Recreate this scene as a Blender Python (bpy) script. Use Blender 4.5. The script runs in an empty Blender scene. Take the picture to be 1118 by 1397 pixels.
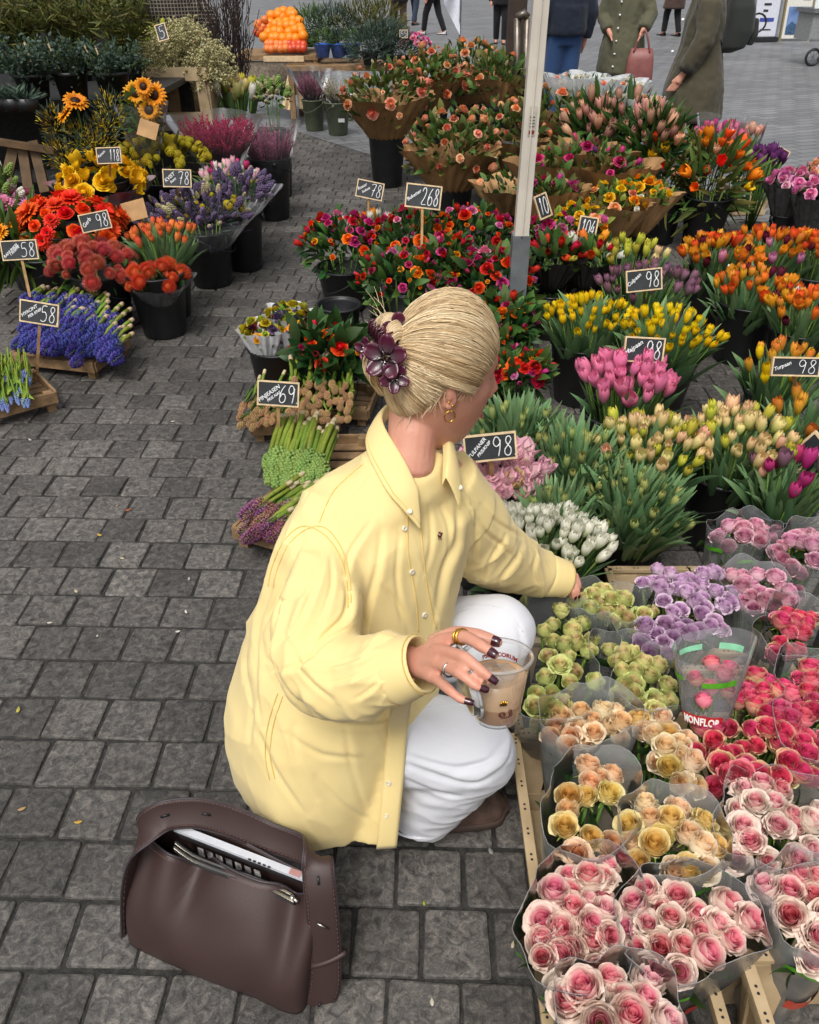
import bpy, bmesh, math, random
from mathutils import Vector, Matrix, Quaternion, noise
from mathutils.bvhtree import BVHTree
S = bpy.context.scene
C = S.collection
R = math.radians
rnd = random.Random(7)

# ------------------------------------------------------------ camera
FPX, CX, CY, CAMZ, PITCH = 1118.0, 559.0, 698.5, 1.65, R(34.0)
cam_data = bpy.data.cameras.new('camera')
cam_data.sensor_fit = 'HORIZONTAL'; cam_data.sensor_width = 36.0; cam_data.lens = 36.0
cam_data.clip_start = 0.05; cam_data.clip_end = 600.0
cam = bpy.data.objects.new('camera', cam_data); C.objects.link(cam)
cam.location = (0, 0, CAMZ); cam.rotation_euler = (R(90) - PITCH, 0, 0)
S.camera = cam
# ------------------------------------------------------------ world, sun, exposure
world = bpy.data.worlds.new('World'); S.world = world; world.use_nodes = True
SUN_EL, SUN_AZ = R(58), R(200)
def _world():
    nt = world.node_tree; nt.nodes.clear()
    out = nt.nodes.new('ShaderNodeOutputWorld'); bg = nt.nodes.new('ShaderNodeBackground')
    sky = nt.nodes.new('ShaderNodeTexSky'); sky.sky_type = 'NISHITA'; sky.sun_disc = False
    sky.sun_elevation = SUN_EL; sky.sun_rotation = SUN_AZ
    sky.dust_density = 6.0; sky.air_density = 1.0; sky.ozone_density = 0.6
    hs = nt.nodes.new('ShaderNodeHueSaturation'); hs.inputs['Saturation'].default_value = 0.22
    nt.links.new(sky.outputs[0], hs.inputs['Color']); nt.links.new(hs.outputs[0], bg.inputs[0])
    bg.inputs[1].default_value = 0.125
    nt.links.new(bg.outputs[0], out.inputs[0])
_world()
sun = bpy.data.lights.new('sun', 'SUN'); sun.energy = 1.5; sun.angle = R(20); sun.color = (1, .965, .92)
sun_o = bpy.data.objects.new('sun', sun); C.objects.link(sun_o)
sun_o.rotation_euler = (R(90) - SUN_EL, 0, R(180) - SUN_AZ)
S.view_settings.view_transform = 'Standard'; S.view_settings.look = 'None'
S.view_settings.exposure = 0.20; S.view_settings.gamma = 1.0
S.cycles.max_bounces = 8; S.cycles.transparent_max_bounces = 24
S.cycles.diffuse_bounces = 3; S.cycles.glossy_bounces = 3; S.cycles.transmission_bounces = 6
S.cycles.caustics_reflective = False; S.cycles.caustics_refractive = False
S.cycles.use_denoising = True

# ------------------------------------------------------------ photo pixel -> world
SP, CP = math.sin(PITCH), math.cos(PITCH)
def ray(px, py):
    a = (py - CY) / FPX
    return Vector(((px - CX) / FPX, CP - a * SP, -(SP + a * CP)))
def at_z(px, py, z=0.0):
    d = ray(px, py); return Vector((0, 0, CAMZ)) + d * ((z - CAMZ) / d.z)
def at_y(px, py, y):
    d = ray(px, py); return Vector((0, 0, CAMZ)) + d * (y / d.y)
def at_t(px, py, t):
    return Vector((0, 0, CAMZ)) + ray(px, py) * t
def scale_at(p):                       # metres per photo pixel at a point
    return ((p.y) * CP + (CAMZ - p.z) * SP) / FPX

# ------------------------------------------------------------ materials
MATS = {}
def _nt(name):
    m = bpy.data.materials.new(name); m.use_nodes = True
    nt = m.node_tree; nt.nodes.clear()
    o = nt.nodes.new('ShaderNodeOutputMaterial'); return m, nt, o
def N(nt, t, **kw):
    n = nt.nodes.new(t)
    for k, v in kw.items():
        if k.startswith('i_'): n.inputs[k[2:].replace('_', ' ')].default_value = v
        else: setattr(n, k, v)
    return n
def L(nt, a, b): nt.links.new(a, b)
def c4(c): return (c[0], c[1], c[2], 1.0)
def hexc(h):
    h = h.lstrip('#'); v = [int(h[i:i+2], 16) / 255 for i in (0, 2, 4)]
    return tuple((x / 12.92 if x <= .04045 else ((x + .055) / 1.055) ** 2.4) for x in v)

def plain(name, col, rough=.6, var=.12, scale=30., bump=0., metal=0., spec=.5, detail=4., bscale=None, sheen=0., coat=0., dark=None):
    if name in MATS: return MATS[name]
    m, nt, o = _nt(name)
    b = N(nt, 'ShaderNodeBsdfPrincipled'); L(nt, b.outputs[0], o.inputs[0])
    tc = N(nt, 'ShaderNodeTexCoord')
    nz = N(nt, 'ShaderNodeTexNoise'); nz.inputs['Scale'].default_value = scale; nz.inputs['Detail'].default_value = detail
    L(nt, tc.outputs['Object'], nz.inputs['Vector'])
    mx = N(nt, 'ShaderNodeMix', data_type='RGBA')
    d = dark or tuple(max(0, x * (1 - 2.2 * var)) for x in col)
    l = tuple(min(1, x * (1 + var)) for x in col)
    mx.inputs['A'].default_value = c4(d); mx.inputs['B'].default_value = c4(l)
    mr = N(nt, 'ShaderNodeMapRange'); mr.inputs['From Min'].default_value = .3; mr.inputs['From Max'].default_value = .7
    L(nt, nz.outputs['Fac'], mr.inputs['Value']); L(nt, mr.outputs[0], mx.inputs['Factor'])
    L(nt, mx.outputs['Result'], b.inputs['Base Color'])
    b.inputs['Roughness'].default_value = rough; b.inputs['Metallic'].default_value = metal
    b.inputs['Specular IOR Level'].default_value = spec; b.inputs['Sheen Weight'].default_value = sheen
    b.inputs['Coat Weight'].default_value = coat
    if bump:
        n2 = N(nt, 'ShaderNodeTexNoise'); n2.inputs['Scale'].default_value = bscale or scale * 4; n2.inputs['Detail'].default_value = 5
        L(nt, tc.outputs['Object'], n2.inputs['Vector'])
        bp = N(nt, 'ShaderNodeBump'); bp.inputs['Strength'].default_value = bump; bp.inputs['Distance'].default_value = .01
        L(nt, n2.outputs['Fac'], bp.inputs['Height']); L(nt, bp.outputs[0], b.inputs['Normal'])
    MATS[name] = m; return m

def petal(name, c_in, c_out, hue=.02, val=.25, trans=.25, rough=.55, veins=.0, p0=0., p1=1.):
    """petal / leaf tissue: colour runs from c_in to c_out over the mesh attribute t, each object differs a little"""
    if name in MATS: return MATS[name]
    m, nt, o = _nt(name)
    at = N(nt, 'ShaderNodeAttribute', attribute_name='t')
    mr = N(nt, 'ShaderNodeMapRange'); mr.inputs['From Min'].default_value = p0; mr.inputs['From Max'].default_value = p1
    L(nt, at.outputs['Fac'], mr.inputs['Value'])
    mx = N(nt, 'ShaderNodeMix', data_type='RGBA'); mx.inputs['A'].default_value = c4(c_in); mx.inputs['B'].default_value = c4(c_out)
    L(nt, mr.outputs[0], mx.inputs['Factor'])
    oi = N(nt, 'ShaderNodeObjectInfo')
    at2 = N(nt, 'ShaderNodeAttribute', attribute_name='r')
    add = N(nt, 'ShaderNodeMath', operation='ADD'); L(nt, oi.outputs['Random'], add.inputs[0]); L(nt, at2.outputs['Fac'], add.inputs[1])
    fr = N(nt, 'ShaderNodeMath', operation='FRACT'); L(nt, add.outputs[0], fr.inputs[0])
    h = N(nt, 'ShaderNodeMapRange'); h.inputs['To Min'].default_value = .5 - hue; h.inputs['To Max'].default_value = .5 + hue
    L(nt, fr.outputs[0], h.inputs['Value'])
    mul = N(nt, 'ShaderNodeMath', operation='MULTIPLY'); mul.inputs[1].default_value = 7.31; L(nt, fr.outputs[0], mul.inputs[0])
    fr2 = N(nt, 'ShaderNodeMath', operation='FRACT'); L(nt, mul.outputs[0], fr2.inputs[0])
    v = N(nt, 'ShaderNodeMapRange'); v.inputs['To Min'].default_value = 1 - val; v.inputs['To Max'].default_value = 1 + val * .6
    L(nt, fr2.outputs[0], v.inputs['Value'])
    hs = N(nt, 'ShaderNodeHueSaturation'); L(nt, h.outputs[0], hs.inputs['Hue']); L(nt, v.outputs[0], hs.inputs['Value']); L(nt, mx.outputs['Result'], hs.inputs['Color'])
    tc = N(nt, 'ShaderNodeTexCoord'); nz = N(nt, 'ShaderNodeTexNoise'); nz.inputs['Scale'].default_value = 60; nz.inputs['Detail'].default_value = 3
    L(nt, tc.outputs['Object'], nz.inputs['Vector'])
    m2 = N(nt, 'ShaderNodeMix', data_type='RGBA', blend_type='MULTIPLY'); m2.inputs['Factor'].default_value = .35
    L(nt, hs.outputs[0], m2.inputs['A'])
    gr = N(nt, 'ShaderNodeMapRange'); gr.inputs['From Min'].default_value = .3; gr.inputs['From Max'].default_value = .7; gr.inputs['To Min'].default_value = .6; gr.inputs['To Max'].default_value = 1.15
    L(nt, nz.outputs['Fac'], gr.inputs['Value']); L(nt, gr.outputs[0], m2.inputs['B'])
    b = N(nt, 'ShaderNodeBsdfPrincipled'); b.inputs['Roughness'].default_value = rough; b.inputs['Specular IOR Level'].default_value = .3
    L(nt, m2.outputs['Result'], b.inputs['Base Color'])
    tr = N(nt, 'ShaderNodeBsdfTranslucent'); L(nt, m2.outputs['Result'], tr.inputs['Color'])
    ms = N(nt, 'ShaderNodeMixShader'); ms.inputs[0].default_value = trans
    L(nt, b.outputs[0], ms.inputs[1]); L(nt, tr.outputs[0], ms.inputs[2]); L(nt, ms.outputs[0], o.inputs[0])
    MATS[name] = m; return m

def film(name, tint=(.85, .9, .92), opac=.25, rough=.12):
    """thin clear / milky wrapping film"""
    if name in MATS: return MATS[name]
    m, nt, o = _nt(name)
    t = N(nt, 'ShaderNodeBsdfTransparent'); t.inputs[0].default_value = c4(tuple(.80 + .2 * x for x in tint))
    d = N(nt, 'ShaderNodeBsdfDiffuse'); d.inputs[0].default_value = c4(tint)
    tl = N(nt, 'ShaderNodeBsdfTranslucent'); tl.inputs[0].default_value = c4(tint)
    mm = N(nt, 'ShaderNodeMixShader'); mm.inputs[0].default_value = .5; L(nt, d.outputs[0], mm.inputs[1]); L(nt, tl.outputs[0], mm.inputs[2])
    tc = N(nt, 'ShaderNodeTexCoord'); nz = N(nt, 'ShaderNodeTexNoise'); nz.inputs['Scale'].default_value = 9; nz.inputs['Detail'].default_value = 3; nz.inputs['Distortion'].default_value = 1.5
    L(nt, tc.outputs['Object'], nz.inputs['Vector'])
    mr = N(nt, 'ShaderNodeMapRange'); mr.inputs['From Min'].default_value = .3; mr.inputs['From Max'].default_value = .7
    mr.inputs['To Min'].default_value = opac * .75; mr.inputs['To Max'].default_value = min(1, opac * 1.25); L(nt, nz.outputs['Fac'], mr.inputs['Value'])
    m1 = N(nt, 'ShaderNodeMixShader'); L(nt, mr.outputs[0], m1.inputs[0]); L(nt, t.outputs[0], m1.inputs[1]); L(nt, mm.outputs[0], m1.inputs[2])
    g = N(nt, 'ShaderNodeBsdfGlossy'); g.inputs['Roughness'].default_value = rough
    bp = N(nt, 'ShaderNodeBump'); bp.inputs['Strength'].default_value = .10; bp.inputs['Distance'].default_value = .02; L(nt, nz.outputs['Fac'], bp.inputs['Height'])
    L(nt, bp.outputs[0], g.inputs['Normal'])
    fr = N(nt, 'ShaderNodeFresnel'); fr.inputs['IOR'].default_value = 1.25; L(nt, bp.outputs[0], fr.inputs['Normal'])
    m2 = N(nt, 'ShaderNodeMixShader'); L(nt, fr.outputs[0], m2.inputs[0]); L(nt, m1.outputs[0], m2.inputs[1]); L(nt, g.outputs[0], m2.inputs[2])
    L(nt, m2.outputs[0], o.inputs[0])
    MATS[name] = m; return m

# ------------------------------------------------------------ mesh building
class MB:
    def __init__(s): s.v = []; s.f = []; s.m = []; s.t = []; s.r = []
    def add(s, verts, faces, mi=0, t=0.0, r=0.0):
        o = len(s.v); s.v.extend([tuple(p) for p in verts])
        s.t.extend(t if isinstance(t, (list, tuple)) else [t] * len(verts)); s.r.extend([r] * len(verts))
        s.f.extend([tuple(i + o for i in f) for f in faces]); s.m.extend([mi] * len(faces))
        return o
    def addmb(s, other, M=None, mi=None, r=None):
        o = len(s.v)
        s.v.extend([tuple(M @ Vector(p)) for p in other.v] if M else other.v)
        s.t.extend(other.t); s.r.extend(other.r if r is None else [r] * len(other.v))
        s.f.extend([tuple(i + o for i in f) for f in other.f])
        s.m.extend(other.m if mi is None else [mi] * len(other.f))
    def box(s, a, b, mi=0, M=None):
        x0, y0, z0 = a; x1, y1, z1 = b
        vs = [Vector(p) for p in ((x0,y0,z0),(x1,y0,z0),(x1,y1,z0),(x0,y1,z0),(x0,y0,z1),(x1,y0,z1),(x1,y1,z1),(x0,y1,z1))]
        if M: vs = [M @ p for p in vs]
        s.add(vs, [(0,3,2,1),(4,5,6,7),(0,1,5,4),(1,2,6,5),(2,3,7,6),(3,0,4,7)], mi)
    def beam(s, p, q, w, h, mi=0, up=(0, 0, 1)):
        p, q = Vector(p), Vector(q); d = (q - p); ln = d.length; d.normalize()
        u = Vector(up); x = d.cross(u)
        if x.length < 1e-4: x = d.cross(Vector((1, 0, 0)))
        x.normalize(); u = x.cross(d)
        vs = []
        for e in (p, q):
            for a, b in ((-1,-1),(1,-1),(1,1),(-1,1)): vs.append(e + x * (a * w / 2) + u * (b * h / 2))
        s.add(vs, [(0,1,2,3),(7,6,5,4),(0,4,5,1),(1,5,6,2),(2,6,7,3),(3,7,4,0)], mi)
    def tube(s, pts, rad, seg=6, mi=0, cap=True, t=None, r=0.0, flat=1.0):
        pts = [Vector(p) for p in pts]; n = len(pts)
        if not isinstance(rad, (list, tuple)): rad = [rad] * n
        vs = []; ts = []; prev = None
        for i, p in enumerate(pts):
            d = (pts[min(i + 1, n - 1)] - pts[max(i - 1, 0)])
            if d.length < 1e-9: d = Vector((0, 0, 1))
            d.normalize()
            if prev is None:
                x = d.orthogonal().normalized()
            else:
                x = prev - d * prev.dot(d)
                x = x.normalized() if x.length > 1e-6 else d.orthogonal().normalized()
            prev = x; y = d.cross(x)
            for k in range(seg):
                a = 2 * math.pi * k / seg
                vs.append(p + x * (math.cos(a) * rad[i]) + y * (math.sin(a) * rad[i] * flat)); ts.append(i / (n - 1) if t is None else (t if not isinstance(t, (list, tuple)) else t[i]))
        fs = []
        for i in range(n - 1):
            for k in range(seg):
                k2 = (k + 1) % seg
                fs.append((i*seg+k, i*seg+k2, (i+1)*seg+k2, (i+1)*seg+k))
        if cap: fs.append(tuple(range(seg - 1, -1, -1))); fs.append(tuple((n-1)*seg + k for k in range(seg)))
        s.add(vs, fs, mi, ts, r)
    def lathe(s, prof, seg=24, mi=0, M=None, cap0=False, cap1=False, t=None):
        vs = []; ts = []
        for i, (r, z) in enumerate(prof):
            for k in range(seg):
                a = 2 * math.pi * k / seg; p = Vector((r * math.cos(a), r * math.sin(a), z)); vs.append(M @ p if M else p)
                ts.append(i / (len(prof) - 1) if t is None else t)
        fs = []
        for i in range(len(prof) - 1):
            for k in range(seg):
                k2 = (k + 1) % seg; fs.append((i*seg+k, i*seg+k2, (i+1)*seg+k2, (i+1)*seg+k))
        if cap0: fs.append(tuple(range(seg - 1, -1, -1)))
        if cap1: fs.append(tuple((len(prof)-1)*seg + k for k in range(seg)))
        s.add(vs, fs, mi, ts)
    def grid(s, fn, nu, nv, mi=0, tf=None, r=0.0, closed=False):
        vs = []; ts = []
        for j in range(nv + 1):
            for i in range(nu if closed else nu + 1):
                u, v = i / nu, j / nv; vs.append(fn(u, v)); ts.append(tf(u, v) if tf else v)
        w = nu if closed else nu + 1; fs = []
        for j in range(nv):
            for i in range(nu):
                i2 = (i + 1) % w; fs.append((j*w+i, j*w+i2, (j+1)*w+i2, (j+1)*w+i))
        s.add(vs, fs, mi, ts, r)
    def ball(s, c, r, seg=8, rings=5, mi=0, t=None, sc=(1,1,1), M=None):
        c = Vector(c); vs = []; ts = []
        for j in range(rings + 1):
            ph = math.pi * j / rings
            for k in range(seg):
                a = 2 * math.pi * k / seg
                p = c + Vector((math.sin(ph)*math.cos(a)*r*sc[0], math.sin(ph)*math.sin(a)*r*sc[1], -math.cos(ph)*r*sc[2]))
                vs.append(M @ p if M else p); ts.append(j / rings if t is None else t)
        fs = []
        for j in range(rings):
            for k in range(seg):
                k2 = (k+1) % seg; fs.append((j*seg+k, j*seg+k2, (j+1)*seg+k2, (j+1)*seg+k))
        s.add(vs, fs, mi, ts)
    def mesh(s, name, mats, smooth=True):
        me = bpy.data.meshes.new(name); me.from_pydata(s.v, [], s.f)
        for m in (mats if isinstance(mats, (list, tuple)) else [mats]): me.materials.append(m)
        if any(s.m): me.polygons.foreach_set('material_index', s.m)
        a = me.attributes.new('t', 'FLOAT', 'POINT'); a.data.foreach_set('value', s.t)
        if any(s.r): b = me.attributes.new('r', 'FLOAT', 'POINT'); b.data.foreach_set('value', s.r)
        if smooth: me.polygons.foreach_set('use_smooth', [True] * len(s.f))
        me.update(); return me
    def build(s, name, mats, parent=None, smooth=True):
        return obj(name, s.mesh(name, mats, smooth), parent)
def obj(name, me, parent=None, M=None):
    o = bpy.data.objects.new(name, me); C.objects.link(o)
    if parent: o.parent = parent
    if M is not None: o.matrix_local = M
    return o
def tag(o, label=None, cat=None, group=None, kind=None):
    if label: o['label'] = label
    if cat: o['category'] = cat
    if group: o['group'] = group
    if kind: o['kind'] = kind
    return o
def thing(name, label, cat, loc=(0, 0, 0), group=None, rz=0.):
    o = bpy.data.objects.new(name, None); C.objects.link(o); o.location = loc; o.rotation_euler = (0, 0, rz); o.empty_display_size = .05
    return tag(o, label, cat, group)
def stuff(o): o['kind'] = 'stuff'; return o
def look(d, roll=0.):                  # rotation whose z axis points along d
    q = Vector(d).to_track_quat('Z', 'Y'); return (q @ Quaternion((0, 0, 1), roll)).to_matrix().to_4x4()
def TRS(p, rot=None, s=1.0):
    M = Matrix.Translation(p)
    if rot is not None: M = M @ rot
    sc = s if isinstance(s, (list, tuple)) else (s, s, s)
    return M @ Matrix.Diagonal((sc[0], sc[1], sc[2], 1))
def U(a, b): return rnd.uniform(a, b)
def add_mod_smooth(o, it=5, f=.5):
    m = o.modifiers.new('s', 'SMOOTH'); m.iterations = it; m.factor = f
def applied(o):
    """replace the object's mesh with its modified result"""
    dg = bpy.context.evaluated_depsgraph_get(); dg.update()
    me = bpy.data.meshes.new_from_object(o.evaluated_get(dg)); o.modifiers.clear(); o.data = me
    me.polygons.foreach_set('use_smooth', [True] * len(me.polygons)); return me
def remeshed(mb, name, mats, voxel=.01, smooth=6, parent=None):
    o = mb.build(name, mats, parent)
    r = o.modifiers.new('r', 'REMESH'); r.mode = 'VOXEL'; r.voxel_size = voxel; r.use_smooth_shade = True
    add_mod_smooth(o, smooth, .5); applied(o); return o
def nz(p, s=1.0, seed=0.0):
    return noise.noise(Vector((p[0] * s + seed, p[1] * s + seed * 1.7, p[2] * s - seed)))
# ------------------------------------------------------------ ground: joint bed, setts, far paving
def sett_mat():
    m, nt, o = _nt('granite_sett')
    tc = N(nt, 'ShaderNodeTexCoord'); geo = N(nt, 'ShaderNodeNewGeometry'); oi = N(nt, 'ShaderNodeObjectInfo'); at = N(nt, 'ShaderNodeAttribute', attribute_name='r')
    n1 = N(nt, 'ShaderNodeTexNoise'); n1.inputs['Scale'].default_value = 48; n1.inputs['Detail'].default_value = 9; n1.inputs['Distortion'].default_value = .9; n1.inputs['Roughness'].default_value = .68
    n2 = N(nt, 'ShaderNodeTexNoise'); n2.inputs['Scale'].default_value = 260; n2.inputs['Detail'].default_value = 3
    n3 = N(nt, 'ShaderNodeTexNoise'); n3.inputs['Scale'].default_value = 1.3; n3.inputs['Detail'].default_value = 4
    for n in (n1, n2, n3): L(nt, geo.outputs['Position'], n.inputs['Vector'])
    cr = N(nt, 'ShaderNodeValToRGB'); e = cr.color_ramp.elements
    e[0].position = .34; e[0].color = c4((.030, .028, .0265)); e[1].position = .66; e[1].color = c4((.178, .161, .142))
    x = cr.color_ramp.elements.new(.5); x.color = c4((.086, .080, .073))
    L(nt, n1.outputs['Fac'], cr.inputs[0])
    mx = N(nt, 'ShaderNodeMix', data_type='RGBA', blend_type='MULTIPLY'); mx.inputs['Factor'].default_value = .8
    r2 = N(nt, 'ShaderNodeMapRange'); r2.inputs['From Min'].default_value = .25; r2.inputs['From Max'].default_value = .75; r2.inputs['To Min'].default_value = .55; r2.inputs['To Max'].default_value = 1.35
    L(nt, n2.outputs['Fac'], r2.inputs['Value']); L(nt, cr.outputs[0], mx.inputs['A']); L(nt, r2.outputs[0], mx.inputs['B'])
    ad = N(nt, 'ShaderNodeMath', operation='ADD'); L(nt, oi.outputs['Random'], ad.inputs[0]); L(nt, at.outputs['Fac'], ad.inputs[1])
    fr = N(nt, 'ShaderNodeMath', operation='FRACT'); L(nt, ad.outputs[0], fr.inputs[0])
    r3 = N(nt, 'ShaderNodeMapRange'); r3.inputs['To Min'].default_value = .68; r3.inputs['To Max'].default_value = 1.30; L(nt, fr.outputs[0], r3.inputs['Value'])
    r4 = N(nt, 'ShaderNodeMapRange'); r4.inputs['From Min'].default_value = .35; r4.inputs['From Max'].default_value = .65; r4.inputs['To Min'].default_value = .72; r4.inputs['To Max'].default_value = 1.15; L(nt, n3.outputs['Fac'], r4.inputs['Value'])
    mu = N(nt, 'ShaderNodeMath', operation='MULTIPLY'); L(nt, r3.outputs[0], mu.inputs[0]); L(nt, r4.outputs[0], mu.inputs[1])
    m2 = N(nt, 'ShaderNodeMix', data_type='RGBA', blend_type='MULTIPLY'); m2.inputs['Factor'].default_value = 1; L(nt, mx.outputs['Result'], m2.inputs['A']); L(nt, mu.outputs[0], m2.inputs['B'])
    b = N(nt, 'ShaderNodeBsdfPrincipled'); L(nt, m2.outputs['Result'], b.inputs['Base Color']); b.inputs['Roughness'].default_value = .62
    bp = N(nt, 'ShaderNodeBump'); bp.inputs['Strength'].default_value = .6; bp.inputs['Distance'].default_value = .004
    L(nt, n1.outputs['Fac'], bp.inputs['Height'])
    bp2 = N(nt, 'ShaderNodeBump'); bp2.inputs['Strength'].default_value = .4; bp2.inputs['Distance'].default_value = .002
    L(nt, n2.outputs['Fac'], bp2.inputs['Height']); L(nt, bp.outputs[0], bp2.inputs['Normal']); L(nt, bp2.outputs[0], b.inputs['Normal'])
    L(nt, b.outputs[0], o.inputs[0]); return m
M_SETT = sett_mat()
M_BED = plain('joint_sand', (.034, .032, .029), .9, .3, 60, .5)
def far_mat():
    m, nt, o = _nt('square_paving')
    geo = N(nt, 'ShaderNodeNewGeometry')
    rot = N(nt, 'ShaderNodeMapping'); rot.inputs['Rotation'].default_value = (0, 0, R(-24)); L(nt, geo.outputs['Position'], rot.inputs['Vector'])
    br = N(nt, 'ShaderNodeTexBrick'); br.inputs['Scale'].default_value = 1.0; br.inputs['Brick Width'].default_value = .30; br.inputs['Row Height'].default_value = .15
    br.inputs['Mortar Size'].default_value = .011; br.inputs['Mortar Smooth'].default_value = .4; br.inputs['Bias'].default_value = -.1
    br.inputs['Color1'].default_value = c4((.15, .153, .158)); br.inputs['Color2'].default_value = c4((.23, .232, .236)); br.inputs['Mortar'].default_value = c4((.09, .09, .095))
    L(nt, rot.outputs[0], br.inputs['Vector'])
    n1 = N(nt, 'ShaderNodeTexNoise'); n1.inputs['Scale'].default_value = .6; n1.inputs['Detail'].default_value = 6; L(nt, geo.outputs['Position'], n1.inputs['Vector'])
    mr = N(nt, 'ShaderNodeMapRange'); mr.inputs['From Min'].default_value = .3; mr.inputs['From Max'].default_value = .7; mr.inputs['To Min'].default_value = .75; mr.inputs['To Max'].default_value = 1.15; L(nt, n1.outputs['Fac'], mr.inputs['Value'])
    mx = N(nt, 'ShaderNodeMix', data_type='RGBA', blend_type='MULTIPLY'); mx.inputs['Factor'].default_value = 1; L(nt, br.outputs['Color'], mx.inputs['A']); L(nt, mr.outputs[0], mx.inputs['B'])
    b = N(nt, 'ShaderNodeBsdfPrincipled'); b.inputs['Roughness'].default_value = .45; L(nt, mx.outputs['Result'], b.inputs['Base Color'])
    bp = N(nt, 'ShaderNodeBump'); bp.inputs['Strength'].default_value = .6; bp.inputs['Distance'].default_value = .01; bp.invert = True; L(nt, br.outputs['Fac'], bp.inputs['Height']); L(nt, bp.outputs[0], b.inputs['Normal'])
    L(nt, b.outputs[0], o.inputs[0]); return m
def ground():
    mb = MB(); mb.add([(-150,-20,-.007),(150,-20,-.007),(150,300,-.007),(-150,300,-.007)], [(0,1,2,3)])
    g = tag(mb.build('ground', M_BED, smooth=False), kind='structure')
    # the lighter paved square beyond the stalls
    mb = MB(); mb.add([(1.3, 6.4, .003), (150, 4.6, .003), (150, 300, .003), (-150, 300, .003), (-150, 13.0, .003), (-1.5, 10.6, .003)], [(0,1,2,3,4,5)])
    tag(mb.build('square_pavement', far_mat(), smooth=False), kind='structure')
    # individual setts
    P = .1425
    def sett_mb(w, d, seed):
        q = random.Random(seed); g_ = .0036; b = .0045; mb = MB()
        x0, x1, y0, y1 = -w/2+g_, w/2-g_, -d/2+g_, d/2-g_
        def j(): return q.uniform(-.003, .003)
        outer = [(x0+j(), y0+j()), (x1+j(), y0+j()), (x1+j(), y1+j()), (x0+j(), y1+j())]
        rings = []
        def ring(ins, z):
            r = []
            for i in range(4):
                a = Vector((*outer[i], 0)); p = Vector((*outer[i-1], 0)); n_ = Vector((*outer[(i+1) % 4], 0))
                e1 = (p - a).normalized(); e2 = (n_ - a).normalized()
                r.append(a + e1 * (b*1.6 + ins) + e2 * ins + Vector((0, 0, z)))
                r.append(a + (e1 + e2) * (ins + b*.5) + Vector((0, 0, z)))
                r.append(a + e2 * (b*1.6 + ins) + e1 * ins + Vector((0, 0, z)))
            return r
        vs = ring(0, -.02) + ring(0, -.006) + ring(b * .45, -.0012) + ring(b*1.3, 0)
        fs = []
        for k in range(3):
            for i in range(12): i2 = (i+1) % 12; fs.append((k*12+i, k*12+i2, (k+1)*12+i2, (k+1)*12+i))
        fs.append(tuple(36 + i for i in range(12)))
        mb.add(vs, fs); return mb
    var = [sett_mb(P, P * U(.96, 1.04), k) for k in range(6)]
    half = [sett_mb(P * .55, P, 20 + k) for k in range(2)]
    vme = [v.mesh('sett', M_SETT, False) for v in var]
    spots = []
    ang = R(-1.3)
    row = 0; y = -.25
    while y < 10.5:
        off = (row % 2) * P * .5 + U(-.018, .018); x = -4.2 + off
        while x < 4.6:
            xx = x * math.cos(ang) - y * math.sin(ang); yy = y * math.cos(ang) + x * math.sin(ang)
            d = Vector((xx, yy, 0)) - Vector((0, 0, CAMZ))
            dep = yy * CP + CAMZ * SP
            if dep > .3:
                px = CX + xx / dep * FPX; py = CY + FPX * (CAMZ * CP - yy * SP) / dep
                if -60 < px < 1180 and 90 < py < 1470 and (yy < 5.2 or 240 < px < 600 or (px > 850 and yy < 6.6)):
                    spots.append((xx, yy, px, py))
            x += P + U(-.0008, .0008)
        y += P; row += 1
    def seen(px, py):          # bare paving in the photograph
        if py < 560: return px > 180 and px < 330
        if 560 <= py < 1070: return px < 350
        return px < 720 and not (170 < px < 445 and 1110 < py < 1340)
    spots.sort(key=lambda s: (0 if seen(s[2], s[3]) else 1, -s[3]))
    mbr = MB()
    for i, (xx, yy, px, py) in enumerate(spots):
        M = Matrix.Translation((xx, yy, U(-.003, .002))) @ Matrix.Rotation(ang + R(U(-1.2, 1.2)), 4, 'Z') @ Matrix.Rotation(R(U(-.9, .9)), 4, 'X') @ Matrix.Rotation(R(U(-.9, .9)), 4, 'Y')
        k = rnd.randrange(6)
        if i < 298: obj('sett', vme[k], g, M)
        else: mbr.addmb(var[k], M, r=rnd.random())
    o = mbr.build('sett_field', M_SETT, g, False); stuff(o)
    # litter: petals, leaf scraps
    litter = [(167,762,'#c9b98f',.012),(104,807,'#b9a98a',.014),(136,730,'#b5923f',.02),(175,696,'#a8551f',.016),(243,862,'#c8c4bc',.012),(68,850,'#c2b9ac',.012),(254,835,'#cfc7ba',.012),
              (30,1104,'#9c7d50',.016),(107,1122,'#a8852f',.016),(590,1368,'#bdb7a5',.012),(579,1233,'#a3b02c',.01),(25,969,'#b0a64a',.016),(670,1162,'#8d8a84',.016),(41,600,'#b7b2aa',.014),
              (700,1290,'#b9a994',.012),(236,575,'#bdb6a8',.014),(133,868,'#d0cbc0',.01),(335,1190,'#8a867d',.01),(160,690,'#9c8a6d',.01),(258,790,'#cbc7c0',.01)]
    for i, (px, py, col, s) in enumerate(litter):
        s *= .62
        p = at_z(px, py, .003); mb = MB(); a = U(0, 6.28)
        mb.grid(lambda u, v: (Matrix.Rotation(a, 3, 'Z') @ Vector(((u-.5)*s*(1-abs(2*v-1)**2*.8), (v-.5)*s*1.9, .003*math.sin(u*3)+.002*v))) , 3, 4)
        o = mb.build('fallen_petal', plain('litter'+col, hexc(col), .7, .1), None); o.location = p
        tag(o, 'small fallen petal or leaf scrap lying on the dark paving', 'petal', 'plant scraps on the paving')
ground()
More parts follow.
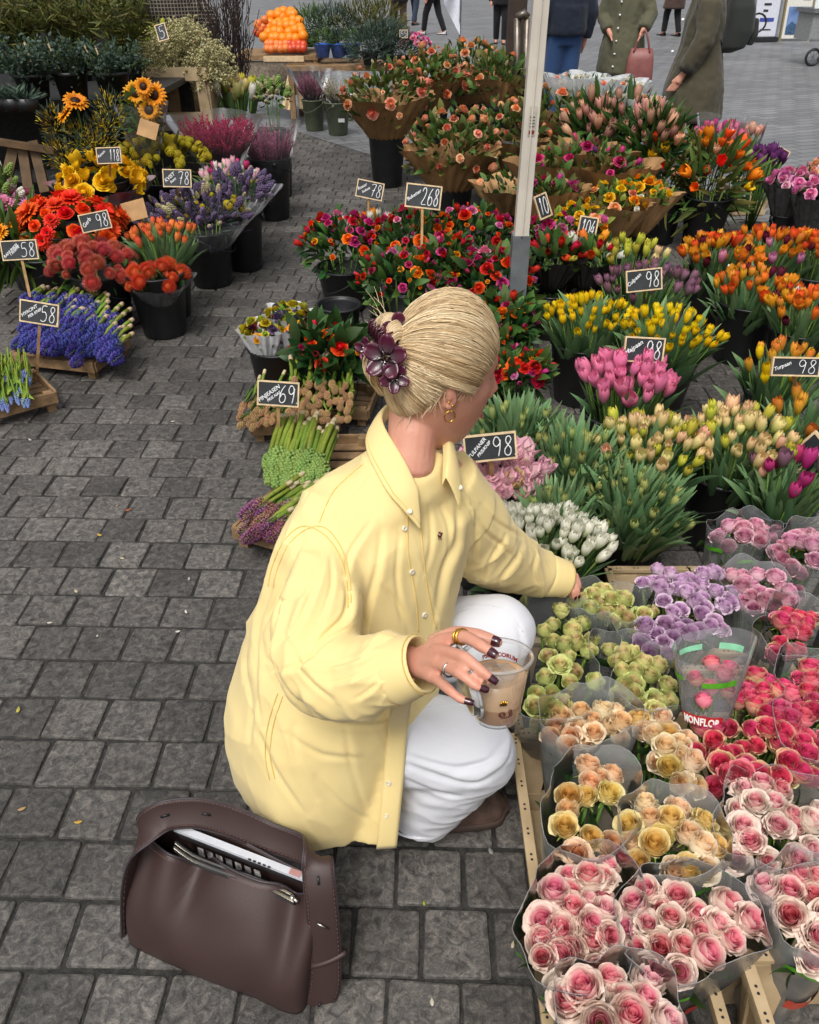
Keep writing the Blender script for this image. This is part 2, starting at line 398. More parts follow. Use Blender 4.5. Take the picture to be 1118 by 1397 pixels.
# ------------------------------------------------------------ flower and leaf shapes (unit size, z up)
def smooth01(x): x = max(0, min(1, x)); return x * x * (3 - 2 * x)
def rose_mb(seed, openness=1.0, guard=True):
    """cupped rose: spiral heart, overlapping petals with rolled lips, outer petals reflexed"""
    q = random.Random(seed); mb = MB(); lean = Vector((q.uniform(-.10, .10), q.uniform(-.10, .10), 0))
    def heart(u, v):
        a = u * math.pi * 5.2 + .3 * math.sin(u * 8 + seed); r = (.02 + .23 * u) * (.75 + .30 * v) + .016 * v * math.sin(2 * a + seed)
        return Vector((r * math.cos(a), r * math.sin(a), .55 + (.80 - .06 * u + .05 * math.sin(a * 1.3 + seed)) * v)) + lean * v
    mb.grid(heart, 60, 4, 0, lambda u, v: .02 + .10 * u + .16 * smooth01((v - .6) / .4))
    layers = [(3, .31, 1.38, .05, .12, 2.6), (3, .40, 1.40, .10, .22, 2.5), (3, .49, 1.38, .16, .33, 2.4), (4, .59, 1.32, .22, .46, 2.1), (4, .70, 1.22, .30, .62, 2.0), (5, .80, 1.06, .34, .80, 1.8)]
    if guard: layers.append((5, .86, .86, .44, 1.0, 1.6))
    rot = q.uniform(0, 6)
    for li, (n, rad, h, curl, tt, wid) in enumerate(layers):
        rot += q.uniform(.5, 1.0)
        for k in range(n):
            a0 = rot + k * 2 * math.pi / n + q.uniform(-.2, .2); hh = h * q.uniform(.93, 1.05); rr = rad * q.uniform(.94, 1.07); cu = curl * q.uniform(.35, 1.5) * openness
            w = wid * q.uniform(.9, 1.1); ph = q.uniform(0, 6); tip = q.uniform(.0, .12); sk = q.uniform(-.07, .07)
            def pet(u, v):
                s = 2 * u - 1
                ww = w * (.42 + .58 * math.sin(min(1, v * 1.25) * math.pi / 2)) * (1 - .40 * smooth01((v - .78) / .22))
                a = a0 + s * ww / 2
                r = rr * (.30 + .74 * math.sin(min(1., .12 + v * .95) * math.pi / 2) ** .9 - .10 * smooth01((v - .5) / .3) * (1 - li / 7))
                r += .045 * s * (1 if li % 2 else -1)
                e = smooth01((v - .80) / .20)
                r += cu * e * .50 * (.75 + .35 * abs(s)); z = hh * v - cu * .42 * e * e * (.6 + .7 * s * s) + tip * math.cos(s * 1.5) * e + sk * s * v - .06 * s * s * v
                r += .012 * math.sin(6 * s + ph) * v; z += .016 * math.sin(5 * s + ph * 2) * v
                return Vector((r * math.cos(a), r * math.sin(a), z + .02)) + lean * v
            mb.grid(pet, 7, 9, 0, lambda u, v: min(1, max(0, tt - .10 + .26 * smooth01((v - .80) / .20))))
    mb.lathe([(.02, -.25), (.16, -.22), (.26, -.05), (.24, .1)], 8, 1)
    for k in range(5):
        a0 = k * 1.257 + q.uniform(-.2, .2)
        mb.grid(lambda u, v: Vector(((.22 + .62 * v) * math.cos(a0 + (u-.5) * .5 * (1 - v)), (.22 + .62 * v) * math.sin(a0 + (u-.5) * .5 * (1 - v)), .02 - .15 * v * v)), 2, 3, 1)
    return mb
ROSE = [rose_mb(k, .22 + .10 * k, k % 3 == 2) for k in range(9)]
ROSE_TIGHT = [rose_mb(40 + k, .12 + .12 * k, k == 4) for k in range(6)]

def tulip_mb(seed, opn=.0, frill=0., slim=1.0, seg=4):
    q = random.Random(seed); mb = MB()
    for ring in (0, 1):
        for k in range(3):
            a0 = (k + .5 * ring) * 2.0944 + q.uniform(-.1, .1); ln = q.uniform(.93, 1.08); o_ = opn * q.uniform(.5, 1.5) + (0.05 if ring else 0)
            ph = q.uniform(0, 6)
            def pet(u, v):
                s = 2 * u - 1
                prof = (math.sin(math.pi * (.10 + .74 * v)) ** .75)
                r = .42 * slim * prof * (1.04 if ring else .96) + o_ * v * v
                w = 1.35 * (math.sin(math.pi * min(1, .12 + .82 * v)) ** .6) * (1 - .85 * smooth01((v - .72) / .28))
                a = a0 + s * w / 1.15
                fr = frill * v * (.10 * math.sin(9 * s + ph) + .05 * math.sin(23 * s + ph))
                rr = r * (1 - .06 * s * s) + fr
                return Vector((rr * math.cos(a), rr * math.sin(a), 1.35 * v * ln + fr * .8 - .02 * abs(s)))
            mb.grid(pet, seg, 6, 0, lambda u, v: v)
    mb.lathe([(.02, -.06), (.14, -.02), (.2, .06)], 6, 1)
    return mb
TULIP = [tulip_mb(k, .022 * k, 0, .86) for k in range(5)]
TULIP_OPEN = [tulip_mb(20 + k, .12 + .1 * k, .25) for k in range(4)]
PARROT = [tulip_mb(60 + k, .22 + .1 * k, 1.0, 1.0, 8) for k in range(4)]
BUD = [tulip_mb(80 + k, 0, 0, .72) for k in range(3)]

def leaf_mb(seed, ln=1.0, w=.16, bend=.5, fold=.25, nv=7, twist=.0):
    """lanceolate leaf growing along +z, bending to +x"""
    q = random.Random(seed); mb = MB(); b = bend * q.uniform(.6, 1.4); ph = q.uniform(0, 6)
    def f(u, v):
        s = 2 * u - 1; ww = w * math.sin(math.pi * (.13 + .87 * v) ** .8) ** .8
        if v > .999: ww = 0.002
        x = b * v * v * .55; z = ln * (v - .22 * b * v * v * v)
        tw = twist * v + .15 * math.sin(ph + 4 * v)
        off = Vector((math.sin(tw), math.cos(tw), 0)) * (s * ww)
        return Vector((x - fold * abs(s) * ww * 1.1 + fold * ww * .5, .03 * math.sin(3 * v + ph), z)) + off
    mb.grid(f, 2, nv, 0, lambda u, v: v); return mb
TLEAF = [leaf_mb(k, 1, .075 + .012 * (k % 3), .06 + .07 * k, .5, 7, .25 * (k - 3)) for k in range(7)]
def oval_leaf(seed, asp=.42, bend=.6):
    q = random.Random(seed); mb = MB(); b = bend * q.uniform(.5, 1.5)
    def f(u, v):
        s = 2 * u - 1; ww = asp * math.sin(math.pi * min(.999, .05 + .95 * v) ** .85) ** .9 * .5
        return Vector((b * v * v * .45 - .25 * abs(s) * ww, s * ww, v * (1 - .15 * b * v)))
    mb.grid(f, 2, 4, 0, lambda u, v: v); return mb
OLEAF = [oval_leaf(k, .38 + .08 * (k % 3)) for k in range(5)]
NEEDLE = [oval_leaf(30 + k, .12, .4) for k in range(3)]

def disc_flower(seed, n=18, layers=2, cup=.25, petal_w=.26, eye=.3):
    q = random.Random(seed); mb = MB()
    for l in range(layers):
        for k in range(n):
            a0 = (k + .5 * l) * 2 * math.pi / n + q.uniform(-.05, .05); ln = q.uniform(.88, 1.05) * (1 - .2 * l); dz = q.uniform(-.08, .08)
            def f(u, v):
                s = 2 * u - 1; w = petal_w * math.sin(math.pi * (.15 + .8 * v)) ** .7 * .5
                r = eye * .8 + (ln - eye * .8) * v
                z = cup * v * (1 + l) - .2 * v * v * v + dz * v + .1 * l
                p = Vector((r, s * w, z - .04 * abs(s)))
                return Matrix.Rotation(a0, 3, 'Z') @ p
            mb.grid(f, 2, 4, 0, lambda u, v: v)
    mb.ball((0, 0, .04), eye, 10, 5, 1, None, (1, 1, .5))
    return mb
SUNF = [disc_flower(k, 20, 2, .18, .24, .42) for k in range(2)]
GERB = [disc_flower(10 + k, 20, 3, .22, .24, .22) for k in range(2)]
def ruffle_mb(seed, layers=5, n=6):
    """ball of ruffled petals: ranunculus, carnation, marigold"""
    q = random.Random(seed); mb = MB()
    for l in range(layers):
        f_ = l / (layers - 1); el = .15 + 1.2 * (1 - f_)
        for k in range(n):
            a0 = k * 6.283 / n + l * .6 + q.uniform(-.2, .2); ph = q.uniform(0, 6)
            def f(u, v):
                s = 2 * u - 1; r = (.25 + .75 * v) * (.35 + .65 * f_) * (1 + .08 * math.sin(ph + 5 * s))
                a = a0 + s * .75
                return Vector((r * math.cos(a), r * math.sin(a), .15 + el * v * .62 - .12 * s * s + .06 * math.sin(6 * s + ph) * v))
            mb.grid(f, 4, 3, 0, lambda u, v: f_)
    mb.ball((0, 0, .42), .34, 7, 5, 0, .1); mb.lathe([(.03, -.2), (.3, -.05), (.4, .15)], 6, 1)
    return mb
RUFF = [ruffle_mb(k) for k in range(4)]
def pincushion(seed):
    q = random.Random(seed); mb = MB()
    mb.ball((0, 0, .15), .62, 10, 6, 0, .75)
    for k in range(150):
        z = 1 - 1.45 * (k + .5) / 150; a = k * 2.39996; s = math.sqrt(max(0, 1 - z * z)); d = Vector((s * math.cos(a), s * math.sin(a), z + .15)).normalized()
        p = Vector((0, 0, .15)); m_ = p + d * .8 + Vector((0, 0, .10)); e = p + d * q.uniform(.95, 1.1) + Vector((0, 0, .28 * s))
        mb.tube([p + d * .55, m_, e], [.035, .028, .02], 3, 0, True, [.6, .35, 0.])
    return mb
PIN = [pincushion(k) for k in range(2)]
def spike_mb(seed, rows=9, per=7, ln=1.0, fr=.16, star=True, taper=.35):
    """hyacinth-like spike along +z"""
    q = random.Random(seed); mb = MB(); mb.tube([(0, 0, -.2), (0, 0, ln)], .05, 5, 1)
    for j in range(rows):
        v = j / (rows - 1); rr = fr * (1.35 - taper * v) * (math.sin(math.pi * (.25 + .7 * v)) ** .4)
        for k in range(per):
            a = (k + .5 * (j % 2)) * 6.283 / per + q.uniform(-.2, .2)
            c = Vector((rr * math.cos(a), rr * math.sin(a), ln * (.05 + .93 * v) + q.uniform(-.02, .02)))
            d = Vector((math.cos(a), math.sin(a), .3)); M = TRS(c, look(d, q.uniform(0, 6)), fr * .62)
            if star:
                for m_ in range(5):
                    b = m_ * 1.2566
                    pts = [Vector((.12 * math.cos(b - .6), .12 * math.sin(b - .6), 0)), Vector((.95 * math.cos(b), .95 * math.sin(b), .30)), Vector((.12 * math.cos(b + .6), .12 * math.sin(b + .6), 0)), Vector((.55 * math.cos(b), .55 * math.sin(b), .42))]
                    mb.add([M @ p for p in pts], [(0, 1, 3), (1, 2, 3)], 0, [0, 1, 0, .5], q.random() * .3)
                mb.add([M @ Vector(p) for p in ((.2,0,-.7),(-.1,.17,-.7),(-.1,-.17,-.7),(.32,0,.2),(-.16,.28,.2),(-.16,-.28,.2))], [(0,1,4,3),(1,2,5,4),(2,0,3,5)], 0, 0)
            else:
                mb.ball((0, 0, 0), .85, 5, 3, 0, None, (1, 1, 1), M)
    return mb
HYA = [spike_mb(k, 6, 8, .66, .25) for k in range(3)]
MUSC = [spike_mb(20 + k, 8, 6, 1.0, .15, False, .9) for k in range(2)]
GRBUD = [spike_mb(30 + k, 7, 7, 1.0, .22, False, .6) for k in range(2)]
def cone_bud(seed):
    q = random.Random(seed); mb = MB()
    mb.ball((0, 0, .4), .36, 8, 6, 0, .2, (1, 1, 1.35))
    for k in range(60):
        z = 1 - 1.9 * (k + .5) / 60; a = k * 2.39996; s = math.sqrt(max(0, 1 - z * z))
        mb.ball((.36 * s * math.cos(a), .36 * s * math.sin(a), .4 + .5 * z), .085, 4, 3, 0, .6 + .4 * q.random())
    return mb
def bumpy_ball(seed):
    q = random.Random(seed); mb = MB(); mb.ball((0, 0, 0), .9, 10, 7, 0, .2)
    for k in range(70):
        z = 1 - 2 * (k + .5) / 70; a = k * 2.39996; s = math.sqrt(max(0, 1 - z * z)); mb.ball((.88 * s * math.cos(a), .88 * s * math.sin(a), .88 * z), .16, 4, 3, 0, .5 + .5 * q.random())
    return mb
CRASP = [bumpy_ball(k) for k in range(2)]
CONE = [cone_bud(k) for k in range(2)]

_mc = {}
def me_of(mbs, i, mats, key):
    k = (key, id(mbs[i]), tuple(m.name for m in mats))
    if k not in _mc: _mc[k] = mbs[i].mesh(key, mats)
    return _mc[k]

# ------------------------------------------------------------ plant colours (linear)
def PM(name, ci, co, **kw): return petal(name, hexc(ci), hexc(co), **kw)
M_STEM = PM('stem_green', '#4a6b2a', '#6f8c3c', val=.3)
M_LEAF_T = PM('tulip_leaf', '#4a6c40', '#80a270', hue=.025, val=.3, trans=.22, rough=.42)
M_LEAF_D = PM('dark_leaf', '#223f1c', '#3c5e2e', hue=.03, val=.4, trans=.2, rough=.42)
M_LEAF_M = PM('mid_leaf', '#3c5a24', '#5d7d38', hue=.03, val=.4, trans=.25)
M_LEAF_Y = PM('lime_leaf', '#6d8a2a', '#9fb44a', hue=.03, val=.3, trans=.3)
M_LEAF_G = PM('grey_leaf', '#33433a', '#566a5a', hue=.03, val=.35, trans=.2)
M_LEAF_O = PM('olive_leaf', '#4c4f22', '#75753a', hue=.04, val=.4, trans=.2)
T = {}
def pm(k, ci, co, **kw): T[k] = PM('petal_' + k, ci, co, **kw)
pm('rose_pink', '#ee4c80', '#fde7d8', hue=.012, val=.06, trans=.32, p0=.0, p1=.58)
pm('rose_pale', '#f2789a', '#fceadc', hue=.012, val=.06, trans=.32, p0=.0, p1=.42)
pm('rose_peach', '#f7bd80', '#fce4c2', hue=.012, val=.06, trans=.32, p1=.7)
pm('rose_yellow', '#f2c860', '#faeaae', hue=.012, val=.06, trans=.32, p1=.8)
pm('rose_cream', '#f8cd98', '#fcedd0', hue=.012, val=.06, trans=.32, p1=.7)
pm('rose_green', '#f4d8a8', '#dde094', hue=.02, val=.08, trans=.32, p0=.0, p1=.5)
pm('rose_hot', '#e83e74', '#f79aa8', hue=.012, val=.1, trans=.28, p0=.0, p1=.8)
pm('rose_hotg', '#ec5280', '#e6daa2', hue=.012, val=.1, trans=.28, p0=.42, p1=1.)
pm('rose_lilac', '#cd9cc8', '#ecd4e6', hue=.012, val=.08, trans=.3, p1=.8)
pm('rose_mauve', '#dc8aac', '#f7d0d8', hue=.015, val=.1, trans=.3, p1=.8)
pm('tul_white', '#b3c47e', '#eeecda', hue=.01, val=.08, p0=0, p1=.7)
pm('tul_green', '#7f9a58', '#b9bf72', hue=.03, val=.2)
pm('tul_cream', '#b9c45c', '#f2d79a', hue=.03, val=.10, p1=.8)
pm('tul_yellow', '#b9a41c', '#f4cf14', hue=.012, val=.15, p0=0, p1=.4)
pm('tul_pink', '#f0c6d0', '#f288ae', hue=.012, val=.15, p0=0, p1=.45)
pm('tul_parrot', '#fbeee6', '#f9bccc', hue=.012, val=.08, trans=.35)
pm('tul_mauve', '#7c6f66', '#9a6680', hue=.03, val=.25)
pm('tul_orange', '#e08a1c', '#f28a2a', hue=.035, val=.25)
pm('tul_oryel', '#d9ae30', '#ee9a3c', hue=.02, val=.15)
pm('tul_dark', '#4b1626', '#6d1c30', hue=.02, val=.3)
pm('tul_purple', '#5b2a5e', '#7d3d7c', hue=.02, val=.25)
pm('tul_peach', '#f0a680', '#f6c4a4', hue=.02, val=.15)
pm('tul_red', '#c3161c', '#e0222c', hue=.01, val=.2)
pm('tul_lime', '#a7b33a', '#d9cf4e', hue=.02, val=.15)
pm('tul_orangered', '#8a9a44', '#f07a44', hue=.015, val=.15, p0=0, p1=.6)
pm('red', '#b00f18', '#e0262e', hue=.012, val=.25)
pm('orange', '#e2500c', '#f77a1c', hue=.02, val=.2)
pm('magenta', '#b01a5c', '#dc4a8c', hue=.02, val=.25)
pm('pinkm', '#d86a9c', '#eaa0c0', hue=.02, val=.2)
pm('amber', '#e08a0c', '#f6ac1e', hue=.015, val=.15)
pm('gold', '#e2ac0c', '#f8cc22', hue=.012, val=.12)
pm('peachr', '#e8895a', '#f3b48e', hue=.02, val=.2)
pm('coral', '#f03a10', '#fb5a26', hue=.012, val=.15)
pm('white', '#e6e2d2', '#f5f2e6', hue=.01, val=.08)
pm('sun', '#e58a0c', '#f5ae1c', hue=.012, val=.12)
pm('mimosa', '#b9a01c', '#e0c636', hue=.02, val=.2)
pm('crasp', '#a89618', '#d2be2e', hue=.015, val=.2)
pm('gyps', '#9c8f62', '#d8cca0', hue=.02, val=.2)
pm('pin', '#da6e60', '#cc362e', hue=.012, val=.2)
pm('pin2', '#d8481e', '#ee7a3a', hue=.012, val=.2)
pm('hya_blue', '#3f3ca0', '#6d6cc8', hue=.02, val=.3)
pm('hya_mix', '#8a5470', '#d0808c', hue=.16, val=.3)
pm('musc', '#6078b8', '#93a9dc', hue=.02, val=.2)
pm('grbud', '#66893a', '#98b462', hue=.015, val=.2)
pm('conebud', '#7a5a34', '#d0a878', hue=.015, val=.2)
pm('astilbe', '#961644', '#c02c60', hue=.015, val=.3)
pm('heather', '#8a3a5c', '#b8708c', hue=.02, val=.3)
pm('statice', '#4c3c5c', '#7a688a', hue=.02, val=.3)
pm('lilybud', '#a9705a', '#d6a08c', hue=.02, val=.2)
M_EYE = PM('flower_eye', '#2a1608', '#3c2410', val=.2)
M_EYE_Y = PM('flower_eye_gold', '#7a5a10', '#d0a82a', val=.2)
M_BULB = PM('stem_end', '#cdb58c', '#e4d4b0', val=.15)
# ------------------------------------------------------------ containers, bunches, signs
M_BLACK = plain('black_plastic', (.013, .014, .016), .42, .2, 14, .08, spec=.5)
M_OLIVE = plain('olive_plastic', hexc('#59604a'), .5, .15, 14, .05)
M_TAN = plain('tan_crate_plastic', hexc('#c2ab88'), .5, .10, 9, .06, dark=hexc('#a08a68'))
M_WOOD = plain('tray_wood', hexc('#8f7250'), .75, .22, 18, .3)
M_WOOD_P = plain('sign_wood', hexc('#d8be96'), .65, .12, 25, .1)
M_STICK = plain('stick_wood', hexc('#b08a5c'), .7, .15, 25, .1)
M_KRAFT = plain('kraft_paper', hexc('#9a7448'), .75, .14, 12, .35, bscale=22)
M_KRAFT_L = plain('kraft_paper_light', hexc('#b08a5c'), .75, .14, 12, .35, bscale=22)
M_WPAPER = plain('white_paper', hexc('#d2d3d6'), .6, .08, 12, .3, bscale=25)
M_BOARD = plain('chalk_board', (.020, .024, .028), .55, .25, 18, .1)
M_CHALK = plain('chalk_white', (.78, .79, .8), .8, .08, 60)
M_FILM = film('clear_film', (.90, .94, .95), .17, .22)
M_FILM_M = film('milky_film', (.86, .91, .93), .27, .28)
M_FILM_C = film('crisp_film', (.7, .72, .74), .08, .32)
M_FILM_E = film('film_edge', (.8, .84, .85), .45, .3)
M_GREENPRINT = plain('green_print', hexc('#4f9a22'), .4, .15, 40)
M_REDPRINT = plain('red_print', hexc('#b3201c'), .4, .1, 40)
M_WPRINT = plain('white_print', (.8, .8, .78), .5, .05, 40)

_bk = {}
def bucket_mesh(h, r, seg, mat):
    k = (round(h, 2), round(r, 3), seg, mat.name)
    if k in _bk: return _bk[k]
    rb = r * .74
    a = MB(); a.lathe([(0, .001), (rb - .004, .001), (rb, .006), (rb + (r - rb) * .93, h * .93), (r, h * .935), (r, h - .004), (r - .004, h - .004), (r - .008, h * .93), (rb - .004, .02), (0, .02)], seg)
    b = MB(); b.lathe([(r - .003, h - .012), (r + .006, h - .012), (r + .008, h - .004), (r + .005, h), (r - .004, h), (r - .006, h - .006)], seg)
    _bk[k] = (a.mesh('body', mat), b.mesh('rim', mat)); return _bk[k]
def bucket(p, h, r, label, mat=None, seg=28, group='flower buckets on the paving', handle=True):
    mat = mat or M_BLACK
    t = thing('bucket', label, 'bucket', p, group, U(0, 6.28))
    ma, mb_ = bucket_mesh(h, r, seg, mat); obj('body', ma, t); obj('rim', mb_, t)
    if handle:
        k = ('h', round(r, 3), round(h, 2), mat.name)
        if k not in _bk:
            m = MB(); pts = [Vector(((r + .012) * math.cos(x), (r + .012) * math.sin(x), h - .02 - .10 * math.sin(x))) for x in [math.pi * i / 14 for i in range(15)]]
            m.tube(pts, .0025, 5); m.box((r, -.012, h - .05), (r + .014, .012, h - .012)); m.box((-r - .014, -.012, h - .05), (-r, .012, h - .012))
            _bk[k] = m.mesh('handle', mat)
        obj('handle', _bk[k], t)
    return t
def bpos(px, py, r):            # bucket whose front bottom edge is seen at px, py
    p = at_z(px, py, 0); rb = r * .74; d = Vector((p.x, p.y, 0)).normalized(); return p + d * rb

def leaf_cloud(mb, c, Rx, Ry, H, n, leafs, size, mi=0, inner=.35, up=.5, zlo=-.6):
    for i in range(n):
        th = U(0, 6.283); z = U(zlo, 1); s = math.sqrt(max(0, 1 - min(1, z * z))); k = U(inner, 1.0) ** .6
        p = Vector((c.x + Rx * s * math.cos(th) * k, c.y + Ry * s * math.sin(th) * k, c.z + H * z * k))
        d = Vector((math.cos(th) * s / max(Rx, .01) * Rx, math.sin(th) * s, z + up)) + Vector((U(-.6, .6), U(-.6, .6), U(-.5, .5)))
        mb.addmb(rnd.choice(leafs), TRS(p, look(d, U(0, 6.28)), size * U(.65, 1.3)), mi, rnd.random())

def pick(ws):
    x = U(0, sum(w for *_, w in ws))
    for w in ws:
        x -= w[-1]
        if x <= 0: return w
    return ws[-1]

def tulip_bunch(name, label, cat, head, foot, Rx, Ry, n, kinds, size, leaf=None, nleaf=None, lsize=.22, leaf_obj=False, drop=.35, group=None, bloom='tulip', wrap=None, jit=.5, spread=1.0, lw=1.0, stem_part=True, leaf_r=1.0, leaf_z=0.):
    """upright fan of long-stemmed flowers; head = centre of the flower heads, foot = where stems meet"""
    leaf = leaf or M_LEAF_T
    t = thing(name, label, cat, foot, group)
    base = Vector(foot); st = MB(); heads = []
    ax = (head - base)
    for i in range(n):
        rho = math.sqrt((i + .5) / n); a = i * 2.39996 + U(-.15, .15)
        off = Vector((rho * Rx * math.cos(a) + U(-1, 1) * size * jit * .5, rho * Ry * math.sin(a) + U(-1, 1) * size * jit * .5, -drop * max(Rx, Ry) * rho * rho + U(-1, 1) * size * jit))
        hp = head + off; b = base + Vector((off.x, off.y, 0)) * .22
        d = (hp - b); d = Vector((d.x * spread, d.y * spread, d.z)).normalized(); heads.append((hp, d, b, rho))
        md, kind, _ = pick(kinds)
        kk = size * U(.80, 1.15); dj = (d + Vector((U(-.2, .2), U(-.2, .2), 0))).normalized()
        M = TRS(hp - base, look(dj, U(0, 6.28)), (kk * U(.88, 1.12), kk * U(.88, 1.12), kk * U(.85, 1.15)))
        o = obj(bloom, me_of(md, rnd.randrange(len(md)), [kind, M_STEM], bloom), t, M)
        st.tube([b - base, (b + hp) / 2 - base + Vector((U(-1, 1), U(-1, 1), 0)) * .006, hp - base], max(.0022, size * .07), 4)
    stuff(st.build('stems', M_STEM, t))
    nleaf = n * 2 if nleaf is None else nleaf; lm = MB()
    for i in range(nleaf):
        rho = math.sqrt(U(.02, 1.0)) * leaf_r; a = U(0, 6.283)
        hp = head + Vector((rho * Rx * math.cos(a), rho * Ry * math.sin(a), -drop * max(Rx, Ry) * rho * rho + leaf_z))
        b = base + Vector((hp.x - head.x, hp.y - head.y, 0)) * .3
        d = (hp - b).normalized(); ln = lsize * U(.7, 1.2)
        p = hp - d * ln * U(.72, 1.12)
        dd = (d + Vector((math.cos(a), math.sin(a), 0)) * U(-.12, .16) + Vector((U(-.13, .13), U(-.13, .13), 0))).normalized()
        rot = look(dd); xw = rot @ Vector((1, 0, 0)); 
        ang = math.atan2(math.sin(a), math.cos(a)) - math.atan2(xw.y, xw.x)
        M = TRS(p - base, look(dd, ang + U(-.7, .7)), (ln, ln * lw, ln)); k = rnd.randrange(7)
        if leaf_obj and i < leaf_obj: obj('leaf', me_of(TLEAF, k, [leaf], 'tulip_leaf'), t, M)
        else: lm.addmb(TLEAF[k], M, 0, rnd.random())
    if lm.v: stuff(lm.build('foliage', leaf, t))
    if wrap: wrap(t, head, base)
    return t

def cone_wrap(t, name, mat, c0, r0, c1, r1x, r1y, corners=0, seed=0, wav=.06, seg=40, nv=8, peak=.0, local=None):
    """a flared paper or film cuff from ring (c0,r0) up to ring (c1,r1)"""
    q = random.Random(seed); ph = [q.uniform(0, 6.28) for _ in range(6)]; mb = MB()
    c0 = c0 - local; c1 = c1 - local
    def f(u, v):
        a = u * 2 * math.pi
        w = 1 + wav * v * (math.sin(3 * a + ph[0]) + .7 * math.sin(5 * a + ph[1])) + wav * 1.1 * v * (1 - abs(math.sin(5.5 * a + ph[2] + 1.2 * v)) * 2) * .5 + wav * .5 * (1 - 2 * abs(math.sin(11 * a + ph[3] - 2 * v)))
        rx = (r0 + (r1x - r0) * v ** .8) * w; ry = (r0 + (r1y - r0) * v ** .8) * w
        pk = peak * v * abs(math.sin(corners * a / 2 + ph[4])) if corners else 0
        p = c0.lerp(c1, v)
        return Vector((p.x + rx * math.cos(a) * (1 + pk), p.y + ry * math.sin(a) * (1 + pk), p.z + pk * .5 * max(r1x, r1y) + .02 * wav * math.sin(4 * a + ph[5]) * v))
    mb.grid(f, seg, nv, closed=True)
    return mb.build(name, mat, t)

def bouquet(name, label, cat, c, Rr, H, blooms, n, leafs=None, leaf_mats=None, nleaf=150, lsize=.06, wrap=None, foot=None, group=None, bsize=.03, zmin=.05, wrap_h=.16, wr=1.12, seed=0, wrap_mat=None, up=.35, bname='bloom', lz=-.5, tilt=None, wrap_up=.02):
    """round bouquet: c = centre of the dome base"""
    foot = foot or Vector((c.x, c.y, max(0, c.z - .25)))
    t = thing(name, label, cat, foot, group)
    for i in range(n):
        z = zmin + (1 - zmin) * (1 - (i + .5) / n) ; a = i * 2.39996 + U(-.3, .3); s = math.sqrt(max(0, 1 - z * z))
        d = Vector((s * math.cos(a), s * math.sin(a), z))
        p = Vector((c.x + d.x * Rr, c.y + d.y * Rr, c.z + d.z * H + U(-.01, .015)))
        md, mats, sz, _ = pick(blooms); sz = sz * U(.62, 1.3)
        dd = Vector((d.x * 1.1, d.y * 1.1, d.z + up)) + Vector((U(-.25, .25), U(-.25, .25), 0))
        if tilt: dd += tilt
        M = TRS(p - foot, look(dd, U(0, 6.28)), sz)
        obj(bname, me_of(md, rnd.randrange(len(md)), mats, bname), t, M)
    leafs = leafs or OLEAF; leaf_mats = leaf_mats or [M_LEAF_M, M_LEAF_D]
    lm = MB()
    k = len(leaf_mats)
    for mi in range(k): leaf_cloud(lm, c - foot, Rr * 1.02, Rr * 1.02, H * 1.0, nleaf // k, leafs if not isinstance(leafs[0], list) else leafs[mi], lsize, mi, .3, .4, lz)
    stuff(lm.build('foliage', leaf_mats, t))
    sm = MB()
    for i in range(7):
        a = i * .9; sm.tube([Vector((.02 * math.cos(a), .02 * math.sin(a), 0)), c - foot + Vector((Rr * .4 * math.cos(a), Rr * .4 * math.sin(a), 0))], .004, 4)
    stuff(sm.build('stems', M_STEM, t))
    if wrap_mat: cone_wrap(t, 'paper_wrap', wrap_mat, Vector((c.x, c.y, c.z - max(wrap_h, Rr * .8))), Rr * .36, Vector((c.x, c.y, c.z + Rr * wrap_up)), Rr * wr, Rr * wr, 5, seed, .09, 80, 12, .30, foot)
    return t

# ------------------------------------------------------------ price signs
def text_mesh(body, size, extrude=.0005, offset=0., shear=0., align='CENTER'):
    cu = bpy.data.curves.new('lettering', 'FONT'); cu.body = body; cu.size = size; cu.extrude = extrude; cu.offset = offset; cu.shear = shear; cu.align_x = align; cu.resolution_u = 2
    o = bpy.data.objects.new('lettering', cu); C.objects.link(o)
    dg = bpy.context.evaluated_depsgraph_get(); dg.update()
    me = bpy.data.meshes.new_from_object(o.evaluated_get(dg)); bpy.data.objects.remove(o); return me
STROKES = {
 '0': [[(.5,1),(.2,.85),(.1,.5),(.2,.15),(.5,0),(.8,.15),(.9,.5),(.8,.85),(.5,1)]],
 '1': [[(.35,.75),(.6,1),(.5,0)]],
 '2': [[(.1,.8),(.3,1),(.65,.98),(.75,.75),(.5,.4),(.1,.05),(.9,.03)]],
 '5': [[(.85,1),(.3,.98),(.25,.6),(.6,.62),(.85,.4),(.75,.1),(.4,0),(.1,.08)]],
 '6': [[(.75,1),(.4,.75),(.15,.35),(.2,.08),(.5,0),(.8,.12),(.85,.35),(.65,.5),(.4,.48),(.2,.3)]],
 '7': [[(.1,.9),(.3,1),(.85,.97),(.6,.5),(.45,0)], [(.3,.5),(.8,.52)]],
 '8': [[(.8,.85),(.6,1),(.35,.95),(.28,.75),(.5,.55),(.78,.35),(.75,.1),(.5,0),(.22,.1),(.2,.33),(.5,.55),(.72,.72),(.8,.85)]],
 '9': [[(.8,.75),(.65,.95),(.35,1),(.15,.78),(.25,.58),(.5,.52),(.75,.65),(.82,.85),(.78,.4),(.65,0)]],
 '.': [[(.1,.0),(.16,.05)]], ',': [[(.15,.06),(.08,-.1)]], '-': [[(.2,.45),(.7,.47)]], '4': [[(.6,1),(.15,.35),(.9,.37)], [(.7,.65),(.6,0)]]}
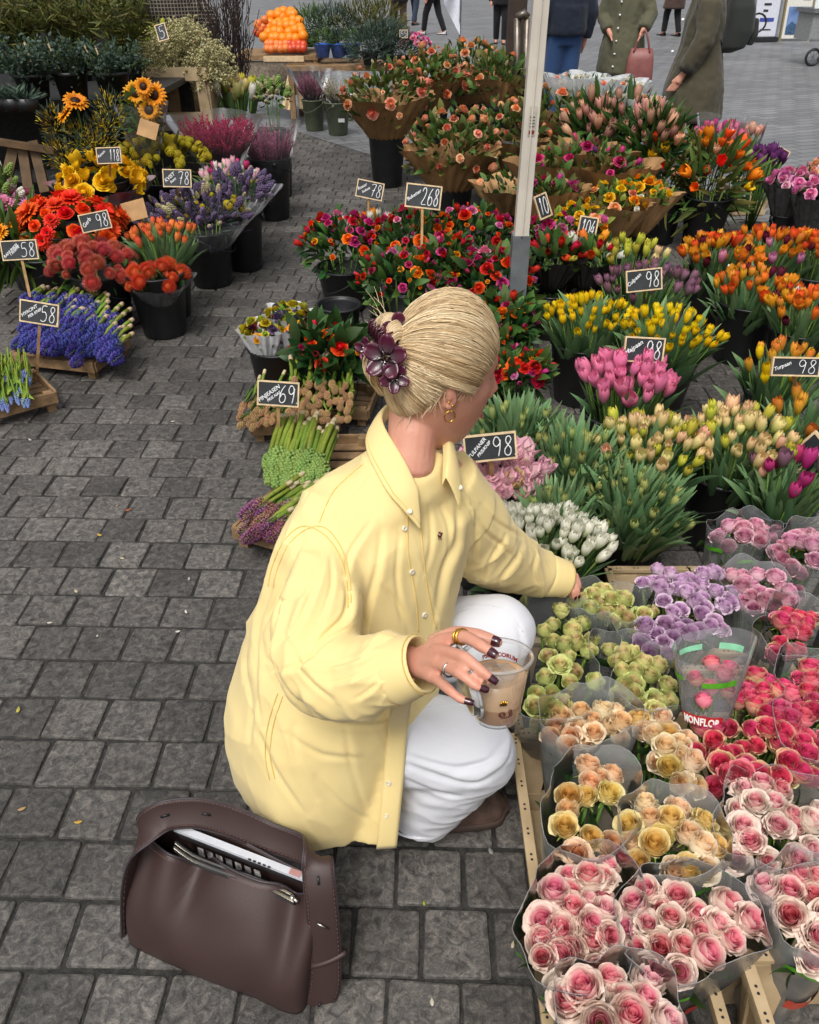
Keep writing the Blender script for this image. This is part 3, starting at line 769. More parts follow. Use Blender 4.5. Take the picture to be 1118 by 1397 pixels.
def catmull(pts, k=4):
    out = []
    for i in range(len(pts) - 1):
        p0, p1, p2, p3 = (Vector(pts[max(i-1, 0)]), Vector(pts[i]), Vector(pts[i+1]), Vector(pts[min(i+2, len(pts)-1)]))
        for j in range(k):
            u = j / k; out.append(.5 * ((2*p1) + (p2-p0)*u + (2*p0-5*p1+4*p2-p3)*u*u + (3*p1-p0-3*p2+p3)*u**3))
    out.append(Vector(pts[-1])); return out
def sign(px, py, wpx, hpx, Y, price, words, label, roll=0., yaw=0., back=18., stick=None, frame=True, price_x=.52, wrot=38., price_w=.42, twolines=None):
    c = at_y(px, py, Y); s = scale_at(c); w, h = wpx * s, hpx * s
    t = thing('price_sign', label, 'sign', c, 'chalk price signs')
    t.rotation_mode = 'QUATERNION'
    t.rotation_quaternion = (Matrix.Rotation(R(yaw), 4, 'Z') @ Matrix.Rotation(R(-back), 4, 'X') @ Matrix.Rotation(R(roll), 4, 'Y')).to_quaternion()
    fr = max(.005, h * .06)
    b = MB(); b.box((-w/2 + fr*.5, -.003, -h/2 + fr*.5), (w/2 - fr*.5, .003, h/2 - fr*.5)); b.build('board', M_BOARD, t, False)
    f = MB()
    f.box((-w/2, -.006, h/2 - fr), (w/2, .005, h/2)); f.box((-w/2, -.006, -h/2), (w/2, .005, -h/2 + fr))
    f.box((-w/2, -.0058, -h/2 + fr), (-w/2 + fr, .005, h/2 - fr)); f.box((w/2 - fr, -.0058, -h/2 + fr), (w/2, .005, h/2 - fr))
    f.build('frame', M_WOOD_P, t, False)
    d = MB(); n = len(price.replace('.', '').replace(',', '').replace('-', '')); x = -w/2 + w * price_x; cw = w * price_w / max(n, 1); ch = h * .70; z0 = -h/2 + h * .15
    for chh in price:
        for st in STROKES[chh]:
            pts = catmull([(p[0] * cw * .92, p[1] * ch) for p in st])
            d.tube([Vector((x + p.x + .12 * p.y * .5, -.0045, z0 + p.y)) for p in pts], max(.0011, h * .022), 5, flat=1.0)
        x += cw if chh not in '.,' else cw * .3
    d.build('price_digits', M_CHALK, t)
    if words:
        for li, (wd, sz, ox, oz) in enumerate(words):
            me = text_mesh(wd, h * sz, .0006, h * .003, .25, 'LEFT'); me.materials.clear(); me.materials.append(M_CHALK); o = obj('lettering', me, t)
            o.matrix_local = Matrix.Translation((-w/2 + w * ox, -.0042, -h/2 + h * oz)) @ Matrix.Rotation(R(90), 4, 'X') @ Matrix.Rotation(R(wrot), 4, 'Z')
    if stick:
        q = stick if isinstance(stick, Vector) else Vector(stick)
        inv = (Matrix.Translation(c) @ t.rotation_quaternion.to_matrix().to_4x4()).inverted()
        m = MB(); m.beam((0, .004, -h * .46), inv @ q, max(.006, .012), .006); m.build('stick', M_STICK, t, False)
    return t

# ------------------------------------------------------------ rose bunches
def rose_bunch(label, pts, z, size, kinds, sleeve=True, group='rose bunches in film sleeves', lean=(0, 0), film_mat=None, zvar=.02, tight=False, bands=2, foot_dz=.34, rise=.012, leafs=10, pad=.030, tiltk=.5, red=False, foot_shift=(0, 0), cover=None, rname='rose_bunch'):
    P = [at_z(x, y, z) for x, y in pts]
    nn = sum(min((p - q).length for q in P if q is not p) for p in P) / len(P); extra = []
    for i, p in enumerate(P):                       # fill the bunch: heads sit shoulder to shoulder
        for q in P[:i]:
            if (p - q).length < 1.75 * nn:
                m_ = (p + q) / 2 + Vector((U(-.1, .1), U(-.1, .1), 0)) * nn
                if all((m_ - o_).length > .60 * nn for o_ in P + extra): extra.append(m_)
    P = P + extra
    c = sum(P, Vector()) / len(P)
    rad = max((p - c).length for p in P) + .01
    foot = Vector((c.x + foot_shift[0], c.y + foot_shift[1], max(.03, z - foot_dz)))
    t = thing(rname, label, 'roses', foot, group)
    st = MB(); lm = MB()
    for p in P:
        k = pick(kinds); sz = size * 1.08 * U(.86, 1.14) * (k[1] if len(k) > 2 else 1)
        d = Vector(((p.x - c.x) / rad * tiltk + lean[0], (p.y - c.y) / rad * tiltk + lean[1] - .12, 1)) + Vector((U(-.22, .22), U(-.22, .22), 0))
        e = (p - c).length / rad
        pos = p + Vector((0, 0, -zvar * e * e + U(-.010, .010) - size * 1.15))
        src = ROSE_TIGHT if tight else ROSE
        obj('rose', me_of(src, rnd.randrange(len(src)), [k[0], M_LEAF_Y], 'rose'), t, TRS(pos - foot, look(d, U(0, 6.28)), sz))
        b = foot + (p - c) * .22; b.z = foot.z
        st.tube([b - foot, (pos + b) / 2 - foot + Vector((0, 0, .02)), pos - foot], .0035, 5)
    for i in range(leafs * 2):
        p = rnd.choice(P); a = U(0, 6.28)
        lm.addmb(rnd.choice(OLEAF), TRS(p - foot + Vector((U(-.03, .03), U(-.03, .03), -size * U(1.9, 3.4))), look((math.cos(a), math.sin(a), U(.0, .7))), .055 * U(.7, 1.2)), 0, rnd.random())
    stuff(st.build('stems', M_STEM, t))
    if leafs: stuff(lm.build('foliage', M_LEAF_D, t))
    if sleeve:
        K = 48
        rr = []
        for i in range(K):
            a = i * 2 * math.pi / K; dx, dy = math.cos(a), math.sin(a)
            rr.append(max(max((p.x - c.x) * dx + (p.y - c.y) * dy for p in P) + pad, pad))
        for _ in range(3): rr = [(rr[i-1] + rr[i] * 2 + rr[(i+1) % K]) / 4 for i in range(K)]
        ph = U(0, 6.28); ph2 = U(0, 6.28)
        loc = c - foot
        def f(u, v):
            i = int(round(u * K)) % K; a = u * 2 * math.pi
            r = .045 + (rr[i] - .045) * (smooth01(v * .9 + .1) ** .7)
            r *= 1 + .03 * math.sin(6 * a + ph) * v + .02 * math.sin(11 * a + ph2) + (.05 * (v - .9) * 10 if v > .9 else 0)
            ztop = loc.z + rise + .012 * math.sin(3 * a + ph) + .008 * math.sin(7 * a + ph2)
            zz = ztop * v
            return Vector((loc.x * v + r * math.cos(a), loc.y * v + r * math.sin(a), zz))
        mb = MB(); mb.grid(f, K, 12, closed=True); sl = mb.build('sleeve', film_mat or M_FILM, t); em = MB(); em.tube([f(k / K, 1.0) for k in range(K + 1)], .0006, 4, 0, False); em.build('sleeve_edge', M_FILM_E, sl)
        for b in range(bands):
            a0 = [-.30, -.55, .02, .60][b % 4] + U(-.06, .06); 
            def g(u, v):
                p = f((a0 + u * .10) % 1.0, .80 + .035 * v); q = f((a0 + u * .10) % 1.0, .81 + .035 * v)
                x = Vector((p.x - loc.x * .85, p.y - loc.y * .85, 0)).normalized(); return p + x * .004
            m2 = MB(); m2.grid(g, 6, 1); m2.build('printed_band', M_GREENPRINT, sl)
        if red:
            def g2(u, v):
                p = f((-.30 + u * .16) % 1.0, .42 + .10 * v); x = Vector((p.x - loc.x * .5, p.y - loc.y * .5, 0)).normalized(); return p + x * .004
            m2 = MB(); m2.grid(g2, 6, 1); m2.build('printed_label', M_REDPRINT, sl)
    return t
# ------------------------------------------------------------ crouching woman
def skin_mat(name, col):
    m, nt, o = _nt(name); b = N(nt, 'ShaderNodeBsdfPrincipled'); L(nt, b.outputs[0], o.inputs[0])
    tc = N(nt, 'ShaderNodeTexCoord'); n1 = N(nt, 'ShaderNodeTexNoise'); n1.inputs['Scale'].default_value = 22; n1.inputs['Detail'].default_value = 8; L(nt, tc.outputs['Object'], n1.inputs['Vector'])
    mx = N(nt, 'ShaderNodeMix', data_type='RGBA'); mx.inputs['A'].default_value = c4(tuple(x * k for x, k in zip(col, (.84, .62, .58)))); mx.inputs['B'].default_value = c4(tuple(min(1, x * 1.06) for x in col)); L(nt, n1.outputs['Fac'], mx.inputs['Factor']); L(nt, mx.outputs['Result'], b.inputs['Base Color'])
    b.inputs['Roughness'].default_value = .48; b.inputs['Subsurface Weight'].default_value = .25; b.inputs['Subsurface Radius'].default_value = (.012, .005, .003); b.inputs['Subsurface Scale'].default_value = .6
    n2 = N(nt, 'ShaderNodeTexNoise'); n2.inputs['Scale'].default_value = 160; L(nt, tc.outputs['Object'], n2.inputs['Vector']); bp = N(nt, 'ShaderNodeBump'); bp.inputs['Strength'].default_value = .22; bp.inputs['Distance'].default_value = .003; L(nt, n2.outputs['Fac'], bp.inputs['Height']); L(nt, bp.outputs[0], b.inputs['Normal'])
    return m
M_SKIN = skin_mat('skin', hexc('#d09e87'))
def cloth_mat(name, col, weave=700., bump=.12, rough=.85, wr=8., wb=.30, dark=None):
    m, nt, o = _nt(name); b = N(nt, 'ShaderNodeBsdfPrincipled'); L(nt, b.outputs[0], o.inputs[0]); tc = N(nt, 'ShaderNodeTexCoord')
    n1 = N(nt, 'ShaderNodeTexNoise'); n1.inputs['Scale'].default_value = 5; n1.inputs['Detail'].default_value = 6; L(nt, tc.outputs['Object'], n1.inputs['Vector'])
    mx = N(nt, 'ShaderNodeMix', data_type='RGBA'); mx.inputs['A'].default_value = c4(dark or tuple(x * .86 for x in col)); mx.inputs['B'].default_value = c4(tuple(min(1, x * 1.05) for x in col)); L(nt, n1.outputs['Fac'], mx.inputs['Factor']); L(nt, mx.outputs['Result'], b.inputs['Base Color'])
    b.inputs['Roughness'].default_value = rough; b.inputs['Sheen Weight'].default_value = .15; b.inputs['Specular IOR Level'].default_value = .25
    n2 = N(nt, 'ShaderNodeTexNoise'); n2.inputs['Scale'].default_value = weave; n2.inputs['Detail'].default_value = 2; L(nt, tc.outputs['Object'], n2.inputs['Vector'])
    mp = N(nt, 'ShaderNodeMapping'); mp.inputs['Scale'].default_value = (1.0, 1.0, .45); mp.inputs['Rotation'].default_value = (.3, .5, 0); L(nt, tc.outputs['Object'], mp.inputs['Vector'])
    n3 = N(nt, 'ShaderNodeTexNoise'); n3.noise_type = 'RIDGED_MULTIFRACTAL'; n3.inputs['Scale'].default_value = wr; n3.inputs['Detail'].default_value = 3; n3.inputs['Distortion'].default_value = .6; L(nt, mp.outputs[0], n3.inputs['Vector'])
    b1 = N(nt, 'ShaderNodeBump'); b1.inputs['Strength'].default_value = wb; b1.inputs['Distance'].default_value = .008; L(nt, n3.outputs['Fac'], b1.inputs['Height'])
    b2 = N(nt, 'ShaderNodeBump'); b2.inputs['Strength'].default_value = bump; b2.inputs['Distance'].default_value = .001; L(nt, n2.outputs['Fac'], b2.inputs['Height']); L(nt, b1.outputs[0], b2.inputs['Normal']); L(nt, b2.outputs[0], b.inputs['Normal'])
    return m
M_SHIRT = cloth_mat('yellow_cotton', hexc('#e9d498'), dark=hexc('#dec686'))
M_SEAM = cloth_mat('yellow_seam', hexc('#dcbe6c'), dark=hexc('#cfae5c'))
M_PANTS = cloth_mat('white_denim', hexc('#d6d7dc'), weave=900, wb=.12, dark=hexc('#c8cad1'))
M_NAIL = plain('nail_polish', hexc('#3a1420'), .18, .1, 40, coat=.6)
M_GOLD = plain('gold', hexc('#d8a94a'), .25, .1, 30, metal=1.)
M_SILV = plain('silver', hexc('#b9b6ae'), .25, .1, 30, metal=1.)
M_BTN = plain('pearl_button', hexc('#d9d4c4'), .3, .06, 90)

W = thing('person', 'crouching person in an oversized yellow shirt and white trousers holding iced coffee', 'person', (0, 1.2, 0))
WO = Vector((0, 1.2, 0))
AX = Vector((.76, .65, 0)).normalized(); BX = Vector((.65, -.76, 0)).normalized()     # towards her left, towards her front

# ---- head frame
HC = at_t(604, 507, 1.44)
HF = Vector((.95, .32, -.20)).normalized(); HR = HF.cross(Vector((0, 0, 1))).normalized(); HU = HR.cross(HF).normalized()
RX, RY, RZ = .072, .096, .124
def hloc(x, y, z): return HC + HR * x + HF * y + HU * z
def head_pt(d):
    """d unit vector in head axes (right, forward, up)"""
    x, y, z = d
    r = 1 / math.sqrt((x / RX) ** 2 + (y / RY) ** 2 + (z / RZ) ** 2)
    p = Vector((x, y, z)) * r
    if p.z < 0: p.z *= 1.24
    if p.z < 0:                                   # jaw and nape taper
        k = min(1, -p.z / (RZ * 1.24))
        p.x *= 1 - .30 * k ** 1.5
        if p.y < 0: p.y *= 1 - .25 * k
        else: p.y = p.y * (1 - .02 * k) + .012 * k
    if p.y > 0:
        f = p.y / RY
        p.y -= .010 * math.exp(-((abs(p.x) - .030) / .014) ** 2 - ((p.z - .006) / .012) ** 2) * f     # eye sockets
        p.y += .006 * math.exp(-(p.x / .045) ** 2 - ((p.z - .030) / .012) ** 2) * f                    # brow
        p.y += .008 * math.exp(-(p.x / .016) ** 2 - ((p.z + .078) / .010) ** 2) * f                    # lips
        p.y += .010 * math.exp(-(p.x / .022) ** 2 - ((p.z + .118) / .018) ** 2) * f                    # chin
        p.x += .004 * math.copysign(1, p.x) * math.exp(-((abs(p.x) - .05) / .02) ** 2 - ((p.z + .022) / .02) ** 2) * f
    return p
# ---- body: one continuous surface
def body():
    mb = MB()
    def hd(u, v):
        a = u * 2 * math.pi; ph = math.pi * (.002 + .996 * v)
        d = Vector((math.sin(ph) * math.sin(a), math.sin(ph) * math.cos(a), -math.cos(ph))); p = head_pt(d); return hloc(*p) - WO
    mb.grid(hd, 48, 36, closed=True)
    # nose
    mb.tube([hloc(0, .088, .018) - WO, hloc(0, .100, -.012) - WO, hloc(0, .109, -.030) - WO], [.006, .008, .010], 8); mb.ball(hloc(0, .100, -.036) - WO, .011, 8, 6)
    # ear (right and left)
    for s in (1, -1):
        pts = []
        for k in range(9):
            a = -1.9 + 3.9 * k / 8; pts.append(hloc(s * (.070 + .008 * math.sin(k / 8 * 3.1)), -.006 + .017 * math.cos(a + 1.35) - .012, .000 + .030 * math.sin(a + .25)) - WO)
        mb.tube(pts, [.005, .006, .006, .006, .006, .006, .006, .006, .0065], 6)
        mb.ball(hloc(s * .070, -.012, -.004) - WO, .017, 8, 6, 0, None, (.6, .8, 1.5))
        mb.ball(hloc(s * .072, -.008, -.032) - WO, .0085, 8, 6)
    NB = at_t(556, 628, 1.475)
    nk = [hloc(0, -.030, -.040), hloc(0, -.038, -.085), (hloc(0, -.036, -.10) + NB) / 2 + Vector((.004, 0, .015)), NB + BX * .008, NB - BX * .012 + Vector((-.01, -.0, -.10))]
    mb.tube([p - WO for p in nk], [.048, .045, .044, .045, .040], 20)
    # trunk and limbs under the clothes
    ch = Vector((-.07, 1.26, .74)); pv = Vector((-.16, 1.19, .33))
    mb.tube([NB + Vector((-.02, -.01, -.09)) - WO, ch - WO, (ch + pv) / 2 - WO + Vector((-.03, 0, 0)), pv - WO], [.06, .10, .10, .12], 16)
    sr, sl = Vector((-.135, 1.185, .765)), Vector((.09, 1.40, .80))
    for s_ in (sr, sl): mb.tube([ch + Vector((0, 0, .03)) - WO, s_ - WO], [.08, .045], 12)
    el = at_t(438, 900, 1.37); wr = at_t(566, 905, 1.255)
    mb.tube([sr - WO, el - WO, el.lerp(wr, .5) - WO, wr - WO], [.042, .040, .034, .026], 12)
    el2 = at_t(668, 745, 1.80); wr2 = at_t(772, 786, 1.96)
    mb.tube([sl - WO, el2 - WO, wr2 - WO], [.05, .042, .026], 12)
    # right hand round the cup
    kn = {'i': (604, 874, 1.20), 'm': (604, 888, 1.175), 'r': (601, 905, 1.17), 'p': (594, 924, 1.175)}
    for k in kn: q = at_t(*kn[k]); mb.tube([wr - WO, wr.lerp(q, .55) - WO, q - WO], [.021, .0145, .0115], 10)
    mb.tube([at_t(600, 880, 1.19) - WO, at_t(597, 915, 1.18) - WO], .012, 8)
    F = {'i': [(604, 874, 1.20), (633, 869, 1.165), (657, 881, 1.135), (675, 893, 1.122)],
         'm': [(604, 888, 1.175), (634, 897, 1.125), (657, 915, 1.107), (674, 928, 1.104)],
         'r': [(601, 906, 1.17), (627, 918, 1.118), (647, 934, 1.105), (661, 940, 1.105)],
         'p': [(594, 925, 1.175), (613, 941, 1.13), (628, 953, 1.116), (642, 958, 1.111)],
         't': [(590, 880, 1.225), (622, 866, 1.225), (652, 868, 1.215), (679, 876, 1.205)]}
    rad = {'i': [.0112, .0100, .0088, .0074], 'm': [.0102, .0086, .0073, .0061], 'r': [.0098, .0082, .0069, .0058], 'p': [.0090, .0075, .0065, .0053], 't': [.016, .0128, .0112, .0088]}
    tips = {}
    for k, pts in F.items():
        P = [at_t(*p) for p in pts]; C_ = catmull(P, 4); n = len(C_); rr = rad[k]
        R_ = [rr[min(3, int(i / (n - 1) * 3))] + (rr[min(3, int(i / (n - 1) * 3) + 1)] - rr[min(3, int(i / (n - 1) * 3))]) * ((i / (n - 1) * 3) % 1) + (.0007 if abs((i / (n - 1) * 3) % 1) < .1 and 0 < i < n - 1 else 0) for i in range(n)]
        mb.tube([p - WO for p in C_], R_, 10); mb.ball(C_[-1] - WO, R_[-1], 8, 6); tips[k] = (C_[-1], (C_[-1] - C_[-3]).normalized(), R_[-1])
    # left hand on the roses
    dirs = [(784, 792, 1.945), (790, 797, 1.935), (788, 806, 1.93), (783, 808, 1.93), (779, 805, 1.94)]
    for i, (x, y, t_) in enumerate(dirs):
        e = at_t(x, y, t_); b = wr2.lerp(e, .35) + Vector((.0, 0, .008)); k = (b + e) / 2 + Vector((0, 0, .014))
        mb.tube([wr2 - WO, b - WO], [.022, .015], 8); mb.tube([b - WO, k - WO, e - WO, e - WO + Vector((.003, -.003, -.018))], [.0105, .009, .0078, .006], 8)
        tips['l%d' % i] = (e + Vector((.003, -.003, -.016)), Vector((.15, -.1, -1)), .0062)
    # legs
    for hip, knee, ank in ((Vector((-.15, 1.15, .33)), Vector((.135, 1.125, .33)), Vector((.05, 1.16, .10))), (Vector((-.08, 1.30, .36)), Vector((.195, 1.33, .475)), Vector((.14, 1.34, .10)))):
        mb.tube([hip - WO, knee - WO], [.085, .058], 12); mb.tube([knee - WO, knee.lerp(ank, .4) - WO, ank - WO], [.056, .055, .036], 12); mb.tube([ank - WO, ank + Vector((.0, 0, -.06)) - WO], [.036, .034], 10)
    o = remeshed(mb, 'body', M_SKIN, .0034, 2, W)
    for k, (p, d, r) in tips.items():
        toc = (Vector((0, 0, CAMZ)) - p).normalized()
        n_ = (toc - d * toc.dot(d)).normalized() if k[0] != 'l' else Vector((.5, -.6, .5)).normalized()
        x = d.cross(n_).normalized(); m = MB(); ln = .0075 if k[0] != 'l' else .006
        def f(u, v):
            s = 2 * u - 1; w = r * .86 * (1 - .25 * max(0, v - .6) / .4)
            return p - WO + d * (-ln + 1.75 * ln * v * 1.0) + x * (s * w) + n_ * (r * (1.02 - .42 * s * s) + .0016 - (.0018 * max(0, v - .7) / .3))
        m.grid(f, 6, 5); nl = m.build('fingernail', M_NAIL, W)
    return o
BODY = body()
def ring_on(c, d, r, th, mat, nm, sq=1.0):
    m = MB(); x = d.orthogonal().normalized(); y = d.cross(x); m.tube([c - WO + x * (r * math.cos(a)) + y * (r * sq * math.sin(a)) for a in [k * math.pi / 10 for k in range(21)]], th, 6, 0, False); return m.build(nm, mat, W)
ring_on(at_t(614, 914, 1.143), (at_t(626, 921, 1.118) - at_t(601, 906, 1.17)).normalized(), .0100, .0018, M_SILV, 'silver_ring')
ring_on(at_t(631, 869, 1.167), (at_t(640, 871, 1.15) - at_t(620, 869, 1.18)).normalized(), .0106, .0024, M_GOLD, 'gold_ring'); ring_on(at_t(627, 869, 1.172), (at_t(640, 871, 1.15) - at_t(620, 869, 1.18)).normalized(), .0106, .0018, M_GOLD, 'gold_ring')
ring_on(at_t(781, 789, 1.948), Vector((.6, .1, -.6)).normalized(), .011, .0016, M_GOLD, 'gold_ring')
# face details (turned away from the camera)
for s in (-1, 1):
    m = MB(); m.ball(hloc(s * .030, .068, .004) - WO, .011, 12, 8); m.build('eye', plain('eye_white', (.75, .74, .72), .2, .05), W)
    m = MB(); m.ball(hloc(s * .030, .0765, .004) - WO, .0045, 8, 6); m.build('iris', plain('iris_blue', (.1, .16, .2), .15, .2), W)
    m = MB(); m.tube([hloc(s * (.014 + .010 * k), .094 - .004 * k, .026 + .003 * math.sin(k)) - WO for k in range(4)], [.002, .003, .0028, .001], 5); m.build('eyebrow', plain('brow', hexc('#7a5c3c'), .7), W)
m = MB(); m.tube([hloc(x, .095 - abs(x) * .35, -.076) - WO for x in (-.022, -.011, 0, .011, .022)], [.002, .0042, .0045, .0042, .002], 6); m.build('lips', plain('lip', hexc('#b8695e'), .4), W)
# earrings
ec = hloc(.079, -.006, -.049); m = MB(); m.tube([ec + HU * (.0105 * math.cos(a)) + HF * (.0095 * math.sin(a)) - WO for a in [k * math.pi / 12 for k in range(25)]], .0013, 6); m.build('hoop_earring', M_GOLD, W)
for dz, dy in ((-.022, -.004), (-.028, .004)): m = MB(); m.ball(hloc(.081, -.010 + dy, dz) - WO, .0024, 8, 6); m.build('ear_stud', M_GOLD, W)

# ---- hair
def hair_mat(name='blonde_hair'):
    m, nt, o = _nt(name); b = N(nt, 'ShaderNodeBsdfPrincipled'); L(nt, b.outputs[0], o.inputs[0]); at = N(nt, 'ShaderNodeAttribute', attribute_name='r'); a2 = N(nt, 'ShaderNodeAttribute', attribute_name='t')
    cr = N(nt, 'ShaderNodeValToRGB'); e = cr.color_ramp.elements; e[0].color = c4(hexc('#8a7050')); e[1].color = c4(hexc('#f6e6c4')); x = e.new(.30); x.color = c4(hexc('#b3966e')); x = e.new(.62); x.color = c4(hexc('#dcc298'))
    L(nt, at.outputs['Fac'], cr.inputs[0]); L(nt, cr.outputs[0], b.inputs['Base Color']); b.inputs['Roughness'].default_value = .38; b.inputs['Specular IOR Level'].default_value = .45; b.inputs['Anisotropic'].default_value = .4
    return m
M_HAIR = hair_mat()
def hair():
    half = [(0, .80, .62), (.32, .76, .58), (.58, .66, .46), (.76, .54, .28), (.86, .46, .06), (.88, .34, -.08), (.93, .16, .16), (.95, -.12, .18), (.94, -.30, -.02), (.86, -.46, -.30), (.66, -.66, -.50), (.35, -.80, -.60), (0, -.84, -.62)]
    loop = [Vector(p).normalized() for p in half] + [Vector((-x, y, z)).normalized() for x, y, z in reversed(half[1:-1])]
    K = Vector((-.10, -.93, .26)).normalized(); n = len(loop)
    def hl(u):
        x = (u % 1.0) * n; i = int(x) % n; f = x - int(x); return loop[i].lerp(loop[(i + 1) % n], f).normalized()
    def flow(u, v, lift):
        d = hl(u); q = d.slerp(K, v) if d.dot(K) > -.995 else K
        # combed back: strands sag below the straight path on the sides
        sag = .16 * math.sin(math.pi * v) * (1 if abs(d.x) > .3 else .2) * (1 if d.z > -.2 else 0)
        q = (q + Vector((0, 0, -sag * .35)) + Vector((d.x * .12 * math.sin(math.pi * v), 0, .05 * math.sin(math.pi * v)))).normalized()
        p = head_pt(q); vol = .007 + .014 * math.sin(math.pi * min(1, v * .95)) ** .8 * (.6 + .5 * max(0, q.z))
        return p + q * (vol + lift)
    mb = MB(); mb.grid(lambda u, v: hloc(*flow(u, v, -.003)) - WO, 96, 18, 0, None, .22, True)
    q = random.Random(3)
    for i in range(5200):
        u = q.random(); v0 = 0 if q.random() < .55 else q.uniform(.0, .55); v1 = q.uniform(.9, 1.0); w = q.uniform(-.012, .012); lf = q.uniform(-.0016, .0009); lane = nz((u * 34, 0, 0), 1.0, 4.); col = max(.02, min(.98, .54 + .55 * lane + q.uniform(-.22, .22)))
        pts = []
        for k in range(11):
            v = v0 + (v1 - v0) * k / 10; pts.append(hloc(*flow(u + w * v, v, lf + .0016 * math.sin(9 * v + i))) - WO)
        r0 = q.uniform(.00055, .0012); mb.tube(pts, [r0 * .5] + [r0] * 9 + [r0 * .6], 3, 0, False, None, col)
    # rolled twist above the clip and tail below it
    kc = hloc(*(head_pt(K) + K * .020))
    for i in range(900):
        a0 = q.uniform(-.5, .5); R0 = q.uniform(.010, .019); s = q.uniform(-1, 1); col = q.uniform(.3, .9)
        cc = kc + HU * (.020 + .020 * (1 - s * s)) - HR * (.004 + .040 * s) + HF * (.008 - .004 * s)
        pts = [cc + HU * (R0 * math.sin(b) * 1.05) - HF * (R0 * math.cos(b)) - HR * (.014 * (b - 1.5) / 3) - WO for b in [-.3 + a0 * .4 + 3.0 * k / 9 for k in range(10)]]
        mb.tube(pts, [.0006] + [q.uniform(.0006, .0012)] * 8 + [.0005], 3, 0, False, None, col)
    for i in range(800):
        s = q.uniform(-1, 1); dp = q.uniform(0, .02); col = q.uniform(.2, .9)
        a = kc - HR * (.010 + .026 * s) + HU * .012 - HF * (.004 - dp * .5)
        pts = [a, a - HU * .035 - HF * (.016 - dp) - HR * .004 * s, a - HU * .068 - HF * (.014 - dp) + HR * .006 * s, a - HU * (.088 + q.uniform(-.012, .012)) + HF * (.010 + dp) + HR * .012 * s]
        mb.tube([p - WO for p in catmull(pts, 3)], q.uniform(.0006, .0012), 3, 0, False, None, col)
    # fine flyaway hairs
    for i in range(10):
        a = kc + HU * q.uniform(.0, .06) - HR * q.uniform(-.01, .06); d = (-HR * q.uniform(.2, 1) + HU * q.uniform(-.2, 1) - HF * q.uniform(0, .6)).normalized(); ln = q.uniform(.03, .065)
        mb.tube([a - WO, a + d * ln * .5 + HU * .004 - WO, a + d * ln + Vector((0, 0, q.uniform(-.01, .01))) - WO], [.0006, .0005, .0003], 3, 0, False, None, q.uniform(.5, .95))
    for i in range(60):                                # wisps at temple, ear and nape
        b = hl(q.uniform(.22, .47)); a = hloc(*(head_pt(b) + b * .006)); d = (-HU * q.uniform(.4, 1) + HF * q.uniform(-.5, .5)).normalized(); ln = q.uniform(.012, .035)
        mb.tube([a - WO, a + d * ln - WO], [.0007, .0003], 3, 0, False, None, q.uniform(.5, .95))
    h = mb.build('hair', M_HAIR, W)
    return kc
KC = hair()
# ---- flower claw clip
def claw():
    m_, nt, o = _nt('burgundy_acetate'); b = N(nt, 'ShaderNodeBsdfPrincipled'); b.inputs['Base Color'].default_value = c4(hexc('#5a1a34')); b.inputs['Roughness'].default_value = .28; b.inputs['Coat Weight'].default_value = .2
    at = N(nt, 'ShaderNodeAttribute', attribute_name='t'); mx = N(nt, 'ShaderNodeMix', data_type='RGBA'); mx.inputs['A'].default_value = c4(hexc('#16070f')); mx.inputs['B'].default_value = c4(hexc('#5e1e3a')); L(nt, at.outputs['Fac'], mx.inputs['Factor']); L(nt, mx.outputs['Result'], b.inputs['Base Color'])
    tr = N(nt, 'ShaderNodeBsdfTransparent'); tr.inputs[0].default_value = c4((.75, .35, .5)); ms = N(nt, 'ShaderNodeMixShader'); ms.inputs[0].default_value = .22; L(nt, b.outputs[0], ms.inputs[1]); L(nt, tr.outputs[0], ms.inputs[2]); L(nt, ms.outputs[0], o.inputs[0])
    t = thing('claw_clip', 'burgundy translucent claw clip with flower shapes holding up blonde hair', 'hair clip', KC)
    toc = (Vector((0, 0, CAMZ)) - KC).normalized()
    for (px, py, dt, r, nx) in [(545, 451, -.030, .030, .1), (526, 488, -.045, .038, -.25), (538, 516, -.040, .026, .05), (500, 479, -.010, .024, -.9)]:
        dep = (KC.y * CP + (CAMZ - KC.z) * SP) + dt; c = at_t(px, py, dep) - KC; nrm = (toc + Vector((nx, 0, .1))).normalized(); rot = look(nrm, U(0, 1.2))
        f = MB(); npet = 5 if nx > -.5 else 3
        for k in range(npet):
            a0 = k * 2 * math.pi / 5
            def g(u, v):
                s = 2 * u - 1; w = .40 * math.sin(math.pi * min(.97, .10 + .84 * v)) ** .6; rr = .12 + .88 * v
                p = Vector((rr, s * w * (1 - .0 * v), .22 * v * v + .10 * s * s - .03)); return rot @ (Matrix.Rotation(a0, 3, 'Z') @ p * r) + c
            f.grid(g, 5, 6)
        fo = f.build('plastic_flower', m_, t); sm = fo.modifiers.new('t', 'SOLIDIFY'); sm.thickness = .0022
        pn = MB()
        for k in range(4): a = k * 1.57; pn.tube([c, c + rot @ (Vector((math.cos(a) * .25, math.sin(a) * .25, .30)) * r)], [.0009, .0013], 5)
        pn.build('flower_pin', M_SILV if nx > -.5 else M_WPRINT, fo)
    for s in (-1, 1):
        j = MB(); j.tube([KC + HR * x + HU * (.012 * s) - HF * .018 - KC for x in (-.037, 0, .037)], .003, 6)
        for k in range(6):
            a = KC + HR * (-.035 + .014 * k) + HU * (.012 * s) - HF * .018; j.tube([a - KC, a + HU * (.022 * s) - HF * .002 - KC, a + HU * (.030 * s) + HF * .016 - KC], [.003, .0028, .0015], 5)
        j.build('claw_jaw', m_, t)
claw()

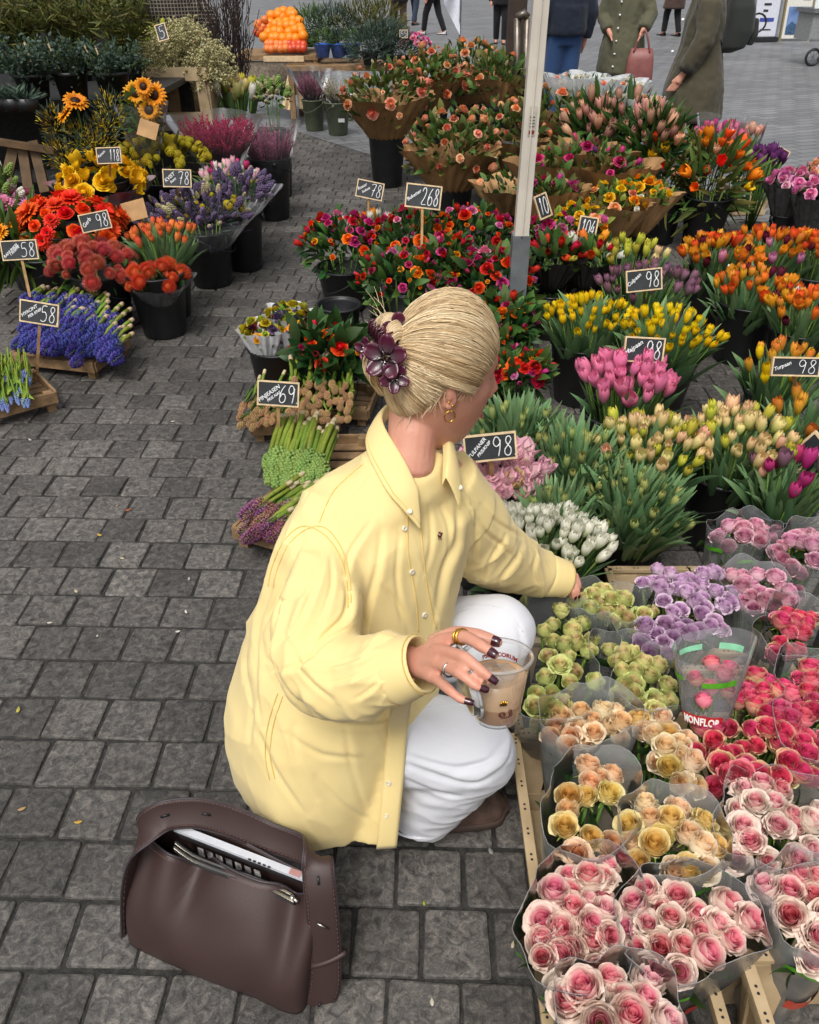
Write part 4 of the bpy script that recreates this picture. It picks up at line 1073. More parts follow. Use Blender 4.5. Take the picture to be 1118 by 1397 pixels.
# ---- shirt
def sring(c, a, b, n=40, e=2.4, tilt=0.):
    out = []
    for k in range(n):
        t = 2 * math.pi * k / n; ca, sa = math.cos(t), math.sin(t); x = math.copysign(abs(ca) ** (2 / e), ca) * a; y = math.copysign(abs(sa) ** (2 / e), sa) * b
        out.append(c + AX * x + BX * y + Vector((0, 0, tilt * y)))
    return out
def crease(me, lines, wk=.62):
    """press sharp fold lines (photo pixels) into a cloth mesh along its normals"""
    import numpy as np
    n = len(me.vertices); co = np.empty(n * 3); me.vertices.foreach_get('co', co); co = co.reshape(-1, 3); no = np.empty(n * 3); me.vertices.foreach_get('normal', no); no = no.reshape(-1, 3)
    w = co + np.array(WO); dep = w[:, 1] * CP + (CAMZ - w[:, 2]) * SP; px = CX + FPX * w[:, 0] / dep; py = CY + FPX * ((CAMZ - w[:, 2]) * CP - w[:, 1] * SP) / dep
    view = np.array((0, 0, CAMZ)) - w; view /= np.linalg.norm(view, axis=1)[:, None]; facing = np.clip((no * view).sum(1) * 2.2, 0, 1)
    tot = np.zeros(n)
    for pts, wd, dpth in lines:
        wd = wd * wk
        P = np.array([tuple(q)[:2] for q in catmull([Vector((a, b, 0)) for a, b in pts], 4)]); best = np.full(n, 1e9); side = np.zeros(n); tt = np.zeros(n); m_ = len(P) - 1
        for i in range(m_):
            a, b = P[i], P[i+1]; ab = b - a; l2 = (ab ** 2).sum(); u = np.clip(((px - a[0]) * ab[0] + (py - a[1]) * ab[1]) / l2, 0, 1); dx = px - (a[0] + u * ab[0]); dy = py - (a[1] + u * ab[1]); d = np.hypot(dx, dy); k = d < best; best[k] = d[k]; side[k] = np.sign(dx * ab[1] - dy * ab[0])[k]; tt[k] = ((i + u) / m_)[k]
        fade = np.sin(np.pi * np.clip(.06 + .88 * tt, 0, 1)) ** .8
        # one steep side, one long soft side, like pressed cotton
        soft = np.where(side > 0, 3.4, 1.3) * wd
        tot += fade * dpth * 1.7 * (-.62 * np.exp(-(best / wd) ** 2) + .50 * np.exp(-(best / soft) ** 2))
    co += no * (tot * facing)[:, None]; me.vertices.foreach_set('co', co.ravel()); me.update()
def shirt():
    mb = MB()
    NBs = at_t(556, 632, 1.475)
    R_ = [(NBs + Vector((0, 0, .012)), .064, .058, 2, -.28), (NBs + Vector((-.012, -.005, -.022)), .105, .075, 2, -.25), (Vector((-.045, 1.272, .845)), .165, .095, 2.2, -.25), (Vector((-.052, 1.266, .79)), .212, .118, 2.3, -.12),
          (Vector((-.080, 1.25, .68)), .216, .142, 2.3, 0), (Vector((-.118, 1.228, .55)), .220, .168, 2.3, 0), (Vector((-.150, 1.205, .42)), .222, .188, 2.4, 0), (Vector((-.168, 1.185, .30)), .215, .188, 2.4, 0), (Vector((-.172, 1.165, .21)), .196, .170, 2.5, .0), (Vector((-.150, 1.150, .145)), .165, .140, 2.8, .16)]
    vs = []; n = 40
    for c, a, b, e, t in R_: vs += [p - WO for p in sring(c, a, b, n, e, t)]
    fs = []
    for j in range(len(R_) - 1):
        for k in range(n): k2 = (k + 1) % n; fs.append((j*n+k, j*n+k2, (j+1)*n+k2, (j+1)*n+k))
    fs.append(tuple(range(n - 1, -1, -1))); fs.append(tuple((len(R_)-1)*n + k for k in range(n)))
    mb.add(vs, fs)
    # right sleeve
    P = [at_t(474, 735, 1.50), at_t(452, 778, 1.445), at_t(434, 838, 1.388), at_t(436, 905, 1.365), at_t(476, 924, 1.322), at_t(515, 916, 1.285), at_t(548, 912, 1.258)]
    mb.tube([p - WO for p in catmull(P, 4)], [.048, .055, .060, .063, .066, .068, .070, .072, .074, .076, .076, .076, .075, .074, .072, .070, .069, .067, .065, .063, .060, .058, .056, .053, .050], 18)
    # left sleeve
    P = [at_t(600, 655, 1.60), at_t(636, 705, 1.68), at_t(672, 752, 1.80), at_t(712, 774, 1.89), at_t(746, 786, 1.94)]
    mb.tube([p - WO for p in catmull(P, 4)], [.080, .080, .080, .082, .082, .082, .082, .081, .080, .078, .074, .070, .066, .062, .058, .053, .048], 18)
    # hanging front panel with its square corner
    A = [at_t(x, y, t) - WO for x, y, t in [(470, 900, 1.555), (566, 895, 1.545), (558, 950, 1.545), (552, 1000, 1.555), (547, 1060, 1.58), (541, 1115, 1.61), (535, 1163, 1.64), (490, 1154, 1.655), (440, 1126, 1.68), (420, 1030, 1.65)]]
    bk = [p + Vector((-.01, .05, .0)) for p in A]; m = len(A)
    mb.add(A + bk, [tuple(range(m)), tuple(range(2*m - 1, m - 1, -1))] + [(k, k + m, (k + 1) % m + m, (k + 1) % m) for k in range(m)])
    o = mb.build('shirt', M_SHIRT, W); r = o.modifiers.new('r', 'REMESH'); r.mode = 'VOXEL'; r.voxel_size = .0065; add_mod_smooth(o, 9, .5); applied(o)
    s2 = o.modifiers.new('s', 'SUBSURF'); s2.levels = 1; s2.render_levels = 1; me = applied(o)
    me.update(); nrm = [v.normal.copy() for v in me.vertices]
    elb = at_t(436, 905, 1.365) - WO; cu = at_t(548, 912, 1.258) - WO; shl = at_t(420, 730, 1.42) - WO
    e2 = at_t(690, 765, 1.85) - WO; sdir = (cu - elb).normalized(); s2d = (at_t(746, 786, 1.94) - at_t(636, 705, 1.68)).normalized()
    def ridge(x): return 1 - abs(2 * x)
    for v, nn in zip(me.vertices, nrm):
        p = v.co; d = 0
        # long hanging folds
        wv = nz((p.x * 1.0 + .25 * p.z, p.y, p.z * .20), 6.5, 2.); d += .0075 * ridge(wv) ** 3 if ridge(wv) > 0 else 0
        d += .0022 * ridge(nz((p.x + .5 * p.z, p.y - .3 * p.z, p.z * .35), 15, 5.)) 
        # compression folds on the right sleeve: bands running round the arm near the elbow
        de = (p - elb); al = de.dot(sdir); rad = (de - sdir * al).length
        if rad < .12 and -.10 < al < .20:
            k = math.exp(-(al / .09) ** 2); q = nz((al * 1.0, p.z * .45 + .35 * al, p.x * .25), 24, 9.)
            d += .006 * k * ridge(q) - .002 * k
        dc = (p - cu).length
        if dc < .14: d += .006 * math.exp(-(dc / .07) ** 2) * ridge(nz((p.z * 1.2, p.y * 1.2, al * .12), 34, 3.))
        d2 = p - e2; al2 = d2.dot(s2d); r2 = (d2 - s2d * al2).length
        if r2 < .12 and abs(al2) < .24: d += .005 * ridge(nz((al2 * 1.1 + .4 * p.z, p.z * .5, p.y * .2), 20, 6.)) - .003
        
        v.co = p + nn * (d - .004)
    me.update()
    CREASE = [([(402, 690), (392, 715), (380, 745)], 6, .006), ([(520, 720), (515, 770), (500, 830), (495, 868)], 9, .007), ([(545, 730), (540, 790), (548, 850)], 7, .005), ([(335, 900), (345, 960), (340, 1020)], 8, .009), ([(400, 990), (405, 1040), (430, 1090)], 8, .006), ([(470, 985), (480, 1050), (500, 1110)], 9, .005), ([(600, 690), (612, 720), (610, 760)], 6, .006), ([(655, 690), (680, 715), (715, 735), (740, 760)], 6, .007), ([(450, 760), (452, 800), (440, 840)], 6, .006), ([(398, 880), (420, 925), (455, 955)], 7, .008), ([(375, 905), (395, 945), (430, 968)], 6, .007), ([(545, 880), (530, 900), (520, 940)], 4, .005), ([(440, 640), (425, 665), (410, 690)], 6, .004), ([(472, 797), (474, 820), (467, 844), (444, 867), (425, 895)], 8, .016), ([(470, 858), (440, 885), (416, 904), (388, 913)], 7, .012), ([(514, 881), (495, 895), (463, 906), (435, 909)], 5, .008), ([(521, 904), (486, 923), (453, 932)], 5, .008), ([(523, 923), (505, 941), (486, 953)], 5, .007), ([(526, 893), (512, 900)], 4, .005), ([(524, 941), (518, 957)], 4, .005),
              ([(412, 737), (393, 783), (379, 820), (362, 862), (366, 900)], 8, .013), ([(440, 741), (435, 779), (421, 820), (402, 858), (379, 881)], 7, .009), ([(360, 755), (346, 820), (337, 885), (335, 930)], 8, .011), ([(372, 800), (356, 858), (352, 930), (358, 990)], 8, .012), ([(505, 713), (477, 755), (472, 783)], 7, .008),
              ([(624, 690), (621, 737), (604, 778), (594, 839)], 9, .014), ([(644, 699), (663, 727), (686, 746), (698, 762)], 6, .009), ([(690, 727), (674, 755), (660, 783), (650, 803)], 6, .009), ([(712, 741), (702, 762), (688, 781), (674, 806)], 6, .009), ([(732, 755), (727, 779), (732, 795)], 5, .007), ([(640, 690), (648, 730), (645, 770)], 6, .007),
              ([(346, 978), (374, 1048), (416, 1112)], 9, .010), ([(393, 1002), (440, 1030), (495, 1034)], 9, .006), ([(410, 960), (450, 985), (505, 990), (535, 985)], 8, .007), ([(520, 800), (545, 830), (560, 870)], 9, .006), ([(500, 650), (470, 690), (455, 712)], 6, .004), ([(585, 690), (588, 740), (580, 780)], 6, .005), ([(430, 1060), (470, 1100), (505, 1120)], 8, .005)]
    crease(me, CREASE); return o
SHIRT = shirt()
def bvh_of(o):
    me = o.data; return BVHTree.FromPolygons([v.co + WO for v in me.vertices], [tuple(p.vertices) for p in me.polygons])
SB = bvh_of(SHIRT)
def hit(px, py, bv=None):
    h = (bv or SB).ray_cast(Vector((0, 0, CAMZ)), ray(px, py).normalized())
    return (h[0], h[1]) if h[0] else (None, None)
def seam(pts, nm='seam', r=.0011, mat=None, lift=.0004, w=2.2, step=5.):
    P = []; cp = catmull([Vector((x, y, 0)) for x, y in pts], 12)
    for q in cp:
        h, n = hit(q.x, q.y)
        if h: P.append(h + n * lift - WO)
    # smooth outliers
    for _ in range(4): P = [P[0]] + [(P[i-1] + P[i] * 2 + P[i+1]) / 4 for i in range(1, len(P) - 1)] + [P[-1]]
    m = MB(); m.tube(P, r, 6); return m.build(nm, mat or M_SEAM, W)
AH = [(366, 800), (372, 772), (388, 738), (412, 718), (440, 727), (462, 755), (473, 795), (475, 830)]
seam(AH); seam([(x + 7, y + 4) for x, y in AH[:4]] + [(x + 4, y - 7) for x, y in AH[4:]])
seam([(495, 634), (474, 652), (453, 674), (436, 713)]); seam([(379, 946), (366, 988), (362, 1030), (368, 1064)]); seam([(386, 950), (373, 990), (369, 1030), (375, 1062)])
seam([(556, 697), (557, 755), (567, 811), (571, 862)]); seam([(573, 704), (579, 770), (590, 836), (596, 858)]); pass
def front_placket():
    E_ = catmull([Vector((x, y, 0)) for x, y in [(562, 925), (557, 965), (552, 1005), (548, 1055), (543, 1108), (538, 1156)]], 6); dep = []
    for q in E_:
        ds = [(h_ - Vector((0, 0, CAMZ))).length / ray(q.x - k, q.y - 2).length for k in (6, 12, 18) for h_, n_ in [hit(q.x - k, q.y - 2)] if h_]
        dep.append(min(ds) if ds else (dep[-1] if dep else 1.56))
    for _ in range(12): dep = [dep[0]] + [(dep[i-1] + 2 * dep[i] + dep[i+1]) / 4 for i in range(1, len(dep) - 1)] + [dep[-1]]
    m = MB(); n_ = len(E_) - 1
    def f(u, v):
        i = min(n_, int(round(v * n_))); q = E_[i]; return at_t(q.x - 24 + 27 * u, q.y + (2 - 2 * u), dep[i] - .0050 + .0035 * (abs(2 * u - 1)) ** 3) - WO
    m.grid(f, 6, n_); o = m.build('front_placket', M_SHIRT, W); s_ = o.modifiers.new('t', 'SOLIDIFY'); s_.thickness = .0025; s_.offset = -1
    for u in (.10, .86): m = MB(); m.tube([f(u, k / n_) + Vector((0, -.0008, .0008)) for k in range(n_ + 1)], .0007, 4); m.build('placket_stitch', M_SEAM, o)
front_placket()
for i, (x, y) in enumerate([(552, 721), (562, 780), (579, 839), (540, 996), (533, 1065), (530, 1109)]):
    h, n = hit(x, y)
    if h is None: continue
    m = MB(); M = TRS(h + n * (.001 if i < 3 else .0095) - WO, look(n)); m.lathe([(0, .0012), (.0022, .0012), (.0034, .0024), (.0050, .0022), (.0055, .0005), (.0052, -.001)], 16, 0, M); b = m.build('button', M_BTN, W)
    hm = MB()
    for k in range(4): hm.ball(M @ Vector((.0011 * (1 if k % 2 else -1), .0011 * (1 if k > 1 else -1), .0013)), .0006, 5, 4)
    hm.build('button_hole', M_SEAM, b)
# small embroidered horse and rider
h, n = hit(600, 730)
if h:
    M = TRS(h + n * .0015 - WO, look(n)); rt = Vector((1, 0, 0)) - n * n.x; rt.normalize(); upv = n.cross(rt); upv = upv if upv.z > 0 else -upv
    def blob(x, y, rx, ry, mat, nm='embroidery'): m = MB(); m.ball((0, 0, 0), 1, 8, 6); me = m.mesh(nm, mat); X = Matrix(((rt.x*rx, upv.x*ry, n.x*.0012, 0), (rt.y*rx, upv.y*ry, n.y*.0012, 0), (rt.z*rx, upv.z*ry, n.z*.0012, 0), (0, 0, 0, 1))); return obj(nm, me, W, Matrix.Translation(h + n * .001 - WO + rt * x + upv * y) @ X)
    MR, MK, MW_ = plain('thread_red', hexc('#7a2320'), .8), plain('thread_brown', hexc('#4a2018'), .8), plain('thread_white', hexc('#d9cdb8'), .8)
    for a in [(0, -.002, .0045, .0028, MK), (.004, .001, .0018, .003, MK), (.0055, .0035, .0022, .0014, MK), (-.003, -.0065, .0009, .003, MK), (.003, -.0065, .0009, .003, MK), (-.0048, -.001, .001, .003, MK), (0, .003, .002, .0032, MR), (.0002, .0072, .0014, .0015, MW_), (-.003, .005, .0024, .0008, MR), (-.001, -.001, .001, .003, MW_)]: blob(*a)
# collar: stand and turned-down leaf
def collar():
    NBs = at_t(556, 632, 1.475)
    def leaf(u, v):
        th = -2.62 + 5.24 * u; f = abs(th) / 2.62                       # f 0 at the nape, 1 at the front points
        dirv = (-BX * math.cos(th) + AX * math.sin(th)); 
        r = .052 + .006 * f; zt = .074 - .012 * f - .074 * f ** 4
        if v < .35: k = v / .35; rr = r + .006 * k; z = zt - .02 + .02 * k
        else:
            k = (v - .35) / .65; drop = .034 + .034 * f ** 3; rr = r + .006 + .006 * math.sin(k * math.pi * .5) + (.014 + .010 * f) * k ** 1.3; z = zt - drop * k ** 1.2 + .004 * math.sin(k * 3.1)
        nx = hloc(0, -.036, -.10) - NBs; zz_ = max(0, z + .01); p = NBs + dirv * rr + Vector((0, 0, z)) + Vector((nx.x, nx.y, 0)) * (zz_ / max(.05, nx.z)); p += BX * (.012 * f ** 2)
        return p - WO
    m = MB(); m.grid(leaf, 48, 12); o = m.build('collar', M_SHIRT, W); s = o.modifiers.new('t', 'SOLIDIFY'); s.thickness = .003; s.offset = 0; ss = o.modifiers.new('s', 'SUBSURF'); ss.levels = 1; ss.render_levels = 1
    m = MB(); m.tube([leaf(u / 60, .93) + Vector((0, 0, .0022)) for u in range(61)], .0008, 5); m.build('collar_stitch', M_SEAM, o)
    for u in (.0, 1.0):
        p = leaf(abs(u - .04), .93); m = MB(); m.lathe([(0, .0012), (.003, .0018), (.0048, .0014), (.005, -.001)], 14, 0, TRS(p + Vector((0, -.001, .003)), look((.2, -.7, .8)))); m.build('collar_button', M_BTN, o)
collar()
def cuff(a, b, r0, r1, nm='cuff'):
    d = (b - a); ln = d.length; dn = d.normalized(); M = TRS(a - WO, look(dn)); m = MB()
    m.lathe([(r0 * .96, 0), (r0 * 1.05, .002), (r0 * 1.07, ln * .3), (r1 * 1.06, ln * .9), (r1 * 1.03, ln), (r1 * .98, ln * .99), (r1 * .94, ln * .8), (r0 * .9, .004)], 28, 0, M); o = m.build(nm, M_SHIRT, W)
    for k in (.1, .92): 
        x = MB(); rr = (r0 * 1.066 + (r1 - r0) * k) + .0006; x.tube([M @ Vector((rr * math.cos(q), rr * math.sin(q), ln * k)) for q in [i * math.pi / 16 for i in range(33)]], .0008, 4); x.build('cuff_stitch', M_SEAM, o)
    x = MB(); x.lathe([(0, .0012), (.003, .002), (.0048, .0016), (.005, -.001)], 12, 0, TRS(M @ Vector((r1 * .3, -r1 * 1.02, ln * .5)), look(dn.cross(Vector((0, 0, 1))) * .2 + Vector((0, -.8, .6))))); x.build('cuff_button', M_BTN, o)
cuff(at_t(533, 917, 1.272), at_t(578, 905, 1.238), .050, .042); cuff(at_t(738, 783, 1.93), at_t(772, 790, 1.957), .048, .042)

# ---- trousers
def pants():
    mb = MB()
    def leg(h, k, a, r):
        mb.tube([p - WO for p in catmull([h, h.lerp(k, .5) + Vector((0, 0, .012)), k], 4)], [r[0], r[0], r[0] * .98, r[1] * 1.03, r[1] * 1.02, r[1] * 1.0, r[1] * .98, r[1] * .96, r[1] * .92], 18)
        mb.ball(k - WO, r[1] * .93, 16, 10)
        mb.tube([k - WO, k.lerp(a, .45) + Vector((-.012, 0, 0)) - WO, a - WO], [r[1] * .9, r[2] * 1.1, r[2]], 16)
    leg(Vector((-.15, 1.155, .33)), Vector((.128, 1.105, .320)), Vector((.02, 1.13, .105)), (.120, .098, .082))
    leg(Vector((-.06, 1.30, .38)), Vector((.190, 1.315, .455)), Vector((.145, 1.33, .12)), (.115, .090, .075))
    mb.tube([Vector((-.17, 1.15, .32)) - WO, Vector((-.10, 1.31, .34)) - WO], [.12, .12], 14)
    o = mb.build('trousers', M_PANTS, W); r = o.modifiers.new('r', 'REMESH'); r.mode = 'VOXEL'; r.voxel_size = .008; add_mod_smooth(o, 7, .5); applied(o); s = o.modifiers.new('s', 'SUBSURF'); s.levels = 1; s.render_levels = 1; me = applied(o)
    nn = [v.normal.copy() for v in me.vertices]
    for v, q in zip(me.vertices, nn):
        p = v.co; k = 1 if p.z < .24 else max(0, 1 - (p.z - .24) / .12)
        d = .005 * k * (1 - abs(2 * nz((p.x * .45 + .3 * p.z, p.y * .7, p.z * 1.9), 17, 3.))) + .003 * (1 - abs(2 * nz((p.x * .6, p.y, p.z * 1.2), 12, 8.)))
        v.co = p + q * (d - .003)
    me.update()
    crease(me, [([(552, 1042), (600, 1058), (650, 1068), (692, 1046)], 7, .012), ([(556, 1030), (620, 1046), (676, 1036)], 6, .007), ([(550, 1062), (590, 1078), (632, 1088)], 6, .010), ([(640, 822), (606, 846), (584, 872)], 8, .006), ([(560, 950), (590, 930), (640, 925)], 8, .006), ([(690, 1010), (660, 1040), (610, 1052)], 7, .007), ([(706, 850), (712, 890), (708, 940)], 6, .006), ([(570, 985), (600, 1010), (650, 1020)], 8, .004), ([(660, 1060), (690, 1040), (700, 1010)], 5, .006)], .7)
    PB = bvh_of(o)
    for px_ in ([(560, 968), (610, 962), (660, 968), (694, 992)], [(612, 838), (650, 826), (690, 832), (714, 862)]):
        P_ = []
        for q in catmull([Vector((a_, b_, 0)) for a_, b_ in px_], 8):
            h_, n_ = hit(q.x, q.y, PB)
            if h_: P_.append(h_ + n_ * .0004 - WO)
        for _ in range(4): P_ = [P_[0]] + [(P_[i-1] + P_[i] * 2 + P_[i+1]) / 4 for i in range(1, len(P_) - 1)] + [P_[-1]]
        sm_ = MB(); sm_.tube(P_, .0011, 5); sm_.build('leg_seam', M_PANTS, o)
    hm = MB(); hm.tube([Vector((.02 + .086 * math.cos(a), 1.13 + .086 * math.sin(a), .118)) - WO for a in [k * math.pi / 16 for k in range(33)]], .003, 6); hm.build('hem', M_PANTS, o)
pants()
# ---- shoes
def shoe(heel, toe, nm='shoe', label=None):
    M_SU, M_SO = plain('brown_suede', hexc('#5a463c'), .85, .2, 30, .3), plain('shoe_sole', hexc('#4a3a32'), .7, .15, 30)
    d = (toe - heel); ln = d.length; X = d.normalized(); Z = Vector((0, 0, 1)); Yv = Z.cross(X)
    t = thing(nm, label, 'shoe', heel, 'pair of shoes') if False else None
    def w(v): return .034 + .014 * math.sin(math.pi * min(1, max(0, (v - .05) * .95))) + .006 * smooth01((v - .4) / .4) - .030 * smooth01((v - .88) / .12)
    def up(u, v):
        a = math.pi * u; h = .062 - .028 * smooth01((v - .3) / .5) - .03 * smooth01((v - .9) / .1) - .022 * smooth01((.06 - v) / .06)
        return heel - WO + X * (ln * v) + Yv * (w(v) * math.cos(a)) + Z * (.022 + h * math.sin(a) ** .7)
    m = MB(); m.grid(up, 14, 22); o = m.build('shoe', M_SU, W)
    def so(u, v):
        a = 2 * math.pi * u; ww = w(v) + .004; c, s = math.cos(a), math.sin(a); sq = lambda q: math.copysign(abs(q) ** .35, q); return heel - WO + X * (ln * (v * 1.03 - .012)) + Yv * (ww * sq(c)) + Z * (.012 + .012 * sq(s))
    m = MB(); m.grid(so, 20, 22, closed=True); m.build('sole', M_SO, o)
shoe(Vector((-.03, 1.165, .002)), Vector((.225, 1.205, .002))); shoe(Vector((.05, 1.36, .002)), Vector((.30, 1.37, .002)))
# ------------------------------------------------------------ iced coffee cup
def cup():
    rim = at_t(679, 893, 1.158); base = at_t(677.5, 979, 1.192); ax = (rim - base); h = ax.length; up = ax.normalized()
    t = thing('coffee_cup', 'clear plastic cup of iced coffee with red and brown print held in one hand', 'cup', base); t.rotation_mode = 'QUATERNION'; t.rotation_quaternion = look(up).to_quaternion(); 
    rt, rb = .0485, .0315
    m_, nt, o = _nt('clear_cup'); a = N(nt, 'ShaderNodeBsdfTransparent'); a.inputs[0].default_value = c4((.96, .97, .97)); g = N(nt, 'ShaderNodeBsdfGlossy'); g.inputs['Roughness'].default_value = .06; f = N(nt, 'ShaderNodeLayerWeight'); f.inputs['Blend'].default_value = .16; d = N(nt, 'ShaderNodeBsdfDiffuse'); d.inputs[0].default_value = c4((.85, .86, .87)); s0 = N(nt, 'ShaderNodeMixShader'); s0.inputs[0].default_value = .12; L(nt, a.outputs[0], s0.inputs[1]); L(nt, d.outputs[0], s0.inputs[2]); s = N(nt, 'ShaderNodeMixShader'); L(nt, f.outputs['Facing'], s.inputs[0]); L(nt, s0.outputs[0], s.inputs[1]); L(nt, g.outputs[0], s.inputs[2]); L(nt, s.outputs[0], o.inputs[0])
    m = MB(); m.lathe([(0, .003), (rb - .004, .003), (rb - .001, 0), (rb, .004), (rb + (rt - rb) * .12, h * .14), (rb + (rt - rb) * .12 + .0006, h * .15), (rb + (rt - rb) * .88, h * .90), (rt - .001, h * .96)], 48); m.build('cup_wall', m_, t)
    m = MB(); m.lathe([(rt - .002, h * .945), (rt + .0026, h * .960), (rt + .0036, h * .985), (rt + .0016, h * 1.01), (rt - .0014, h * .998)], 48); m.build('cup_rim', film('rim_plastic', (.85, .86, .87), .42, .1), t)
    fl = .70; rf = rb + (rt - rb) * fl - .0012
    m = MB(); m.lathe([(0, .0045), (rb - .0025, .0045), (rb - .001, .006), (rb + (rt - rb) * .30 - .0012, h * .30)], 40); m.build('coffee_dark', plain('coffee_dark', hexc('#b07a42'), .25, .1, 20), t)
    m = MB(); m.lathe([(rb + (rt - rb) * .30 - .0012, h * .30), (rf, h * fl), (rf - .003, h * fl + .0004), (0, h * fl)], 40); m.build('coffee_milk', plain('coffee_milk', hexc('#d2a878'), .25, .08, 20), t)
    q = random.Random(2)
    for i in range(5):
        a_ = i * 1.25; m = MB(); m.box((-.010, -.010, -.008), (.010, .010, .008), 0, Matrix.Translation((.018 * math.cos(a_), .018 * math.sin(a_), h * fl - .003)) @ Matrix.Rotation(q.uniform(0, 3), 4, 'Z') @ Matrix.Rotation(q.uniform(-.5, .5), 4, 'X')); m.build('ice_cube', m_, t, False)
    # camera-facing angle round the cup
    inv = t.rotation_quaternion.inverted(); v = inv @ (Vector((0, 0, CAMZ)) - base); a0 = math.atan2(v.y, v.x)
    def wrap_text(body, size, zc, ang, arc, mat, nm, inside=False, curve=0.):
        me = text_mesh(body, size, .0001, .0004); xs = [p.co.x for p in me.vertices]; x0, x1 = min(xs), max(xs)
        for p in me.vertices:
            u = (p.co.x - (x0 + x1) / 2) / (x1 - x0); z = zc + p.co.y + curve * (u * u)
            fr = min(1, z / h); r = rb + (rt - rb) * fr + (.0006 if not inside else -.0006); an = ang + (u * arc if not inside else -u * arc) ; p.co = Vector((r * math.cos(an), r * math.sin(an), z))
        me.materials.clear(); me.materials.append(mat); obj(nm, me, t)
    MRD, MBR = plain('cup_red', hexc('#b02a26'), .5), plain('cup_brown', hexc('#5a2f18'), .5)
    wrap_text('PSITACORUM', .0085, h * .74, a0 + math.pi - .1, 1.25, MRD, 'printed_lettering', True, -.012); wrap_text('BAR', .008, h * .63, a0 + math.pi + .42, .3, MRD, 'printed_lettering', True, -.004)
    for k, (da, z, ln_) in enumerate([(.15, .46, .006), (.22, .47, .008), (.29, .465, .008), (.36, .455, .006)]):
        an = a0 + da; m = MB(); P = [Vector(((rb + (rt - rb) * (z + e) + .0006) * math.cos(an + e * .8), (rb + (rt - rb) * (z + e) + .0006) * math.sin(an + e * .8), h * (z + e))) for e in (-ln_ * 5, 0, ln_ * 5)]; m.tube(P, .0013, 5); m.build('printed_leaf', M_GOLD, t)
    def loop(da, z, r1, nm, n=17, sx=1.):
        m = MB(); P = []
        for k in range(n): b = 2 * math.pi * k / (n - 1); zz = h * z + r1 * math.sin(b); an = a0 + da + sx * r1 * math.cos(b) / .034; r = rb + (rt - rb) * zz / h + .0006; P.append(Vector((r * math.cos(an), r * math.sin(an), zz)))
        m.tube(P, .0008, 5); m.build(nm, MBR, t)
    loop(.22, .27, .0042, 'printed_swirl'); loop(.22, .27, .0026, 'printed_swirl'); loop(.55, .30, .003, 'printed_swirl', 17, .7); loop(.58, .25, .0034, 'printed_swirl', 17, .5)
    m = MB(); P = []
    for k in range(8): an = a0 + .2 + .35 * k / 7; z = h * (.20 + .015 * k / 7); r = rb + (rt - rb) * z / h + .0006; P.append(Vector((r * math.cos(an), r * math.sin(an), z)))
    m.tube(P, .0007, 5); m.build('printed_line', MBR, t)
    # white lid held flat against the cup
    l = thing('cup_lid', 'white plastic cup lid pinched between the fingers and the cup', 'lid', at_t(640, 925, 1.135)); e0, e1 = at_t(652, 974, 1.172), at_t(629, 884, 1.150); d = e0 - e1; mid = (e0 + e1) / 2; l.location = mid; l.rotation_mode = 'QUATERNION'; nrm = Vector((-.95, -.14, .14)).normalized(); nrm = (nrm - d.normalized() * nrm.dot(d.normalized())).normalized(); l.rotation_quaternion = look(nrm).to_quaternion(); r = d.length / 2
    ML = film('lid_plastic', (.82, .84, .86), .8, .2); m = MB(); m.lathe([(0, .004), (r * .7, .004), (r * .78, .010), (r * .92, .010), (r * .95, 0)], 40); m.build('lid_disc', ML, l); m = MB(); m.tube([Vector((r * math.cos(a), r * math.sin(a), 0)) for a in [k * math.pi / 20 for k in range(41)]], .0024, 6); m.build('lid_rim', ML, l)
cup()
# ------------------------------------------------------------ people in the background
def check_mat():
    m, nt, o = _nt('checked_wool'); b = N(nt, 'ShaderNodeBsdfPrincipled'); L(nt, b.outputs[0], o.inputs[0]); b.inputs['Roughness'].default_value = .9; tc = N(nt, 'ShaderNodeTexCoord'); sp = N(nt, 'ShaderNodeSeparateXYZ'); L(nt, tc.outputs['Object'], sp.inputs[0]); acc = None
    for ax in ('X', 'Z'):
        w = N(nt, 'ShaderNodeMath', operation='MULTIPLY'); w.inputs[1].default_value = 36; L(nt, sp.outputs[ax], w.inputs[0]); f = N(nt, 'ShaderNodeMath', operation='FRACT'); L(nt, w.outputs[0], f.inputs[0]); g = N(nt, 'ShaderNodeMath', operation='LESS_THAN'); g.inputs[1].default_value = .22; L(nt, f.outputs[0], g.inputs[0])
        if acc is None: acc = g
        else: mx = N(nt, 'ShaderNodeMath', operation='MAXIMUM'); L(nt, acc.outputs[0], mx.inputs[0]); L(nt, g.outputs[0], mx.inputs[1]); acc = mx
    c = N(nt, 'ShaderNodeMix', data_type='RGBA'); c.inputs['A'].default_value = c4((.016, .014, .013)); c.inputs['B'].default_value = c4((.26, .22, .17)); L(nt, acc.outputs[0], c.inputs['Factor']); L(nt, c.outputs['Result'], b.inputs['Base Color']); return m
def loft(mb, rings, n=20, e=2.3):
    vs = []
    for (x, y, z, a, b) in rings:
        for k in range(n):
            t = 2 * math.pi * k / n; ca, sa = math.cos(t), math.sin(t); vs.append(Vector((x + math.copysign(abs(ca) ** (2 / e), ca) * a, y + math.copysign(abs(sa) ** (2 / e), sa) * b, z)))
    fs = []
    for j in range(len(rings) - 1):
        for k in range(n): k2 = (k + 1) % n; fs.append((j*n+k, j*n+k2, (j+1)*n+k2, (j+1)*n+k))
    fs.append(tuple(range(n - 1, -1, -1))); fs.append(tuple((len(rings)-1)*n + k for k in range(n))); mb.add(vs, fs)
